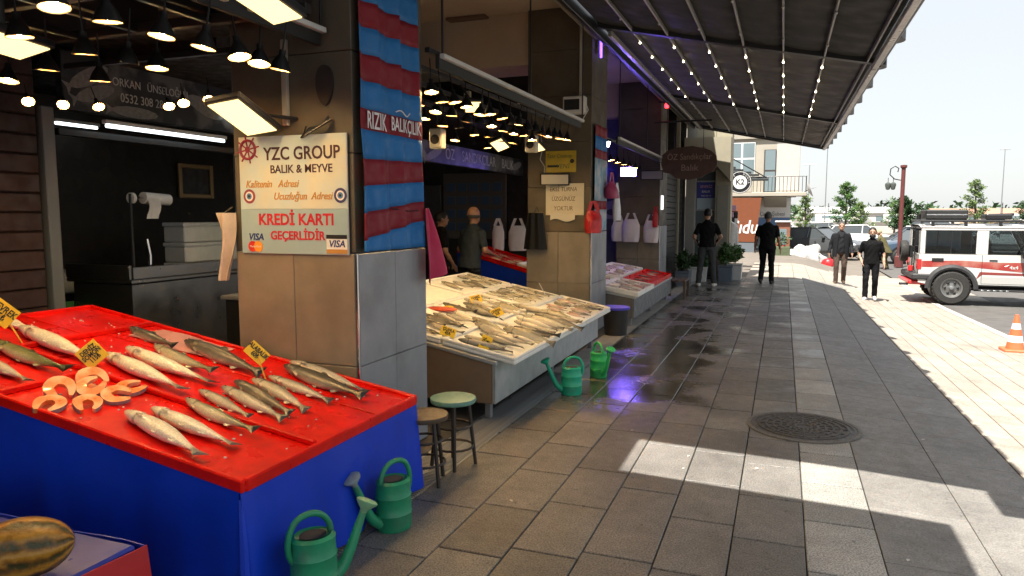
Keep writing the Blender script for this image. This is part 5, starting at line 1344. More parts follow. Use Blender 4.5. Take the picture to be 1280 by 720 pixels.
# ------------------------------------------------------------------ people
import numpy as np
SKINM = M('skin', (.42,.24,.16), .55, var=.08, vs=20)
SKIND = M('skin_tanned', (.32,.17,.105), .55, var=.08, vs=20)
def cloth(name, c, var=.18): return M(name, c, .9, var=var, vs=14, bump=.15, bs=30, spec=.12)
HAIRD = M('hair_dark', (.012,.010,.009), .6, var=.3, vs=60); HAIRG = M('hair_grey', (.055,.052,.05), .7, var=.3, vs=60)
def capsule(m, p0, p1, r0, r1, seg=12, fl=1.):
    p0, p1 = Vector(p0), Vector(p1)
    n_ = 5; path = [p0.lerp(p1, i/n_) for i in range(n_+1)]
    m.tube(path, [r0+(r1-r0)*i/n_ for i in range(n_+1)], seg)
    m.ell(p0, (r0,r0,r0), seg, 8); m.ell(p1, (r1,r1,r1), seg, 8)
def person(loc, rz, label, spec, height=1.75):
    """one remeshed body from a posed skeleton; garments are coloured by the limb they cover; hair, beard and eyes are children"""
    S = spec
    seg = []          # (p0, p1, r0, r1, tag)
    J = {}
    lean = S.get('lean', 0.)
    hipz = .93 - S.get('drop', 0.)
    J['pel'] = Vector((0,0,hipz)); J['chest'] = Vector((0,lean,hipz+.36)); J['neck'] = Vector((0,lean*1.25,hipz+.545)); J['head'] = Vector((S.get('hx',0.),lean*1.25+.012+S.get('hy',0.),hipz+.672))
    m = MB()
    # torso as stacked ellipses
    sh = S.get('girth', 1.)
    hem = S.get('hem', -.06)
    rings = [(hem,.172,.118),(.0,.168,.118),(.10,.155,.112),(.20,.160,.116),(.32,.182,.122),(.40,.188,.116),(.455,.160,.10),(.495,.105,.082),(.535,.066,.066)]
    vs = []; sg = 20
    for dz, a, b in rings:
        cy = lean*dz/.36
        for k in range(sg):
            t = 2*math.pi*k/sg
            bell = S.get('belly',0.)*math.exp(-((dz-.12)/.12)**2)*max(0,math.sin(t))
            vs.append((a*sh*math.cos(t), cy+(b*sh+bell)*math.sin(t), hipz+dz))
    fs = [(i*sg+k, i*sg+(k+1)%sg, (i+1)*sg+(k+1)%sg, (i+1)*sg+k) for i in range(len(rings)-1) for k in range(sg)] + [tuple(range(sg))[::-1], tuple((len(rings)-1)*sg+k for k in range(sg))]
    m.add(vs, fs)
    for dz in (0,.12,.24,.36,.46): seg.append((Vector((-.13*sh,lean*dz/.36,hipz+dz)), Vector((.13*sh,lean*dz/.36,hipz+dz)), .11, .11, 'shirt'))
    # hips
    m.ell((0,-.005,hipz-.03), (.165*sh,.115*sh,.10), 18, 10)
    seg.append((Vector((-.09,0,hipz-.11)), Vector((.09,0,hipz-.11)), .09, .09, 'pants'))
    # neck, head
    capsule(m, J['neck']-Vector((0,0,.05)), J['neck']+Vector((0,.008,.06)), .056, .052)
    seg.append((J['neck']+Vector((0,0,-.0)), J['neck']+Vector((0,.008,.07)), .05, .05, 'skin'))
    h = J['head']
    m.ell(h+Vector((0,0,.025)), (.083,.102,.104), 18, 12); m.ell(h+Vector((0,.028,-.045)), (.064,.072,.078), 14, 10)
    m.ell(h+Vector((0,.105,-.012)), (.015,.022,.026), 8, 6); m.ell(h+Vector((0,.09,-.075)), (.025,.018,.012), 8, 6)
    for s_ in (-1,1): m.ell(h+Vector((s_*.085,-.005,-.005)), (.012,.022,.034), 8, 6)
    seg.append((h+Vector((0,0,-.06)), h+Vector((0,0,.05)), .08, .09, 'skin'))
    # legs
    for i, s_ in enumerate((-1,1)):
        hp = Vector((s_*.088*sh,0,hipz-.06)); kn, an = Vector(S['knee'][i]), Vector(S['ankle'][i])
        capsule(m, hp, kn, .094*sh, .070, 14); capsule(m, kn, an+Vector((0,0,-.02)), .069, .060, 14)
        seg.append((hp,kn,.088,.06,'pants')); seg.append((kn,an+Vector((0,0,.03)),.06,.045,'pants'))
        ft = Vector(S['toe'][i]); fd = (ft-an); fd.z = 0; fd.normalize()
        heel = an - fd*.045; heel.z = an.z-.055
        toe = an + fd*.17; toe.z = ft.z
        capsule(m, heel, an+Vector((0,0,-.03))+fd*.02, .040, .044, 10); capsule(m, heel, toe, .038, .034, 10)
        seg.append((heel+Vector((0,0,-.01)), toe, .036, .032, 'shoe'))
    # arms
    for i, s_ in enumerate((-1,1)):
        sh_ = Vector((s_*.165*sh,lean*1.15,hipz+.425)); el, wr = Vector(S['elbow'][i]), Vector(S['wrist'][i])
        fat = S.get('sleeve', .055)
        capsule(m, sh_, el, .064, .046 if not S.get('long') else .056); capsule(m, el, wr, .041 if not S.get('long') else .052, .029 if not S.get('long') else .042)
        mid = sh_.lerp(el, .72)
        capsule(m, sh_, mid, .064, fat)
        seg.append((sh_, mid, .065, .055, 'shirt')); seg.append((mid+(el-sh_)*.1, el, .045, .042, 'shirt' if S.get('long') else 'skin')); seg.append((el, wr, .042, .03, 'shirt' if S.get('long') else 'skin'))
        d = (wr-el).normalized(); hd = Vector(S['hand'][i]) if 'hand' in S else d
        hd = hd.normalized(); side = hd.cross(Vector((0,1,0)) if abs(hd.y) < .8 else Vector((1,0,0))).normalized(); nrm = side.cross(hd)
        palm = wr + hd*.05
        m.ell(palm, (.017,.036,.05), 10, 8, mat=Matrix((side, nrm, hd)).transposed())
        curl = side*(-s_)*.012
        for q, (off, ln) in enumerate(((-.027,.062),(-.009,.072),(.009,.068),(.026,.052))):
            b0 = palm + nrm*off + hd*.035; b1 = b0 + hd*ln*.55 + curl*.5; b2 = b1 + hd*ln*.42 + curl*1.5
            m.tube([b0-hd*.01,b1,b2], [.0098,.0092,.0075], 6)
        tb = palm - nrm*.03 - hd*.02
        m.tube([tb, tb-nrm*.025+hd*.03+curl, tb-nrm*.028+hd*.06+curl*2], [.012,.0105,.008], 6)
        seg.append((wr+hd*.02, wr+hd*.17, .03, .02, 'skin'))
    me0 = bpy.data.meshes.new('b'); me0.from_pydata(m.v, [], m.f)
    ob = bpy.data.objects.new('b', me0)
    md = ob.modifiers.new('r', 'REMESH'); md.mode = 'VOXEL'; md.voxel_size = .012
    sm = ob.modifiers.new('s', 'SMOOTH'); sm.factor = .5; sm.iterations = 3
    me = evaluated_mesh(ob)
    names = ['shirt','pants','skin','shoe']
    me.materials.clear()
    for q in names: me.materials.append(S[q])
    cz = {k: i for i, k in enumerate(names)}
    nP = len(me.polygons); C_ = np.empty(nP*3); me.polygons.foreach_get('center', C_); C_ = C_.reshape(-1,3)
    best = np.full(nP, 1e9); idx = np.zeros(nP, dtype=np.int32)
    for p0, p1, r0, r1, tg in seg:
        p0 = np.array(p0); d = np.array(p1)-p0
        u = np.clip(((C_-p0)@d)/max(d@d,1e-9), 0, 1)
        dist = np.linalg.norm(C_-(p0+u[:,None]*d), axis=1) - (r0+(r1-r0)*u)
        w_ = dist < best; best[w_] = dist[w_]; idx[w_] = cz[tg]
    tor = (idx < 2) & (np.abs(C_[:,0]) < .2*sh) & (C_[:,2] > hipz+hem-.03) & (C_[:,2] < hipz+.3)
    idx[tor] = np.where(C_[tor,2] > hipz+hem+.005, 0, 1)
    me.polygons.foreach_set('material_index', idx)
    # soft folds pressed into the clothes
    nV = len(me.vertices); co = np.empty(nV*3); me.vertices.foreach_get('co', co); co = co.reshape(-1,3)
    nr = np.empty(nV*3); me.vertices.foreach_get('normal', nr); nr = nr.reshape(-1,3)
    ph = loc[0]*3+loc[1]
    fd = .0035*np.sin(co[:,2]*30+co[:,0]*42+ph)*np.sin(co[:,0]*23+co[:,1]*17-co[:,2]*9+ph) + .0022*np.sin(co[:,2]*38-co[:,1]*60+co[:,0]*50+ph*2)
    fd[(co[:,2] > hipz+.45) | (co[:,2] < .14)] = 0
    co += nr*fd[:,None]; me.vertices.foreach_set('co', co.ravel())
    me.polygons.foreach_set('use_smooth', [True]*len(me.polygons))
    t = thing('person', loc, label, 'person', rz=rz)
    k = height/1.75; t.scale = (k,k,k)
    me.name = 'body'; b_ = bpy.data.objects.new('body', me); col.objects.link(b_); b_.parent = t
    # hair: an uneven cap over the crown and back of the head
    hm = S['hair']; mh = MB(); vs = []; sg, rg = 24, 12
    for i in range(rg+1):
        a = math.pi*i/rg*.62
        for q in range(sg):
            th = 2*math.pi*q/sg
            front = max(0, math.sin(th))
            aa = a*(1 - .50*front)*(1+.10*(1-front))
            rr = 1.055 + .03*noise.noise(Vector((math.cos(th)*3, math.sin(th)*3, i*.5)))*2
            vs.append(h + Vector((.083*rr*math.sin(aa)*math.cos(th), (.104*rr)*math.sin(aa)*math.sin(th)-.006, .027+.104*rr*math.cos(aa))))
    mh.add(vs, [(i*sg+q, i*sg+(q+1)%sg, (i+1)*sg+(q+1)%sg, (i+1)*sg+q) for i in range(rg) for q in range(sg)])
    if not S.get('bald'):
        mh.build('hair', hm, t, smooth=60)
    else:
        mb2 = MB(); mb2.tube([h+Vector((.088*math.cos(R(a)),.104*math.sin(R(a)),-.005)) for a in range(160,381,20)], .02, 8); mb2.build('hair', hm, t, smooth=60)
    if S.get('beard'):
        bm_ = MB(); bm_.ell(h+Vector((0,.040,-.072)), (.069,.072,.062), 16, 10); bm_.build('beard', hm, t, smooth=60)
    for s_ in (-1,1):
        MB().ell(h+Vector((s_*.032,.097,.012)), (.009,.007,.006), 8, 6).build('eye', M('eye_dark', (.02,.015,.012), .2), t)
        MB().tube([h+Vector((s_*.014,.104,.036)), h+Vector((s_*.05,.093,.036))], .0032, 5).build('eyebrow', hm, t)
    if S.get('belt'):
        MB().lathe([(1,-.018),(1.02,0),(1,.018)], 24, cap=False).xf(Matrix.Translation((0,0,hipz+hem)) @ Matrix.Diagonal((.171*sh,.124*sh,1,1))).build('belt', BLACK, t)
    if S.get('jacket'):
        jm_ = S['shirt']
        for s_ in (-1,1):
            def jf(u, v, s_=s_):
                z = hipz+.47-(.62)*v; a0 = R(90 - s_*(18+14*v)); a1 = R(90 - s_*88); a = a0+(a1-a0)*u
                rx, ry = (.19 if v < .5 else .186)*sh*1.06, .135*sh*1.05
                if v < .15: rx *= .82+.18*v/.15
                return (rx*math.cos(a), ry*math.sin(a)+.004, z)
            MB().sheet(jf if s_ > 0 else (lambda u,v: jf(1-u,v)), 10, 14, .008).build('jacket_front', S['jacket'], t, smooth=60)
        MB().tube([(-.07,.06,hipz+.52),(-.05,.105,hipz+.45),(-.035,.128,hipz+.38)], .016, 6).build('collar', S['jacket'], t); MB().tube([(.07,.06,hipz+.52),(.05,.105,hipz+.45),(.035,.128,hipz+.38)], .016, 6).build('collar', S['jacket'], t)
    elif not S.get('nocollar'):
        pass
    return t
BLK = cloth('tee_black', (.006,.006,.0065)); JEAN = cloth('jeans_faded', (.05,.055,.058)); BTR = cloth('trousers_black', (.007,.007,.008))
SHW = M('shoe_white', (.6,.6,.58), .5); SHB = M('shoe_black', (.012,.012,.012), .4); SHBR = M('shoe_brown', (.06,.035,.02), .5)
# man in black tee and jeans, back to the camera, hands in front pockets
person((-1.62,17.0,0), R(10), 'person with back turned in black t-shirt and grey jeans standing by the planters', dict(
    knee=[(-.13,.02,.50),(.13,.01,.50)], ankle=[(-.17,-.01,.09),(.17,0,.09)], toe=[(-.22,.15,.035),(.22,.15,.035)],
    elbow=[(-.285,-.06,1.11),(.285,-.07,1.11)], wrist=[(-.20,.10,.98),(.21,.10,.98)], hand=[(.2,.4,-1),(-.2,.4,-1)],
    shirt=BLK, pants=JEAN, skin=SKINM, shoe=SHW, hair=HAIRD, hem=-.05, girth=1.02), 1.80)
# man in black walking away
person((-.34,18.1,0), R(-6), 'person with grey hair in black shirt and trousers walking away down the arcade', dict(
    knee=[(-.10,.09,.52),(.10,.03,.50)], ankle=[(-.11,-.16,.14),(.11,.10,.09)], toe=[(-.12,0,.03),(.13,.25,.04)],
    elbow=[(-.25,-.05,1.10),(.25,.0,1.10)], wrist=[(-.285,.06,.86),(.285,.08,.86)],
    shirt=BLK, pants=BTR, skin=SKIND, shoe=SHB, hair=HAIRG, hem=-.08, girth=1.12, belly=.03), 1.73)
# two men walking toward the camera
person((1.50,21.7,gz(1.5,21.7)), R(178), 'person in dark leather jacket and grey shirt walking toward the arcade', dict(
    knee=[(-.10,.05,.50),(.10,.10,.51)], ankle=[(-.10,-.12,.11),(.10,.10,.09)], toe=[(-.12,.05,.035),(.13,.26,.04)],
    elbow=[(-.26,-.04,1.10),(.26,-.02,1.10)], wrist=[(-.285,.08,.86),(.285,.06,.86)], long=True,
    shirt=cloth('jacket_dark', (.016,.017,.02)), jacket=MATS['jacket_dark'], pants=cloth('trousers_brown', (.07,.05,.04)), skin=SKINM, shoe=SHBR, hair=HAIRG, hem=-.06, girth=1.1, belly=.03), 1.73)
person((1.98,18.95,gz(1.98,18.95)), R(174), 'bearded person in black polo shirt and dark trousers walking toward the camera', dict(
    knee=[(-.10,.04,.50),(.10,.12,.52)], ankle=[(-.10,-.10,.11),(.10,.12,.09)], toe=[(-.12,.06,.035),(.12,.28,.045)],
    elbow=[(-.25,-.05,1.10),(.26,-.06,1.10)], wrist=[(-.275,.06,.87),(.20,.13,.92)],
    shirt=BLK, pants=BTR, skin=SKINM, shoe=SHW, hair=HAIRD, beard=True, hem=-.06, girth=1.05), 1.75)
# stooping figure in olive beyond the jeep
OLV = cloth('clothes_olive', (.085,.075,.035))
person((3.72,30.7,gz(3.7,30.7)), R(60), 'person in olive brown clothes stooping beyond the parked cars', dict(
    knee=[(-.10,.08,.42),(.10,.08,.42)], ankle=[(-.11,-.02,.09),(.12,.0,.09)], toe=[(-.12,.15,.035),(.13,.16,.035)], drop=.12, lean=.20, hy=.08,
    elbow=[(-.24,.34,.98),(.24,.34,.98)], wrist=[(-.16,.46,.80),(.16,.46,.80)], long=True,
    shirt=OLV, pants=OLV, skin=SKINM, shoe=SHB, hair=cloth('scarf_sand', (.32,.27,.18)), hem=-.14, girth=1.15), 1.62)
# fish seller in the second shop and a figure behind him
person((-4.25,9.55,0), R(-25), 'person with grey hair in dark shirt serving behind the white fish trays', dict(
    knee=[(-.10,.02,.50),(.10,.02,.50)], ankle=[(-.11,-.02,.09),(.11,0,.09)], toe=[(-.13,.15,.035),(.13,.15,.035)], lean=.06,
    elbow=[(-.27,.06,1.12),(.27,.06,1.12)], wrist=[(-.16,.28,1.06),(.16,.28,1.06)],
    shirt=cloth('shirt_slate', (.03,.04,.05)), pants=BTR, skin=SKIND, shoe=SHB, hair=HAIRG, bald=True, girth=1.12, belly=.04), 1.78)
person((-4.95,10.05,0), R(-50), 'person in dark clothes standing further inside the second shop', dict(
    knee=[(-.10,.02,.50),(.10,.02,.50)], ankle=[(-.11,-.02,.09),(.11,0,.09)], toe=[(-.13,.15,.035),(.13,.15,.035)],
    elbow=[(-.27,.0,1.12),(.27,.0,1.12)], wrist=[(-.28,.12,.92),(.28,.12,.92)],
    shirt=BLK, pants=BTR, skin=SKIND, shoe=SHB, hair=HAIRD, girth=1.05), 1.72)
# ------------------------------------------------------------------ off-road vehicle
WHP = M('car_white', (.56,.55,.53), .3, var=.05, coat=.5)
GLS = glassm('car_glass', (.5,.55,.56))
STRIPE = M('stripe_red', (.30,.03,.025), .35, c2=(.42,.22,.17), mixs=2.5, mlo=.45, mhi=.75, coat=.3)
GREYB = M('car_lower_grey', (.42,.42,.40), .35, coat=.3)
SEAT = M('car_seat', (.10,.09,.08), .8); REDP = M('car_red', (.45,.02,.02), .35, coat=.3)
TYRE = M('tyre', (.022,.021,.02), .85, var=.25, vs=30, bump=.4, bs=60)
def wheel(parent, x, y, r_, w_, rim_mat, side=-1, name='wheel'):
    """wheel on the y axis; side tells which way its face looks"""
    rot = Matrix.Rotation(R(90), 3, 'X')
    t = MB(); t.lathe([(r_*.60,-w_/2),(r_*.90,-w_/2),(r_*.985,-w_*.36),(r_,-w_*.2),(r_,w_*.2),(r_*.985,w_*.36),(r_*.90,w_/2),(r_*.60,w_/2),(r_*.6,-w_/2)], 32, mat=rot)
    for k in range(28):
        a = 2*math.pi*k/28
        for s_ in (-1,1):
            m0 = Matrix.Rotation(a+(.06 if s_ > 0 else 0), 4, 'Y'); st_ = len(t.v)
            t.cbox(-.018,.018, s_*w_*.28-.035, s_*w_*.28+.035, r_-.012, r_+.008, .003); t.xf(m0, st_)
    to = t.build(name, TYRE, parent, loc=(x,y,r_))
    rm = MB(); rm.lathe([(0,0),(r_*.13,0),(r_*.2,-.015),(r_*.45,-.01),(r_*.50,.02),(r_*.58,.03),(r_*.61,-.02),(r_*.61,-.06),(0,-.06)], 28, mat=Matrix.Rotation(R(-90*side if side else 90), 3, 'X'), c=(0,side*w_*.40,0))
    rm.build('rim', rim_mat, to)
    for k in range(6):
        a = 2*math.pi*k/6
        MB().ell((math.cos(a)*r_*.34, side*(w_*.40+.004), math.sin(a)*r_*.34), (r_*.075,.008,r_*.075), 10, 6).build('rim_hole', BLACK, to)
    MB().lathe([(0,.03),(r_*.1,.025),(r_*.12,0)], 14, mat=Matrix.Rotation(R(-90*side), 3, 'X'), c=(0,side*w_*.42,0)).build('hub', GREYM, to)
    return to
jp = thing('off_road_car', (3.66,18.98,gz(3.66,19)), 'white off-road car with red side stripe and loaded roof rack', 'car')
Wd = 1.62          # near side is y = 0, far side y = Wd
XA, XB = -.68, 1.78
# lower body sides with real wheel arches
def side_panel(y0, y1):
    m = MB(); arch = [(.43*math.cos(R(a)), .39+.43*math.sin(R(a))) for a in range(172,7,-11)]
    m.prism([(XA,.50)] + [(p, q) for p, q in arch if q > .44] + [(XB,.46),(XB,1.16),(XA,1.16)], 'y', y0, y1)
    return m
for y0, y1 in ((0,.04),(Wd-.04,Wd)): fixn(side_panel(y0,y1).build('body_side', WHP, jp, smooth=30))
# pillars and rails around the windows
def bar(x0,x1,z0,z1,y0,y1,name,mat=WHP,ch=.012): return MB().cbox(x0,x1,y0,y1,z0,z1,ch).build(name,mat,jp)
for y0, y1 in ((.012,.05),(Wd-.05,Wd-.012)):
    for x0, x1 in ((XA+.02,-.56),(.455,.69)): bar(x0,x1,1.161,1.70,y0,y1,'pillar')
    bar(XA+.02,XB-.25,1.701,1.78,y0,y1,'roof_rail')
    m = MB(); m.prism([(1.74,1.161),(1.82,1.161),(1.56,1.70),(1.48,1.70)], 'y', y0, y1); fixn(m.build('windscreen_pillar', WHP, jp, smooth=0))
# rear wall, roof, front
bar(XA-.0,XA+.035,.52,1.16,.041,Wd-.041,'rear_panel'); bar(XA+.02,XA+.055,1.161,1.70,.051,.30,'pillar'); bar(XA+.02,XA+.055,1.161,1.70,Wd-.30,Wd-.051,'pillar')
MB().box(XA+.03,XA+.036,.30,Wd-.30,1.17,1.69).build('rear_window', GLS, jp, smooth=0)
m = MB(); m.grid(lambda u,v: (XA+.0+(1.54-XA)*u, .0+Wd*v, 1.775+.075*(1-(2*v-1)**4)*(1-.25*(2*u-1)**6)), 16, 12); m.box(XA+.02,1.5,.03,Wd-.03,1.74,1.779)
m.build('roof', WHP, jp)
m = MB(); m.prism([(1.78,.5),(3.2,.5),(3.3,.6),(3.3,1.02),(3.2,1.12),(1.78,1.18)], 'y', .08, Wd-.08); fixn(m.build('bonnet', WHP, jp))
for y in (0.0, Wd-.18): 
    m = MB(); arch = [(2.73+.43*math.cos(R(a)), .39+.43*math.sin(R(a))) for a in range(172,7,-11)]
    m.prism([(1.78,.47)]+[(p,q) for p,q in arch if q > .44]+[(3.3,.5),(3.3,1.0),(1.78,1.14)], 'y', y, y+.18); fixn(m.build('wing', WHP, jp, smooth=30))
bar(XA+.04,XB,.46,.50,.05,Wd-.05,'floor',BLACK)
m = MB(); m.prism([(1.80,1.165),(1.815,1.165),(1.555,1.70),(1.54,1.70)], 'y', .06, Wd-.06); fixn(m.build('windscreen', GLS, jp, smooth=0))
# glass
def pane(x0,x1,z0,z1,y,name='side_window'):
    m = MB(); m.box(x0,x1,y,y+.006,z0,z1); return m.build(name, GLS, jp, smooth=0)
for y in (.022, Wd-.03):
    pane(-.555,-.055,1.17,1.695,y); pane(-.03,.45,1.17,1.695,y)
    m = MB(); m.prism([(.695,1.17),(1.73,1.17),(1.47,1.695),(.695,1.695)], 'y', y, y+.006); fixn(m.build('side_window', GLS, jp, smooth=0))
    bar(-.053,-.032,1.165,1.70,y-.004,y+.012,'window_bar',BLACK,.003)
    for (x0,x1) in ((-.565,.46),):
        bar(x0,x1,1.158,1.176,y-.012,y+.012,'window_seal',RUBBER,.004); bar(x0,x1,1.69,1.708,y-.012,y+.012,'window_seal',RUBBER,.004)
# interior
for x in (.75,1.0): 
    pass
for y in (.22,.95):
    m = MB(); m.cbox(.72,1.2,y,y+.45,.55,.80,.05); m.cbox(.66,.80,y,y+.45,.80,1.38,.05); m.cbox(.66,.78,y+.1,y+.35,1.40,1.58,.04); 
    m.build('seat', SEAT, jp)
MB().cbox(-.35,.1,.2,1.4,.55,1.30,.05).build('rear_bench', SEAT, jp)
MB().cbox(.72,.86,.30,.55,1.10,1.26,.04).build('red_cushion', REDP, jp)
MB().tube([(1.42+.17*math.cos(q*math.pi/10)*.35,.42+.17*math.sin(q*math.pi/10),1.20+.17*math.cos(q*math.pi/10)*.9) for q in range(21)], .014, 8).build('steering_wheel', BLACK, jp)
bar(1.5,1.76,.8,1.14,.06,Wd-.06,'dashboard',BLACK,.03)
# stripes, door lines, trims on the near side
m = MB(); m.prism([(-.62,.86),(-.42,.86),(.05,.90),(.75,.84),(1.78,.74),(1.78,1.0),(.9,.99),(.2,1.02),(-.62,1.0)], 'y', -.004, -.0005); fixn(m.build('red_stripe', STRIPE, jp, smooth=0))
m = MB(); m.prism([(.48,.60),(.55,.77),(1.78,.745),(1.78,.70),(.60,.71)], 'y', -.004, -.0005); fixn(m.build('dark_stripe', M('stripe_wine', (.22,.04,.035), .4), jp, smooth=0))
m = MB(); m.prism([(.50,.475),(1.78,.475),(1.78,.66),(.56,.66)], 'y', -.004, -.0005); fixn(m.build('lower_band', GREYB, jp, smooth=0))
for x in (.58,1.62): MB().box(x,x+.008,-.005,.001,.50,1.155).build('door_gap', BLACK, jp, smooth=0)
MB().box(.58,1.62,-.005,.001,.497,.505).build('door_gap', BLACK, jp, smooth=0)
for (a,b,c,d,nm) in ((-.42,-.18,.99,1.07,'fuel_flap'),(.72,.88,1.02,1.05,'door_handle')): MB().cbox(a,b,-.016,.0,c,d,.006).build(nm, BLACK, jp)
text('4x4', .11, (1.20,-.006,.88), (1,0,0), UP, WHP, jp, bold=.002)
MB().tube([(1.02,-.004,.90),(1.10,-.004,.93)], .006, 5).build('badge', WHP, jp)
# flares
for x in (0,2.73):
    m = MB(); N = 18; vs = []
    for k in range(N+1):
        a = R(-2+184*k/N); 
        for rr, yy in ((.43,.02),(.43,-.07),(.475,-.085),(.53,-.06),(.54,.0)): vs.append((x+rr*math.cos(a), yy, .39+rr*math.sin(a)*(1.0)))
    m.add(vs, [(k*5+q, k*5+(q+1)%5, (k+1)*5+(q+1)%5, (k+1)*5+q) for k in range(N) for q in range(5)]); fixn(m.build('wheel_flare', M('flare_black', (.03,.03,.032), .6, var=.15), jp))
    MB().lathe([(0,0),(.42,0),(.42,.3),(0,.3)], 24, mat=Matrix.Rotation(R(-90),3,'X'), c=(x,.045,.40)).build('wheel_well', BLACK, jp)
RIMB = M('rim_dark', (.03,.03,.03), .4, metal=.4)
RIMG = M('rim_grey', (.16,.16,.155), .45, metal=.5)
for x in (0,2.73):
    wheel(jp, x, .06, .39, .25, RIMG, -1); wheel(jp, x, Wd-.06, .39, .25, RIMG, 1)
# bumper, tow hook, lamps, ladder, spare carrier
bar(XA-.14,-.36,.56,.70,-.03,Wd+.03,'rear_bumper',M('flare_black', (.03,.03,.032), .6),.03)
bar(XA-.20,-.42,.44,.54,.05,Wd-.05,'lower_bumper',REDP,.03)
bar(XA-.34,XA-.15,.40,.45,.3,.42,'tow_hook',BLACK,.01)
for y in (-.01,Wd-.15): bar(XA-.03,XA+.06,.80,1.04,y,y+.16,'tail_light',M('lens_red', (.5,.02,.02), .2, coat=.5),.012)
bar(XA-.16,XA-.05,.72,.86,.38,.52,'fog_light',M('lens_red', (.5,.02,.02), .2),.02)
MB().tube([(XA-.06,.55,.75),(XA-.06,.55,1.8)], .014, 6).build('ladder_rail', BLACK, jp); MB().tube([(XA-.06,.28,.75),(XA-.06,.28,1.8)], .014, 6).build('ladder_rail', BLACK, jp)
for z in (.9,1.1,1.3,1.5,1.7): MB().tube([(XA-.06,.28,z),(XA-.06,.55,z)], .010, 6).build('ladder_rung', BLACK, jp)
ot_ = MB(); ot_.lathe([(.1,-.08),(.24,-.08),(.26,-.05),(.26,.05),(.24,.08),(.1,.08),(.1,-.08)], 28, mat=Matrix.Rotation(R(90),3,'Y'), c=(XA-.17,1.08,1.18)); ot_.build('spare_wheel', TYRE, jp)
bar(XA-.06,XA+.01,1.02,1.32,.95,1.2,'spare_carrier',BLACK)
# step, exhaust guard, sill
bar(.45,2.25,.33,.37,-.02,.10,'side_step',BLACK,.012)
for k in range(5): MB().ell((.62+k*.12,-.022,.35), (.035,.006,.014), 8, 6).build('step_hole', GREYM, jp)
bar(.47,2.25,.44,.475,.0,.06,'sill',BLACK,.01)
MB().tube([(-.3,.5,.36),(2.9,.5,.36)], .06, 8).build('chassis_rail', BLACK, jp); MB().tube([(-.3,1.1,.36),(2.9,1.1,.36)], .06, 8).build('chassis_rail', BLACK, jp)
for x in (0,2.73): MB().tube([(x,.1,.39),(x,Wd-.1,.39)], .06, 10).build('axle', BLACK, jp)
# mirror, snorkel, roof rack and load
MB().cbox(1.30,1.40,-.20,-.02,1.10,1.26,.02).build('door_mirror', BLACK, jp)
MB().tube([(2.1,-.01,1.0),(1.95,-.02,1.15),(1.72,-.02,1.40),(1.60,-.02,1.62),(1.58,-.02,1.80)], .04, 10).build('snorkel', BLACK, jp); MB().cbox(1.53,1.66,-.08,.04,1.80,1.90,.02).build('snorkel_head', BLACK, jp)
for y in (.12,Wd-.12): MB().tube([(-.66,y,1.92),(1.30,y,1.92),(1.40,y,1.90)], .026, 8).build('rack_rail', BLACK, jp)
for x in (-.62,-.2,.22,.64,1.05,1.34): MB().tube([(x,.12,1.92),(x,Wd-.12,1.92)], .012, 6).build('rack_bar', BLACK, jp)
for x in (-.42,.24,.92):
    for y in (.08,Wd-.14): MB().cbox(x-.03,x+.03,y,y+.06,1.76,1.93,.008).build('rack_foot', BLACK, jp)
MB().cbox(-.58,.28,.10,.9,1.95,2.18,.03).build('roof_box', M('roof_box_black', (.02,.02,.02), .5, var=.2), jp)
MB().cbox(-.56,.26,.095,.905,2.05,2.075,.005).build('roof_box_seam', GREYM, jp)
MB().cbox(.62,1.14,.12,.6,1.95,2.07,.02).build('jerry_can', BLACK, jp); MB().tube([(.7,.25,2.05),(1.2,.28,2.07)], .03, 8).build('shovel_roll', DARK, jp)
MB().tube([(-.66,.5,1.95),(-.66,.5,2.07)], .05, 10).build('rear_work_light', BLACK, jp)

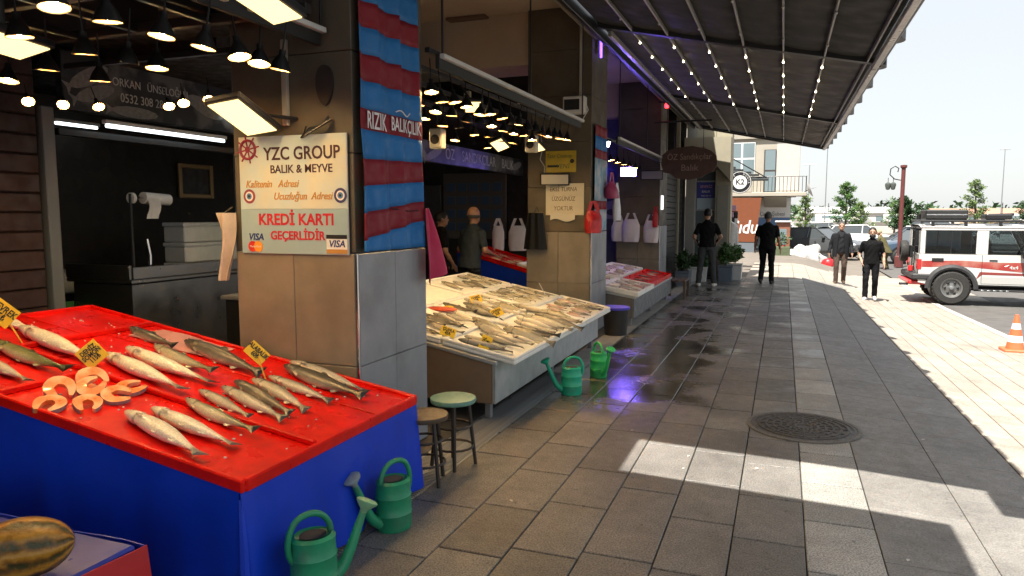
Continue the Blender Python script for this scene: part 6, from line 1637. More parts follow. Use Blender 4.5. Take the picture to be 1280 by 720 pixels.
# ------------------------------------------------------------------ ordinary cars
def car(loc, rz, paint, label, L=4.3, W=1.74, H=1.45, style='sedan', group='cars in the car park'):
    t = thing('parked_car', loc, label, 'car', rz=rz, group=group)
    h = L/2
    if style == 'sedan': st = [(-h,.45,.82,.80),(-h+.12,.32,.92,.95),(-h+.7,.25,.98,1.0),(-.5,.22,.97,1.0),(.6,.22,.95,1.0),(h-1.0,.25,.90,1.0),(h-.25,.30,.80,.95),(h,.42,.66,.82)]; gh = [(-h+.45,.97),(-h+1.15,H-.03),(.25,H),(h-1.15,.93)]
    elif style == 'van': st = [(-h,.40,1.05,.92),(-h+.1,.3,1.1,.98),(-.5,.25,1.1,1.0),(.6,.25,1.08,1.0),(h-.8,.28,1.05,1.0),(h-.15,.32,.90,.95),(h,.45,.75,.85)]; gh = [(-h+.04,1.09),(-h+.10,H-.05),(.7,H),(h-.75,1.04)]
    else: st = [(-h,.45,.90,.85),(-h+.1,.32,1.0,.97),(-.5,.25,1.0,1.0),(.5,.25,.98,1.0),(h-1.0,.28,.93,1.0),(h-.2,.3,.82,.95),(h,.45,.68,.82)]; gh = [(-h+.08,.99),(-h+.45,H-.05),(.2,H),(h-1.2,.95)]
    m = MB(); vs = []
    for x, zb, zt, wf in st:
        w_ = W/2*wf
        for y, z in ((-.86*w_,zb),(-w_,zb+.14),(-w_,zb+(zt-zb)*.6),(-.95*w_,zt-.04),(-.8*w_,zt),(.8*w_,zt),(.95*w_,zt-.04),(w_,zb+(zt-zb)*.6),(w_,zb+.14),(.86*w_,zb)): vs.append((x,y,z))
    n_ = 10
    m.add(vs, [(i*n_+k, i*n_+(k+1)%n_, (i+1)*n_+(k+1)%n_, (i+1)*n_+k) for i in range(len(st)-1) for k in range(n_)] + [tuple(range(n_))[::-1], tuple((len(st)-1)*n_+k for k in range(n_))])
    fixn(m.build('body', paint, t, smooth=40))
    (x0,z0),(x1,z1),(x2,z2),(x3,z3) = gh
    wb, wt = W/2*.93, W/2*.74
    g = MB(); vs = [(x0,-wb,z0-.03),(x1,-wt,z1-.02),(x2,-wt,z2-.02),(x3,-wb,z3-.03),(x0,wb,z0-.03),(x1,wt,z1-.02),(x2,wt,z2-.02),(x3,wb,z3-.03)]
    g.add(vs, [(0,1,2,3),(7,6,5,4),(0,4,5,1),(1,5,6,2),(2,6,7,3),(3,7,4,0)]); fixn(g.build('windows', M('car_glass_dark', (.06,.07,.075), .06, spec=.8), t, smooth=0))
    rf = MB(); xm = (x1+x2)/2
    rf.grid(lambda u,v: (x1-.06+(x2-x1+.12)*u, (v*2-1)*wt*1.03, (z1+(z2-z1)*u)-.01+.03*(1-(2*v-1)**2)), 8, 8); rf.build('roof', paint, t)
    for s_ in (-1,1):
        MB().tube([(x0,s_*wb,z0-.02),(x1,s_*wt*1.01,z1-.01)], .035, 6).build('pillar', paint, t); MB().tube([(x3,s_*wb,z3-.02),(x2,s_*wt*1.01,z2-.01)], .03, 6).build('pillar', paint, t)
        MB().tube([(x1,s_*wt*1.01,z1-.0),(x2,s_*wt*1.01,z2-.0)], .03, 6).build('roof_edge', paint, t)
        MB().tube([(-.1,s_*wb*1.0,z0-.02),(-.05,s_*wt*1.01,H-.03)], .028, 6).build('pillar', paint, t)
        MB().ell((h-.12,s_*W*.36,.66), (.12,.17,.075), 12, 8).build('headlight', M('lens_clear', (.7,.72,.74), .1, coat=.6), t)
        MB().ell((-h+.06,s_*W*.38,.80), (.06,.14,.08), 12, 8).build('tail_light', MATS['lens_red'], t)
        MB().cbox(x3-.35,x3-.2,s_*(W/2+.02)-.07,s_*(W/2+.02)+.07,.95,1.07,.02).build('door_mirror', paint, t)
        for x in (-h*.60,h*.62):
            MB().lathe([(0,-.02),(.37,-.02),(.37,.05),(0,.05)], 20, mat=Matrix.Rotation(R(90),3,'X'), c=(x,s_*(W/2-.035),.36)).build('wheel_arch', BLACK, t)
            wo = MB().lathe([(0,-.1),(.26,-.1),(.315,-.06),(.315,.06),(.26,.1),(0,.1)], 22, mat=Matrix.Rotation(R(90),3,'X')).build('wheel', TYRE, t, loc=(x,s_*(W/2-.06),.315))
            MB().lathe([(0,-.11),(.19,-.108),(.205,-.1),(.205,.1),(.19,.108),(0,.11)], 18, mat=Matrix.Rotation(R(90),3,'X')).build('rim', RIMG, wo)
    MB().cbox(h-.06,h+.02,-.35,.35,.42,.56,.01).build('grille', BLACK, t)
    MB().cbox(h+.005,h+.03,-.26,.26,.34,.45,.004).build('number_plate', WHITEP, t); MB().cbox(-h-.02,-h+.02,-.26,.26,.62,.73,.004).build('number_plate', WHITEP, t)
    return t
PD = M('paint_graphite', (.07,.075,.08), .25, coat=.6); PB = M('paint_blue', (.03,.055,.09), .25, coat=.6); PW_ = M('paint_white', (.7,.7,.69), .3, coat=.5); PS = M('paint_silver', (.35,.36,.37), .28, metal=.4, coat=.4); PRD = M('paint_red', (.4,.02,.02), .3, coat=.5)
G0 = -.42
car((1.55,38.2,G0), R(-28), PD, 'graphite saloon parked beyond the cream building', style='sedan')
car((5.55,35.5,G0), R(200), PB, 'dark blue hatchback half hidden behind the off-road car', style='hatch', L=4.1)
car((4.3,47,G0), R(5), PW_, 'white hatchback behind the two walkers', style='hatch', L=4.0)
car((6.4,43,G0), R(165), PD, 'dark saloon beside the red lamp post', style='sedan')
car((9.2,52,G0), R(185), PS, 'silver saloon in the second row of the car park', style='sedan')
car((12.5,50,G0), R(175), PW_, 'white saloon in the second row of the car park', style='sedan')
car((3.2,60,G0), R(5), PS, 'silver hatchback in front of the tall young tree', style='hatch', L=4.0)
car((14.5,60,G0), R(190), PB, 'blue saloon far back in the car park', style='sedan')
car((11.0,66,G0), R(0), PW_, 'white van far back in the car park', style='van', L=4.7, H=2.0)
car((17.5,55,G0), R(0), PD, 'dark hatchback behind the roof rack of the off-road car', style='hatch', L=4.1)
car((0.2,66,G0), R(0), PW_, 'white hatchback at the end of the street', style='hatch', L=4.0)

# ------------------------------------------------------------------ traffic cone
t = thing('traffic_cone', (3.06,11.65,gz(3.06,11.65)+.012), 'orange traffic cone with white bands standing on the sunlit paving', 'traffic cone')
OR = M('cone_orange', (.75,.13,.05), .5, var=.12)
MB().cbox(-.16,.16,-.16,.16,-.02,.025,.012).build('base', OR, t)
prof = [(.115,.025),(.022,.50)]
def rr_(z): return .112 + (.022-.112)*(z-.025)/.475
for z0, z1, mt in ((.025,.12,OR),(.12,.21,WHITEP),(.21,.30,OR),(.30,.38,WHITEP),(.38,.50,OR)):
    MB().lathe([(rr_(z0),z0),(rr_(z1),z1)], 24, cap=(z1 > .45)).build('band', mt, t, smooth=50)
# ------------------------------------------------------------------ arcade end, hanging sign, planters, clothes
CREAM = M('cream_render', (.34,.31,.23), .8, var=.12, vs=2, bump=.05, bs=40)
CREAM2 = M('cream_render_pale', (.36,.33,.275), .8, var=.12, vs=1.2, bump=.05, bs=40)
eb = thing('end_pier', (-1.75,19.6,0), 'cream rendered pier with sloping soffit at the end of the arcade', 'pier')
MB().cbox(.05,.45,0,.6,0,5.6,.01).build('wall', CREAM, eb); MB().cbox(-.7,-.46,0,.6,0,5.6,.01).build('wall', M('pier_grey', (.30,.29,.26), .7, var=.1), eb)
MB().cbox(-.456,.046,.0,.6,3.0,5.6,.01).build('lintel', CREAM, eb)
m = MB(); m.prism([(-.70,3.35),(-.2,3.35),(.05,2.95),(.45,2.5),(.45,3.6),(-.7,3.6)], 'y', -.5, -.004); fixn(m.build('soffit', CREAM, eb, smooth=0))
m = MB(); m.cbox(.10,.40,-.02,-.001,.1,2.4,.01); m.build('panel', M('pier_panel', (.25,.24,.20), .6, var=.1), eb)
MB().box(-.455,.045,.25,.26,.0,2.99).build('glass', M('shop_glass_grey', (.10,.13,.14), .1, spec=.7), eb, smooth=0)
for z in (.9,1.75,2.5): MB().cbox(-.455,.045,.22,.249,z,z+.04,.004).build('glazing_bar', GREYM, eb)
t = thing('poster', (-2.05,19.84,1.78), 'blue and white poster in the window of the end pier', 'poster')
MB().box(-.13,.32,-.004,.0,0,.75).build('sheet', M('poster_pale', (.40,.52,.60), .5), t, smooth=0)
MB().box(-.13,.32,-.008,-.0045,.3,.72).build('blue_field', M('poster_blue', (.04,.05,.30), .5), t, smooth=0)
text('SEVERİZ', .10, (.1,-.009,.60), XR, UP, M('poster_pink', (.7,.35,.4), .5), t, sx=.85); text('BALIK', .085, (.1,-.009,.47), XR, UP, WHITEP, t)
text('0462 225 10', .05, (.1,-.009,.36), XR, UP, WHITEP, t)
# dark shop front between the third pillar and the pier
t = thing('roller_shutter', (-2.5,16.35,0), 'dark closed shop front beyond the third pillar', 'shutter')
for k in range(22): MB().cbox(-.03,.0,.0,3.2,.05+k*.135,.05+k*.135+.13,.01).build('slat', M('shutter_dark', (.022,.022,.02), .5, metal=.2), t)
MB().cbox(-.05,.05,1.95,2.02,0,4.2,.006).build('jamb', CREAM, t)
# hanging wooden sign
t = thing('hanging_sign', (-1.75,14.5,2.40), 'brown carved wooden fish shop sign hanging over the walk', 'sign')
WOODS = M('sign_wood', (.07,.035,.022), .6, var=.3, vs=5, bump=.2, bs=20)
pts = [(-.50,.02),(-.38,.0),(-.25,-.10),(0,-.13),(.22,-.09),(.36,.0),(.46,.03),(.52,.16),(.50,.32),(.40,.42),(.30,.46),(.05,.52),(-.22,.50),(-.42,.45),(-.53,.36),(-.55,.18)]
fixn(MB().prism([(a, b+.05) for a, b in pts], 'y', -.02, .02).build('board', WOODS, t, smooth=30))
SL = M('sign_letters', (.30,.20,.16), .6)
text('ÖZ Sandıkçılar', .165, (-.01,-.023,.36), XR, UP, SL, t, sx=.85, ext=.003); text('Balık', .175, (.0,-.023,.15), XR, UP, SL, t, ext=.003)
for x in (-.3,.25): MB().tube([(x,0,.50),(x,0,1.05)], .006, 6).build('chain', DARK, t)
MB().tube([(-.7,0,1.05),(.4,0,1.05)], .018, 8).build('arm', DARK, t)
# bench at the end of the third stall
t = thing('bench', (-1.95,14.55,0), 'low brown wooden bench at the far end of the third stall', 'bench')
BR = M('bench_wood', (.10,.065,.045), .6, var=.25, vs=10)
for k in range(4): MB().cbox(-.22+k*.11,-.22+k*.11+.1,-.35,.35,.34,.37,.006).build('slat', BR, t)
for x in (-.2,.16):
    for y in (-.3,.26): MB().cbox(x,x+.05,y,y+.05,0,.338,.005).build('leg', BR, t)
# planters and plants
def leaf_cloud(n_, c, r_, size, seed, droop=.0):
    q = random.Random(seed); m = MB()
    for k in range(n_):
        while True:
            d = Vector((q.uniform(-1,1),q.uniform(-1,1),q.uniform(-1,1)))
            if d.length <= 1: break
        p = Vector(c) + Vector((d.x*r_[0],d.y*r_[1],d.z*r_[2]))
        a = Vector((q.uniform(-1,1),q.uniform(-1,1),q.uniform(-.6,.8))).normalized(); b = a.cross(Vector((q.uniform(-1,1),q.uniform(-1,1),q.uniform(-1,1)))).normalized()
        s_ = size*q.uniform(.6,1.3)
        m.add([p-b*s_*.28, p+a*s_*.5-b*s_*.02+Vector((0,0,-.1*s_)), p+a*s_, p+a*s_*.5+b*s_*.30, p+b*s_*.1], [(0,1,2,3,4)])
    return m
LEAF = M('leaf_green', (.06,.13,.025), .5, var=.4, vs=8, rnd=.15); LEAF2 = M('leaf_deep', (.03,.075,.02), .5, var=.4, vs=8, rnd=.15)
WBX = M('planter_white', (.6,.6,.58), .6, var=.1); GRB = M('planter_blue_grey', (.10,.13,.17), .5, var=.1)
def planter(x, y, w_, d_, h_, mat, lab, ph, leaf, seed):
    t = thing('planter', (x,y,0), lab, 'planter')
    m = MB(); m.prism([(-w_*.44,0),(w_*.44,0),(w_*.5,h_),(w_*.46,h_),(w_*.44,h_-.05),(-w_*.44,h_-.05),(-w_*.46,h_),(-w_*.5,h_)], 'y', -d_/2, d_/2); fixn(m.build('box', mat, t, smooth=0))
    MB().cbox(-w_*.5-.01,w_*.5+.01,-d_/2-.01,-d_/2+.02,h_-.04,h_+.004,.004).build('rim', mat, t)
    MB().cbox(-w_*.42,w_*.42,-d_/2+.02,d_/2-.02,h_-.049,h_-.02,.004).build('soil', M('soil', (.03,.02,.012), .95), t)
    t2 = thing('plant', (x,y,h_-.03), lab.replace('planter','plant in the planter',1) if False else 'leafy plant growing in the '+lab, 'plant')
    for k in range(7):
        a = k*.9; MB().tube([(0,0,0),(math.cos(a)*.05,math.sin(a)*.05,ph*.5),(math.cos(a)*w_*.35,math.sin(a)*d_*.35,ph*.95)], [.008,.006,.003], 5).build('stem', LEAF2, t2)
    tag(leaf_cloud(520, (0,0,ph*.62), (w_*.55,d_*.6,ph*.5), .10, seed).build('foliage', leaf, t2, smooth=0), kind='stuff')
planter(-1.30,18.55,.34,.42,.40,GRB,'blue grey planter beside the standing person',.50,LEAF,1)
planter(-1.12,19.15,.36,.5,.42,WBX,'white planter beside the hanging shirts',.42,LEAF,2)
planter(-1.95,18.3,.45,.35,.36,WBX,'white planter against the pier, left of the standing person',.28,LEAF2,3)
planter(-2.15,17.2,.30,.6,.34,GRB,'grey planter by the dark shop front',.45,LEAF2,4)
# rack of white shirts
t = thing('shirt_rack', (-1.42,20.2,0), 'rack of long white shirts in front of the pier', 'clothes rack')
for y in (-.3,.3): MB().tube([(0,y,0),(0,y,1.62)], .014, 8).build('post', CHROME, t); MB().tube([(-.18,y,.02),(.18,y,.02)], .014, 8).build('foot', CHROME, t)
MB().tube([(0,-.32,1.60),(0,.32,1.60)], .014, 8).build('rail', CHROME, t)
SHRT = cloth('shirt_white', (.66,.66,.65))
for k in range(5):
    y = -.26+k*.13
    def sf(u, v, y=y, k=k):
        w_ = (.12+.28*ss(0,.12,v))*(1+.12*v); x = (u-.5)*w_*1.35
        return (x, y + .02*math.sin(u*13+k+v*2), 1.56-.10*abs(u-.5)*2*(1-v)-.78*v)
    MB().sheet(sf, 16, 14, .01).build('shirt', SHRT, t, smooth=60)
t = thing('rail_of_caps', (-1.45,20.9,0), 'dark stand with small pink and white packets above the shirt rack', 'stand')
MB().tube([(0,0,0),(0,0,1.9)], .02, 8).build('pole', DARK, t); MB().cbox(-.22,.22,-.02,.02,1.75,1.90,.006).build('header', M('header_pink', (.5,.3,.42), .5), t)
for k in range(10): MB().cbox(-.26+(k%5)*.11,-.26+(k%5)*.11+.085,-.05,.0,1.45+.17*(k//5)-.05,1.45+.17*(k//5)+.09,.008).build('packet', [DARK,WHITEP,MATS['header_pink']][k%3], t)
MB().cbox(-.26,.26,-.0,.03,.9,1.74,.004).build('back_board', DARK, t)

# ------------------------------------------------------------------ far cream building with balcony
fb = thing('apartment_building', (-2.5,36,-.45), 'cream apartment building with a railed balcony and shop fronts below', 'building')
def F(x): return x+2.5
MB().box(F(-12),F(.62),0.004,10,3.1,9.5).build('upper_wall', CREAM2, fb, smooth=0)
MB().box(F(-12),F(.30),1.2,10,-.0,3.096).build('lower_wall', M('wall_white', (.42,.41,.39), .8, var=.1), fb, smooth=0)
MB().cbox(F(-12),F(.92),-1.1,0,2.92,3.10,.02).build('balcony_slab', CREAM2, fb)
m = MB(); m.prism([(-1.05,2.915),(0.0,2.915),(1.19,2.4),(1.19,2.915)], 'x', F(-.9), F(.1)); fixn(m.build('slab_bracket', CREAM2, fb, smooth=0))
MB().cbox(F(-12),F(-1.4),-1.1,-1.0,3.10,3.85,.02).build('parapet', CREAM2, fb)
for k in range(15): MB().tube([(F(-1.35+k*.16),-1.05,3.1),(F(-1.35+k*.16),-1.05,3.78)], .012, 5).build('baluster', DARK, fb)
MB().tube([(F(-1.38),-1.05,3.80),(F(.9),-1.05,3.80)], .02, 6).build('hand_rail', DARK, fb); MB().tube([(F(.9),-1.05,3.80),(F(.9),0,3.80)], .02, 6).build('hand_rail', DARK, fb)
for k in range(5): MB().tube([(F(.9),-.9+k*.2,3.1),(F(.9),-.9+k*.2,3.78)], .012, 5).build('baluster', DARK, fb)
WG = M('window_glass', (.16,.21,.23), .08, spec=.8)
def fwin(x0, x1, z0, z1, nx, nz, fr):
    o = MB().cbox(F(x0),F(x1),-.05,.003,z0,z1,.01).build('window', fr, fb)
    for i in range(nx):
        for j in range(nz):
            a = F(x0)+(x1-x0)*i/nx+.05; b = F(x0)+(x1-x0)*(i+1)/nx-.03; c = z0+(z1-z0)*j/nz+.05; d = z0+(z1-z0)*(j+1)/nz-.03
            MB().box(a,b,-.056,-.051,c,d).build('pane', WG, o, smooth=0)
fwin(-2.55,-1.35,3.95,5.45,2,2,WHITEP); fwin(-.95,-.42,3.12,5.1,1,2,M('door_dark', (.05,.04,.035), .5)); fwin(-5,-3.6,3.95,5.4,2,2,WHITEP)
fwin(-2.55,-1.35,7.0,8.4,2,2,WHITEP); fwin(-.95,-.2,6.3,8.3,1,2,WHITEP)
MB().box(F(-.40),F(.60),-.004,.002,3.2,6.0).build('wall_panel', M('wall_pale', (.45,.43,.40), .8, var=.1), fb, smooth=0)
MB().cbox(F(-12),F(.70),-.12,.003,5.6,5.85,.02).build('cornice', CREAM2, fb)
# shop fronts on the ground floor
MB().cbox(F(-1.45),F(.28),1.1,1.19,1.95,2.9,.01).build('shop_sign', WHITEP, fb)
text('İl Çarşı Şubesi', .27, (F(-.62),1.095,2.12), XR, UP, M('ink_grey', (.10,.10,.11), .5), fb, sx=.8)
MB().tube([(F(-.62)+.16*math.cos(a),1.09,2.60+.19*math.sin(a)) for a in (R(90),R(210),R(330),R(90))], .03, 5).build('emblem', M('ink_grey', (.10,.10,.11), .5), fb)
MB().box(F(-1.45),F(.28),1.12,1.19,1.55,1.94).build('blue_band', M('band_blue', (.12,.22,.42), .5), fb, smooth=0)
MB().box(F(-1.45),F(-.55),1.14,1.19,.15,1.54).build('shop_window', WG, fb, smooth=0)
# brown sign tower
t = thing('corner_shop', (-1.95,34.6,-.45), 'brown shop front with pale lettering and slanted edge beside the street', 'shop front')
m = MB(); m.prism([(-1.6,.85),(.78,.85),(.98,2.85),(-1.6,2.85)], 'y', 0, .12); fixn(m.build('sign_board', M('sign_terracotta', (.17,.05,.018), .5, var=.08), t, smooth=0))
text('Gıdu', .85, (.18,-.004,1.5), XR, UP, WHITEP, t, shear=.2, ext=.01, sx=.8, bold=.01)
MB().cbox(-1.6,.75,.02,.6,0,.84,.01).build('base', M('base_grey', (.13,.15,.17), .5), t)
# round projecting sign
t = thing('round_sign', (-1.25,22.6,2.6), 'round black and white projecting sign above the brown shop front', 'sign')
rotx = Matrix.Rotation(R(90),3,'X')
MB().lathe([(0,-.03),(.33,-.03),(.33,.03),(0,.03)], 32, mat=rotx).build('disc', M('sign_black', (.015,.016,.02), .4), t)
for r0, r1, mt in ((.30,.315,WHITEP),(.0,.20,WHITEP)):
    MB().lathe([(r0,.031),(r1,.031),(r1,.034),(r0,.034)], 32, mat=rotx, cap=False).build('ring', mt, t)
text('K2', .22, (0,-.036,0), XR, UP, MATS['sign_black'], t, bold=.004)
for k in range(14):
    a = R(200-k*220/13); text('KAHVE · DÜNYA '[k], .07, (.25*math.cos(a),-.033,.25*math.sin(a)), (math.sin(a),0,-math.cos(a)), (math.cos(a),0,math.sin(a)), WHITEP, t) if 'KAHVE · DÜNYA '[k].strip() else None
MB().tube([(-.33,0,0),(-.8,0,.0)], .02, 6).build('arm', DARK, t); MB().tube([(-.3,0,.2),(-.8,0,.45)], .01, 6).build('stay', DARK, t)
# slatted dark awning
t = thing('slat_awning', (-1.5,23.6,2.85), 'dark slatted awning sloping over the street beyond the round sign', 'awning')
for k in range(6):
    m = MB(); m.prism([(-.6,-.10+k*.10),(.98-.24*k,-.10+k*.085),(.98-.24*k,-.04+k*.085),(-.6,-.035+k*.10)], 'y', .1+k*.10, .19+k*.10); fixn(m.build('slat', M('awning_dark', (.03,.035,.035), .5), t, smooth=0))
m = MB(); m.tube([(-.6,0,.85),(1.0,.05,-.10)], .02, 6); m.build('stay', DARK, t)
MB().cbox(-.6,1.02,.0,.09,-.17,-.10,.01).build('front_beam', MATS['awning_dark'], t)
# satellite dish and air unit
t = thing('satellite_dish', (1.0,34.95,2.75), 'pale satellite dish on the end of the balcony', 'satellite dish')
MB().lathe([(0,-.05),(.15,-.03),(.30,.03),(.36,.07),(.30,.05),(.15,-.01),(0,-.03)], 24, mat=Matrix.Rotation(R(70),3,'Y')).build('dish', M('dish_grey', (.45,.45,.44), .5), t); MB().tube([(0,0,0),(-.18,.1,-.1)], .02, 6).build('arm', DARK, t); MB().tube([(0,0,0),(.3,0,.1)], .012, 5).build('feed', DARK, t)

# ------------------------------------------------------------------ street lamp, goods on the pavement
t = thing('street_lamp', (4.32,32,G0), 'red painted street lamp post with curled ironwork lanterns', 'street lamp')
RP = M('post_red', (.12,.03,.028), .5, var=.15)
MB().lathe([(.16,0),(.16,.4),(.08,.45),(.075,3.85),(.12,3.9),(.12,3.98),(0,4.0)], 16).build('post', RP, t)
arc = [(-.08,0,3.4),(-.3,0,3.45),(-.47,0,3.62),(-.45,0,3.85),(-.30,0,3.95),(-.17,0,3.86),(-.2,0,3.72)]
MB().tube(arc, .022, 6).build('scroll', DARK, t)
for dx in (-.34,-.52):
    ln = MB(); ln.lathe([(.03,3.33),(.10,3.28),(.11,3.22),(.07,3.05),(.02,3.03)], 10, c=(dx,0,0)); ln.build('lantern', M('lantern_dark', (.07,.08,.07), .4), t); MB().tube([(dx,0,3.33),(dx,0,3.5)], .012, 5).build('hook', DARK, t)
t = thing('covered_goods', (.95,33.4,G0), 'goods under a crumpled white sheet on the sunlit pavement', 'goods')
def blob(u, v):
    a = u*2*math.pi; b = v*math.pi/2; r_ = 1+.4*noise.noise(Vector((math.cos(a)*2,math.sin(a)*2,v*3)))
    return (.75*r_*math.cos(a)*math.cos(b)**.6, .5*r_*math.sin(a)*math.cos(b)**.6, .62*r_*math.sin(b))
MB().grid(blob, 32, 12).build('sheet', cloth('sheet_white', (.42,.41,.40)), t, smooth=70)
for (x,y,lab) in ((1.75,31.6,'red bag on the pavement beside the covered goods'),(-.1,33.9,'red bag on the pavement in front of the covered goods')):
    t = thing('red_bag', (x,y,G0 if x > 1 else gz(x,y)), lab, 'bag')
    MB().grid(lambda u,v: (.26*math.cos(u*6.283)*math.cos(v*1.57)**.7*(1+.2*math.sin(u*19)), .2*math.sin(u*6.283)*math.cos(v*1.57)**.7, .3*math.sin(v*1.57)), 20, 8).build('sack', REDB, t, smooth=60); MB().tube([(0,0,.28),(.05,0,.38),(.1,0,.28)], .012, 5).build('handle', REDB, t)
# stalls of bright goods at the corner of the far building
for k,(x,y,c,lab) in enumerate(((-.05,32.6,(.08,.10,.05),'dark goods stand by the corner of the far building'),(.25,35.3,(.22,.09,.05),'brown timber kiosk by the corner of the far building'))):
    t = thing('goods_stand', (x,y,-.4), lab, 'stand')
    if k == 0:
        MB().cbox(-.35,.35,-.25,.25,0,.7,.02).build('crate', M('goods%d'%k, c, .7, var=.4, vs=8), t); tag(leaf_cloud(200,(0,0,.95),(.35,.25,.3),.12,9).build('foliage', LEAF2, t, smooth=0), kind='stuff')
    else:
        MB().cbox(-.55,.05,-.6,.4,0,1.7,.02).build('cabin', M('goods%d'%k, c, .6, var=.3, vs=4), t); MB().cbox(-.6,.10,-.7,.5,1.702,1.76,.01).build('roof', WHITEP, t); MB().cbox(-.4,-.1,-.615,-.601,.7,1.4,.004).build('window', WG, t)
# ------------------------------------------------------------------ trees beyond the street
BARK = M('bark', (.10,.075,.05), .9, var=.3, vs=10)
def tree(x, y, h_, r_, label, seed, n_=2600, leaf=LEAF, lay=True, size=.16, base=None):
    q = random.Random(seed); t = thing('tree', (x,y,G0 if base is None else base), label, 'tree', group='young trees by the car park')
    m = MB(); m.tube([(0,0,0),(.05,0,h_*.4),(0,.03,h_*.8),(.0,0,h_)], [.11,.08,.045,.015], 8); to = m.build('trunk', BARK, t)
    lf = MB()
    for k in range(16):
        z = h_*(.28+.66*k/15); a = k*2.4; ln = r_*(1-.75*((z/h_-.28)/.72))*q.uniform(.75,1.15)
        tip = Vector((math.cos(a)*ln, math.sin(a)*ln, z+ln*.25))
        MB().tube([(0,0,z-.1),tuple(tip*.5+Vector((0,0,z*.5-.02))),tip], [.03,.02,.008], 5).build('limb', BARK, to)
        for c in range(5):
            p = Vector((0,0,z)).lerp(tip, .35+.16*c); cl_ = leaf_cloud(n_//80, p, (.30*r_*.7,.30*r_*.7,.13*r_+.08), size, seed*100+k*5+c); lf.v, o_ = lf.v + cl_.v, len(lf.v); lf.f += [tuple(i+o_ for i in f) for f in cl_.f]; lf.mi += cl_.mi
    lf.build('crown', leaf, t, smooth=0)
LEAFL = M('leaf_light', (.11,.17,.045), .5, var=.35, vs=6)
tree(4.5,62,4.6,1.25,'slender conifer like tree behind the two walkers',11,3600,LEAF)
tree(1.45,57,3.6,.8,'thin pale tree beside the end of the cream building',12,1400,LEAFL)
tree(8.0,58,3.3,1.0,'round green tree to the right of the red lamp post base',13,3000,LEAF2,size=.2)
tree(13.6,64,4.7,1.2,'young tree rising behind the off-road car',14,2400,LEAFL)
tree(6.7,75,3.2,1.1,'low pale tree far behind the lamp post',15,2000,LEAFL)
tree(18.5,70,3.2,1.1,'low tree far right behind the off-road car',16,2000,LEAF2)
tree(21.5,66,3.0,1.0,'small tree at the right end of the car park',17,2000,LEAFL)
tree(10.5,82,3.4,1.3,'bushy tree between the vans',18,2200,LEAF)
# far wood along the horizon, low harbour wall, boats and sheds
q = random.Random(5); fw = MB()
for k in range(260):
    x = -60+ k*1.35 + q.uniform(-1,1); y = 230+q.uniform(-15,40); hh = q.uniform(3.2,6.5)
    c_ = leaf_cloud(26, (x,y,hh*.55-.4), (q.uniform(2.,4),2.5,hh*.5), 1.9, k); o_ = len(fw.v); fw.v += c_.v; fw.f += [tuple(i+o_ for i in f) for f in c_.f]; fw.mi += c_.mi
tag(fw.build('far_wood', LEAF2, smooth=0), 'line of distant trees along the horizon', 'trees', kind='stuff')
tag(MB().cbox(-8,80,88,88.4,-.45,.35,.03).build('harbour_wall', M('wall_pale_conc', (.45,.43,.39), .8, var=.2, vs=1)), 'low pale concrete wall behind the car park', 'wall')
def boat(x, y, L, rz, c, lab):
    t = thing('boat', (x,y,-.2), lab, 'boat', rz=rz)
    m = MB(); vs = []; n_ = 10
    for i in range(n_+1):
        u = i/n_; w_ = L*.16*math.sin(min(1,u*1.9+.35)*math.pi/2)*(1 if u < .7 else (1-u)/.3) + .01; zt = .9+.5*u*u
        for yy, zz in ((-w_,zt),(-w_*.75,.35),(0,0),(w_*.75,.35),(w_,zt)): vs.append((L*(u-.5),yy,zz))
    m.add(vs, [(i*5+k,i*5+k+1,(i+1)*5+k+1,(i+1)*5+k) for i in range(n_) for k in range(4)] + [(i*5+4,i*5,(i+1)*5,(i+1)*5+4) for i in range(n_)] + [(0,1,2,3,4)]); fixn(m.build('hull', c, t))
    MB().cbox(-L*.2,L*.12,-L*.09,L*.09,1.0,1.9,.1).build('cabin', WHITEP, t); MB().cbox(-L*.15,L*.125,-L*.092,L*.092,1.35,1.7,.02).build('window_band', WG, t); MB().tube([(-L*.05,0,1.9),(-L*.05,0,3.2)], .04, 6).build('mast', DARK, t)
HW = M('hull_white', (.68,.68,.66), .4)
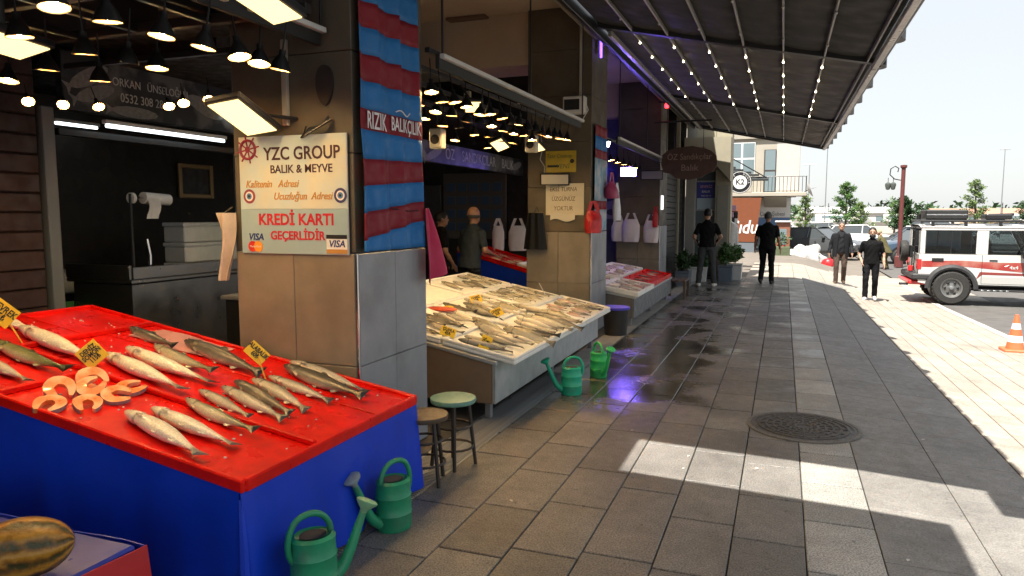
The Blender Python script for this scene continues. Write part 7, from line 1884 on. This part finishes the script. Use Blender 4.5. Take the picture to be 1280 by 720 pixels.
boat(5.5,96,9,R(8),HW,'white boat hauled out beyond the harbour wall near the tall young tree'); boat(14,102,11,R(-5),HW,'larger white boat beyond the harbour wall behind the vans'); boat(24,98,9,R(5),M('hull_ochre',(.5,.36,.2),.5),'ochre boat beyond the harbour wall at the right'); boat(30,110,12,R(3),HW,'white boat at the right end of the harbour wall')
for k,(x,y,w_,d_,h_,c,lab) in enumerate(((3,130,14,8,3.4,(.6,.58,.54),'long pale shed across the harbour'),(24,140,18,8,3.2,(.55,.48,.4),'low tan shed across the harbour'),(48,135,16,8,3.6,(.6,.6,.58),'white shed far right across the harbour'))):
    t = thing('shed', (x,y,-.5), lab, 'shed'); MB().box(0,w_,0,d_,0,h_*.7).build('wall', M('shed%d'%k, c, .8, var=.1), t, smooth=0)
    fixn(MB().prism([(-.3,h_*.7+.003),(d_+.3,h_*.7+.003),(d_/2,h_)], 'x', -.3, w_+.3).build('roof', M('shed_roof%d'%k, (.35,.2,.14) if k else (.4,.4,.4), .8), t, smooth=0))
    for j in range(5): MB().box(w_*(.1+.17*j),w_*(.1+.17*j)+1.1,-.03,.0,.6,h_*.55).build('window', WG, t, smooth=0)
# tall thin poles of the harbour
for k,(x,y,h_,lab) in enumerate(((3.9,80,11,'tall thin lamp mast behind the slender conifer'),(22,92,9,'tall thin mast at the right of the harbour'),(2.0,70,6.5,'thin lamp mast with a cross arm beside the far building'))):
    t = thing('lamp_mast', (x,y,G0), lab, 'mast'); MB().tube([(0,0,0),(0,0,h_)], [.07,.035], 6).build('mast', GREYM, t); MB().tube([(-.5,0,h_),(.5,0,h_)], .04, 5).build('cross_arm', GREYM, t)

# scraps blown over the paving
q = random.Random(33); lit = MB()
for k in range(46):
    x = q.uniform(-1.6,3.0); y = q.uniform(3.5,16); a = q.uniform(0,3.1); s_ = q.uniform(.006,.018)
    c_, d_ = math.cos(a)*s_, math.sin(a)*s_; z = gz(x,y)+.003
    lit.add([(x-c_,y-d_,z),(x+d_*.6,y-c_*.6,z+.003),(x+c_,y+d_,z+.001),(x-d_*.6,y+c_*.6,z+.004)], [(0,1,2,3)])
tag(lit.build('litter', M('paper_scrap', (.5,.48,.44), .8, var=.3), smooth=0), 'small paper scraps and grit scattered on the paving', 'litter', kind='stuff')
bpy.data.scenes.remove(TMP)
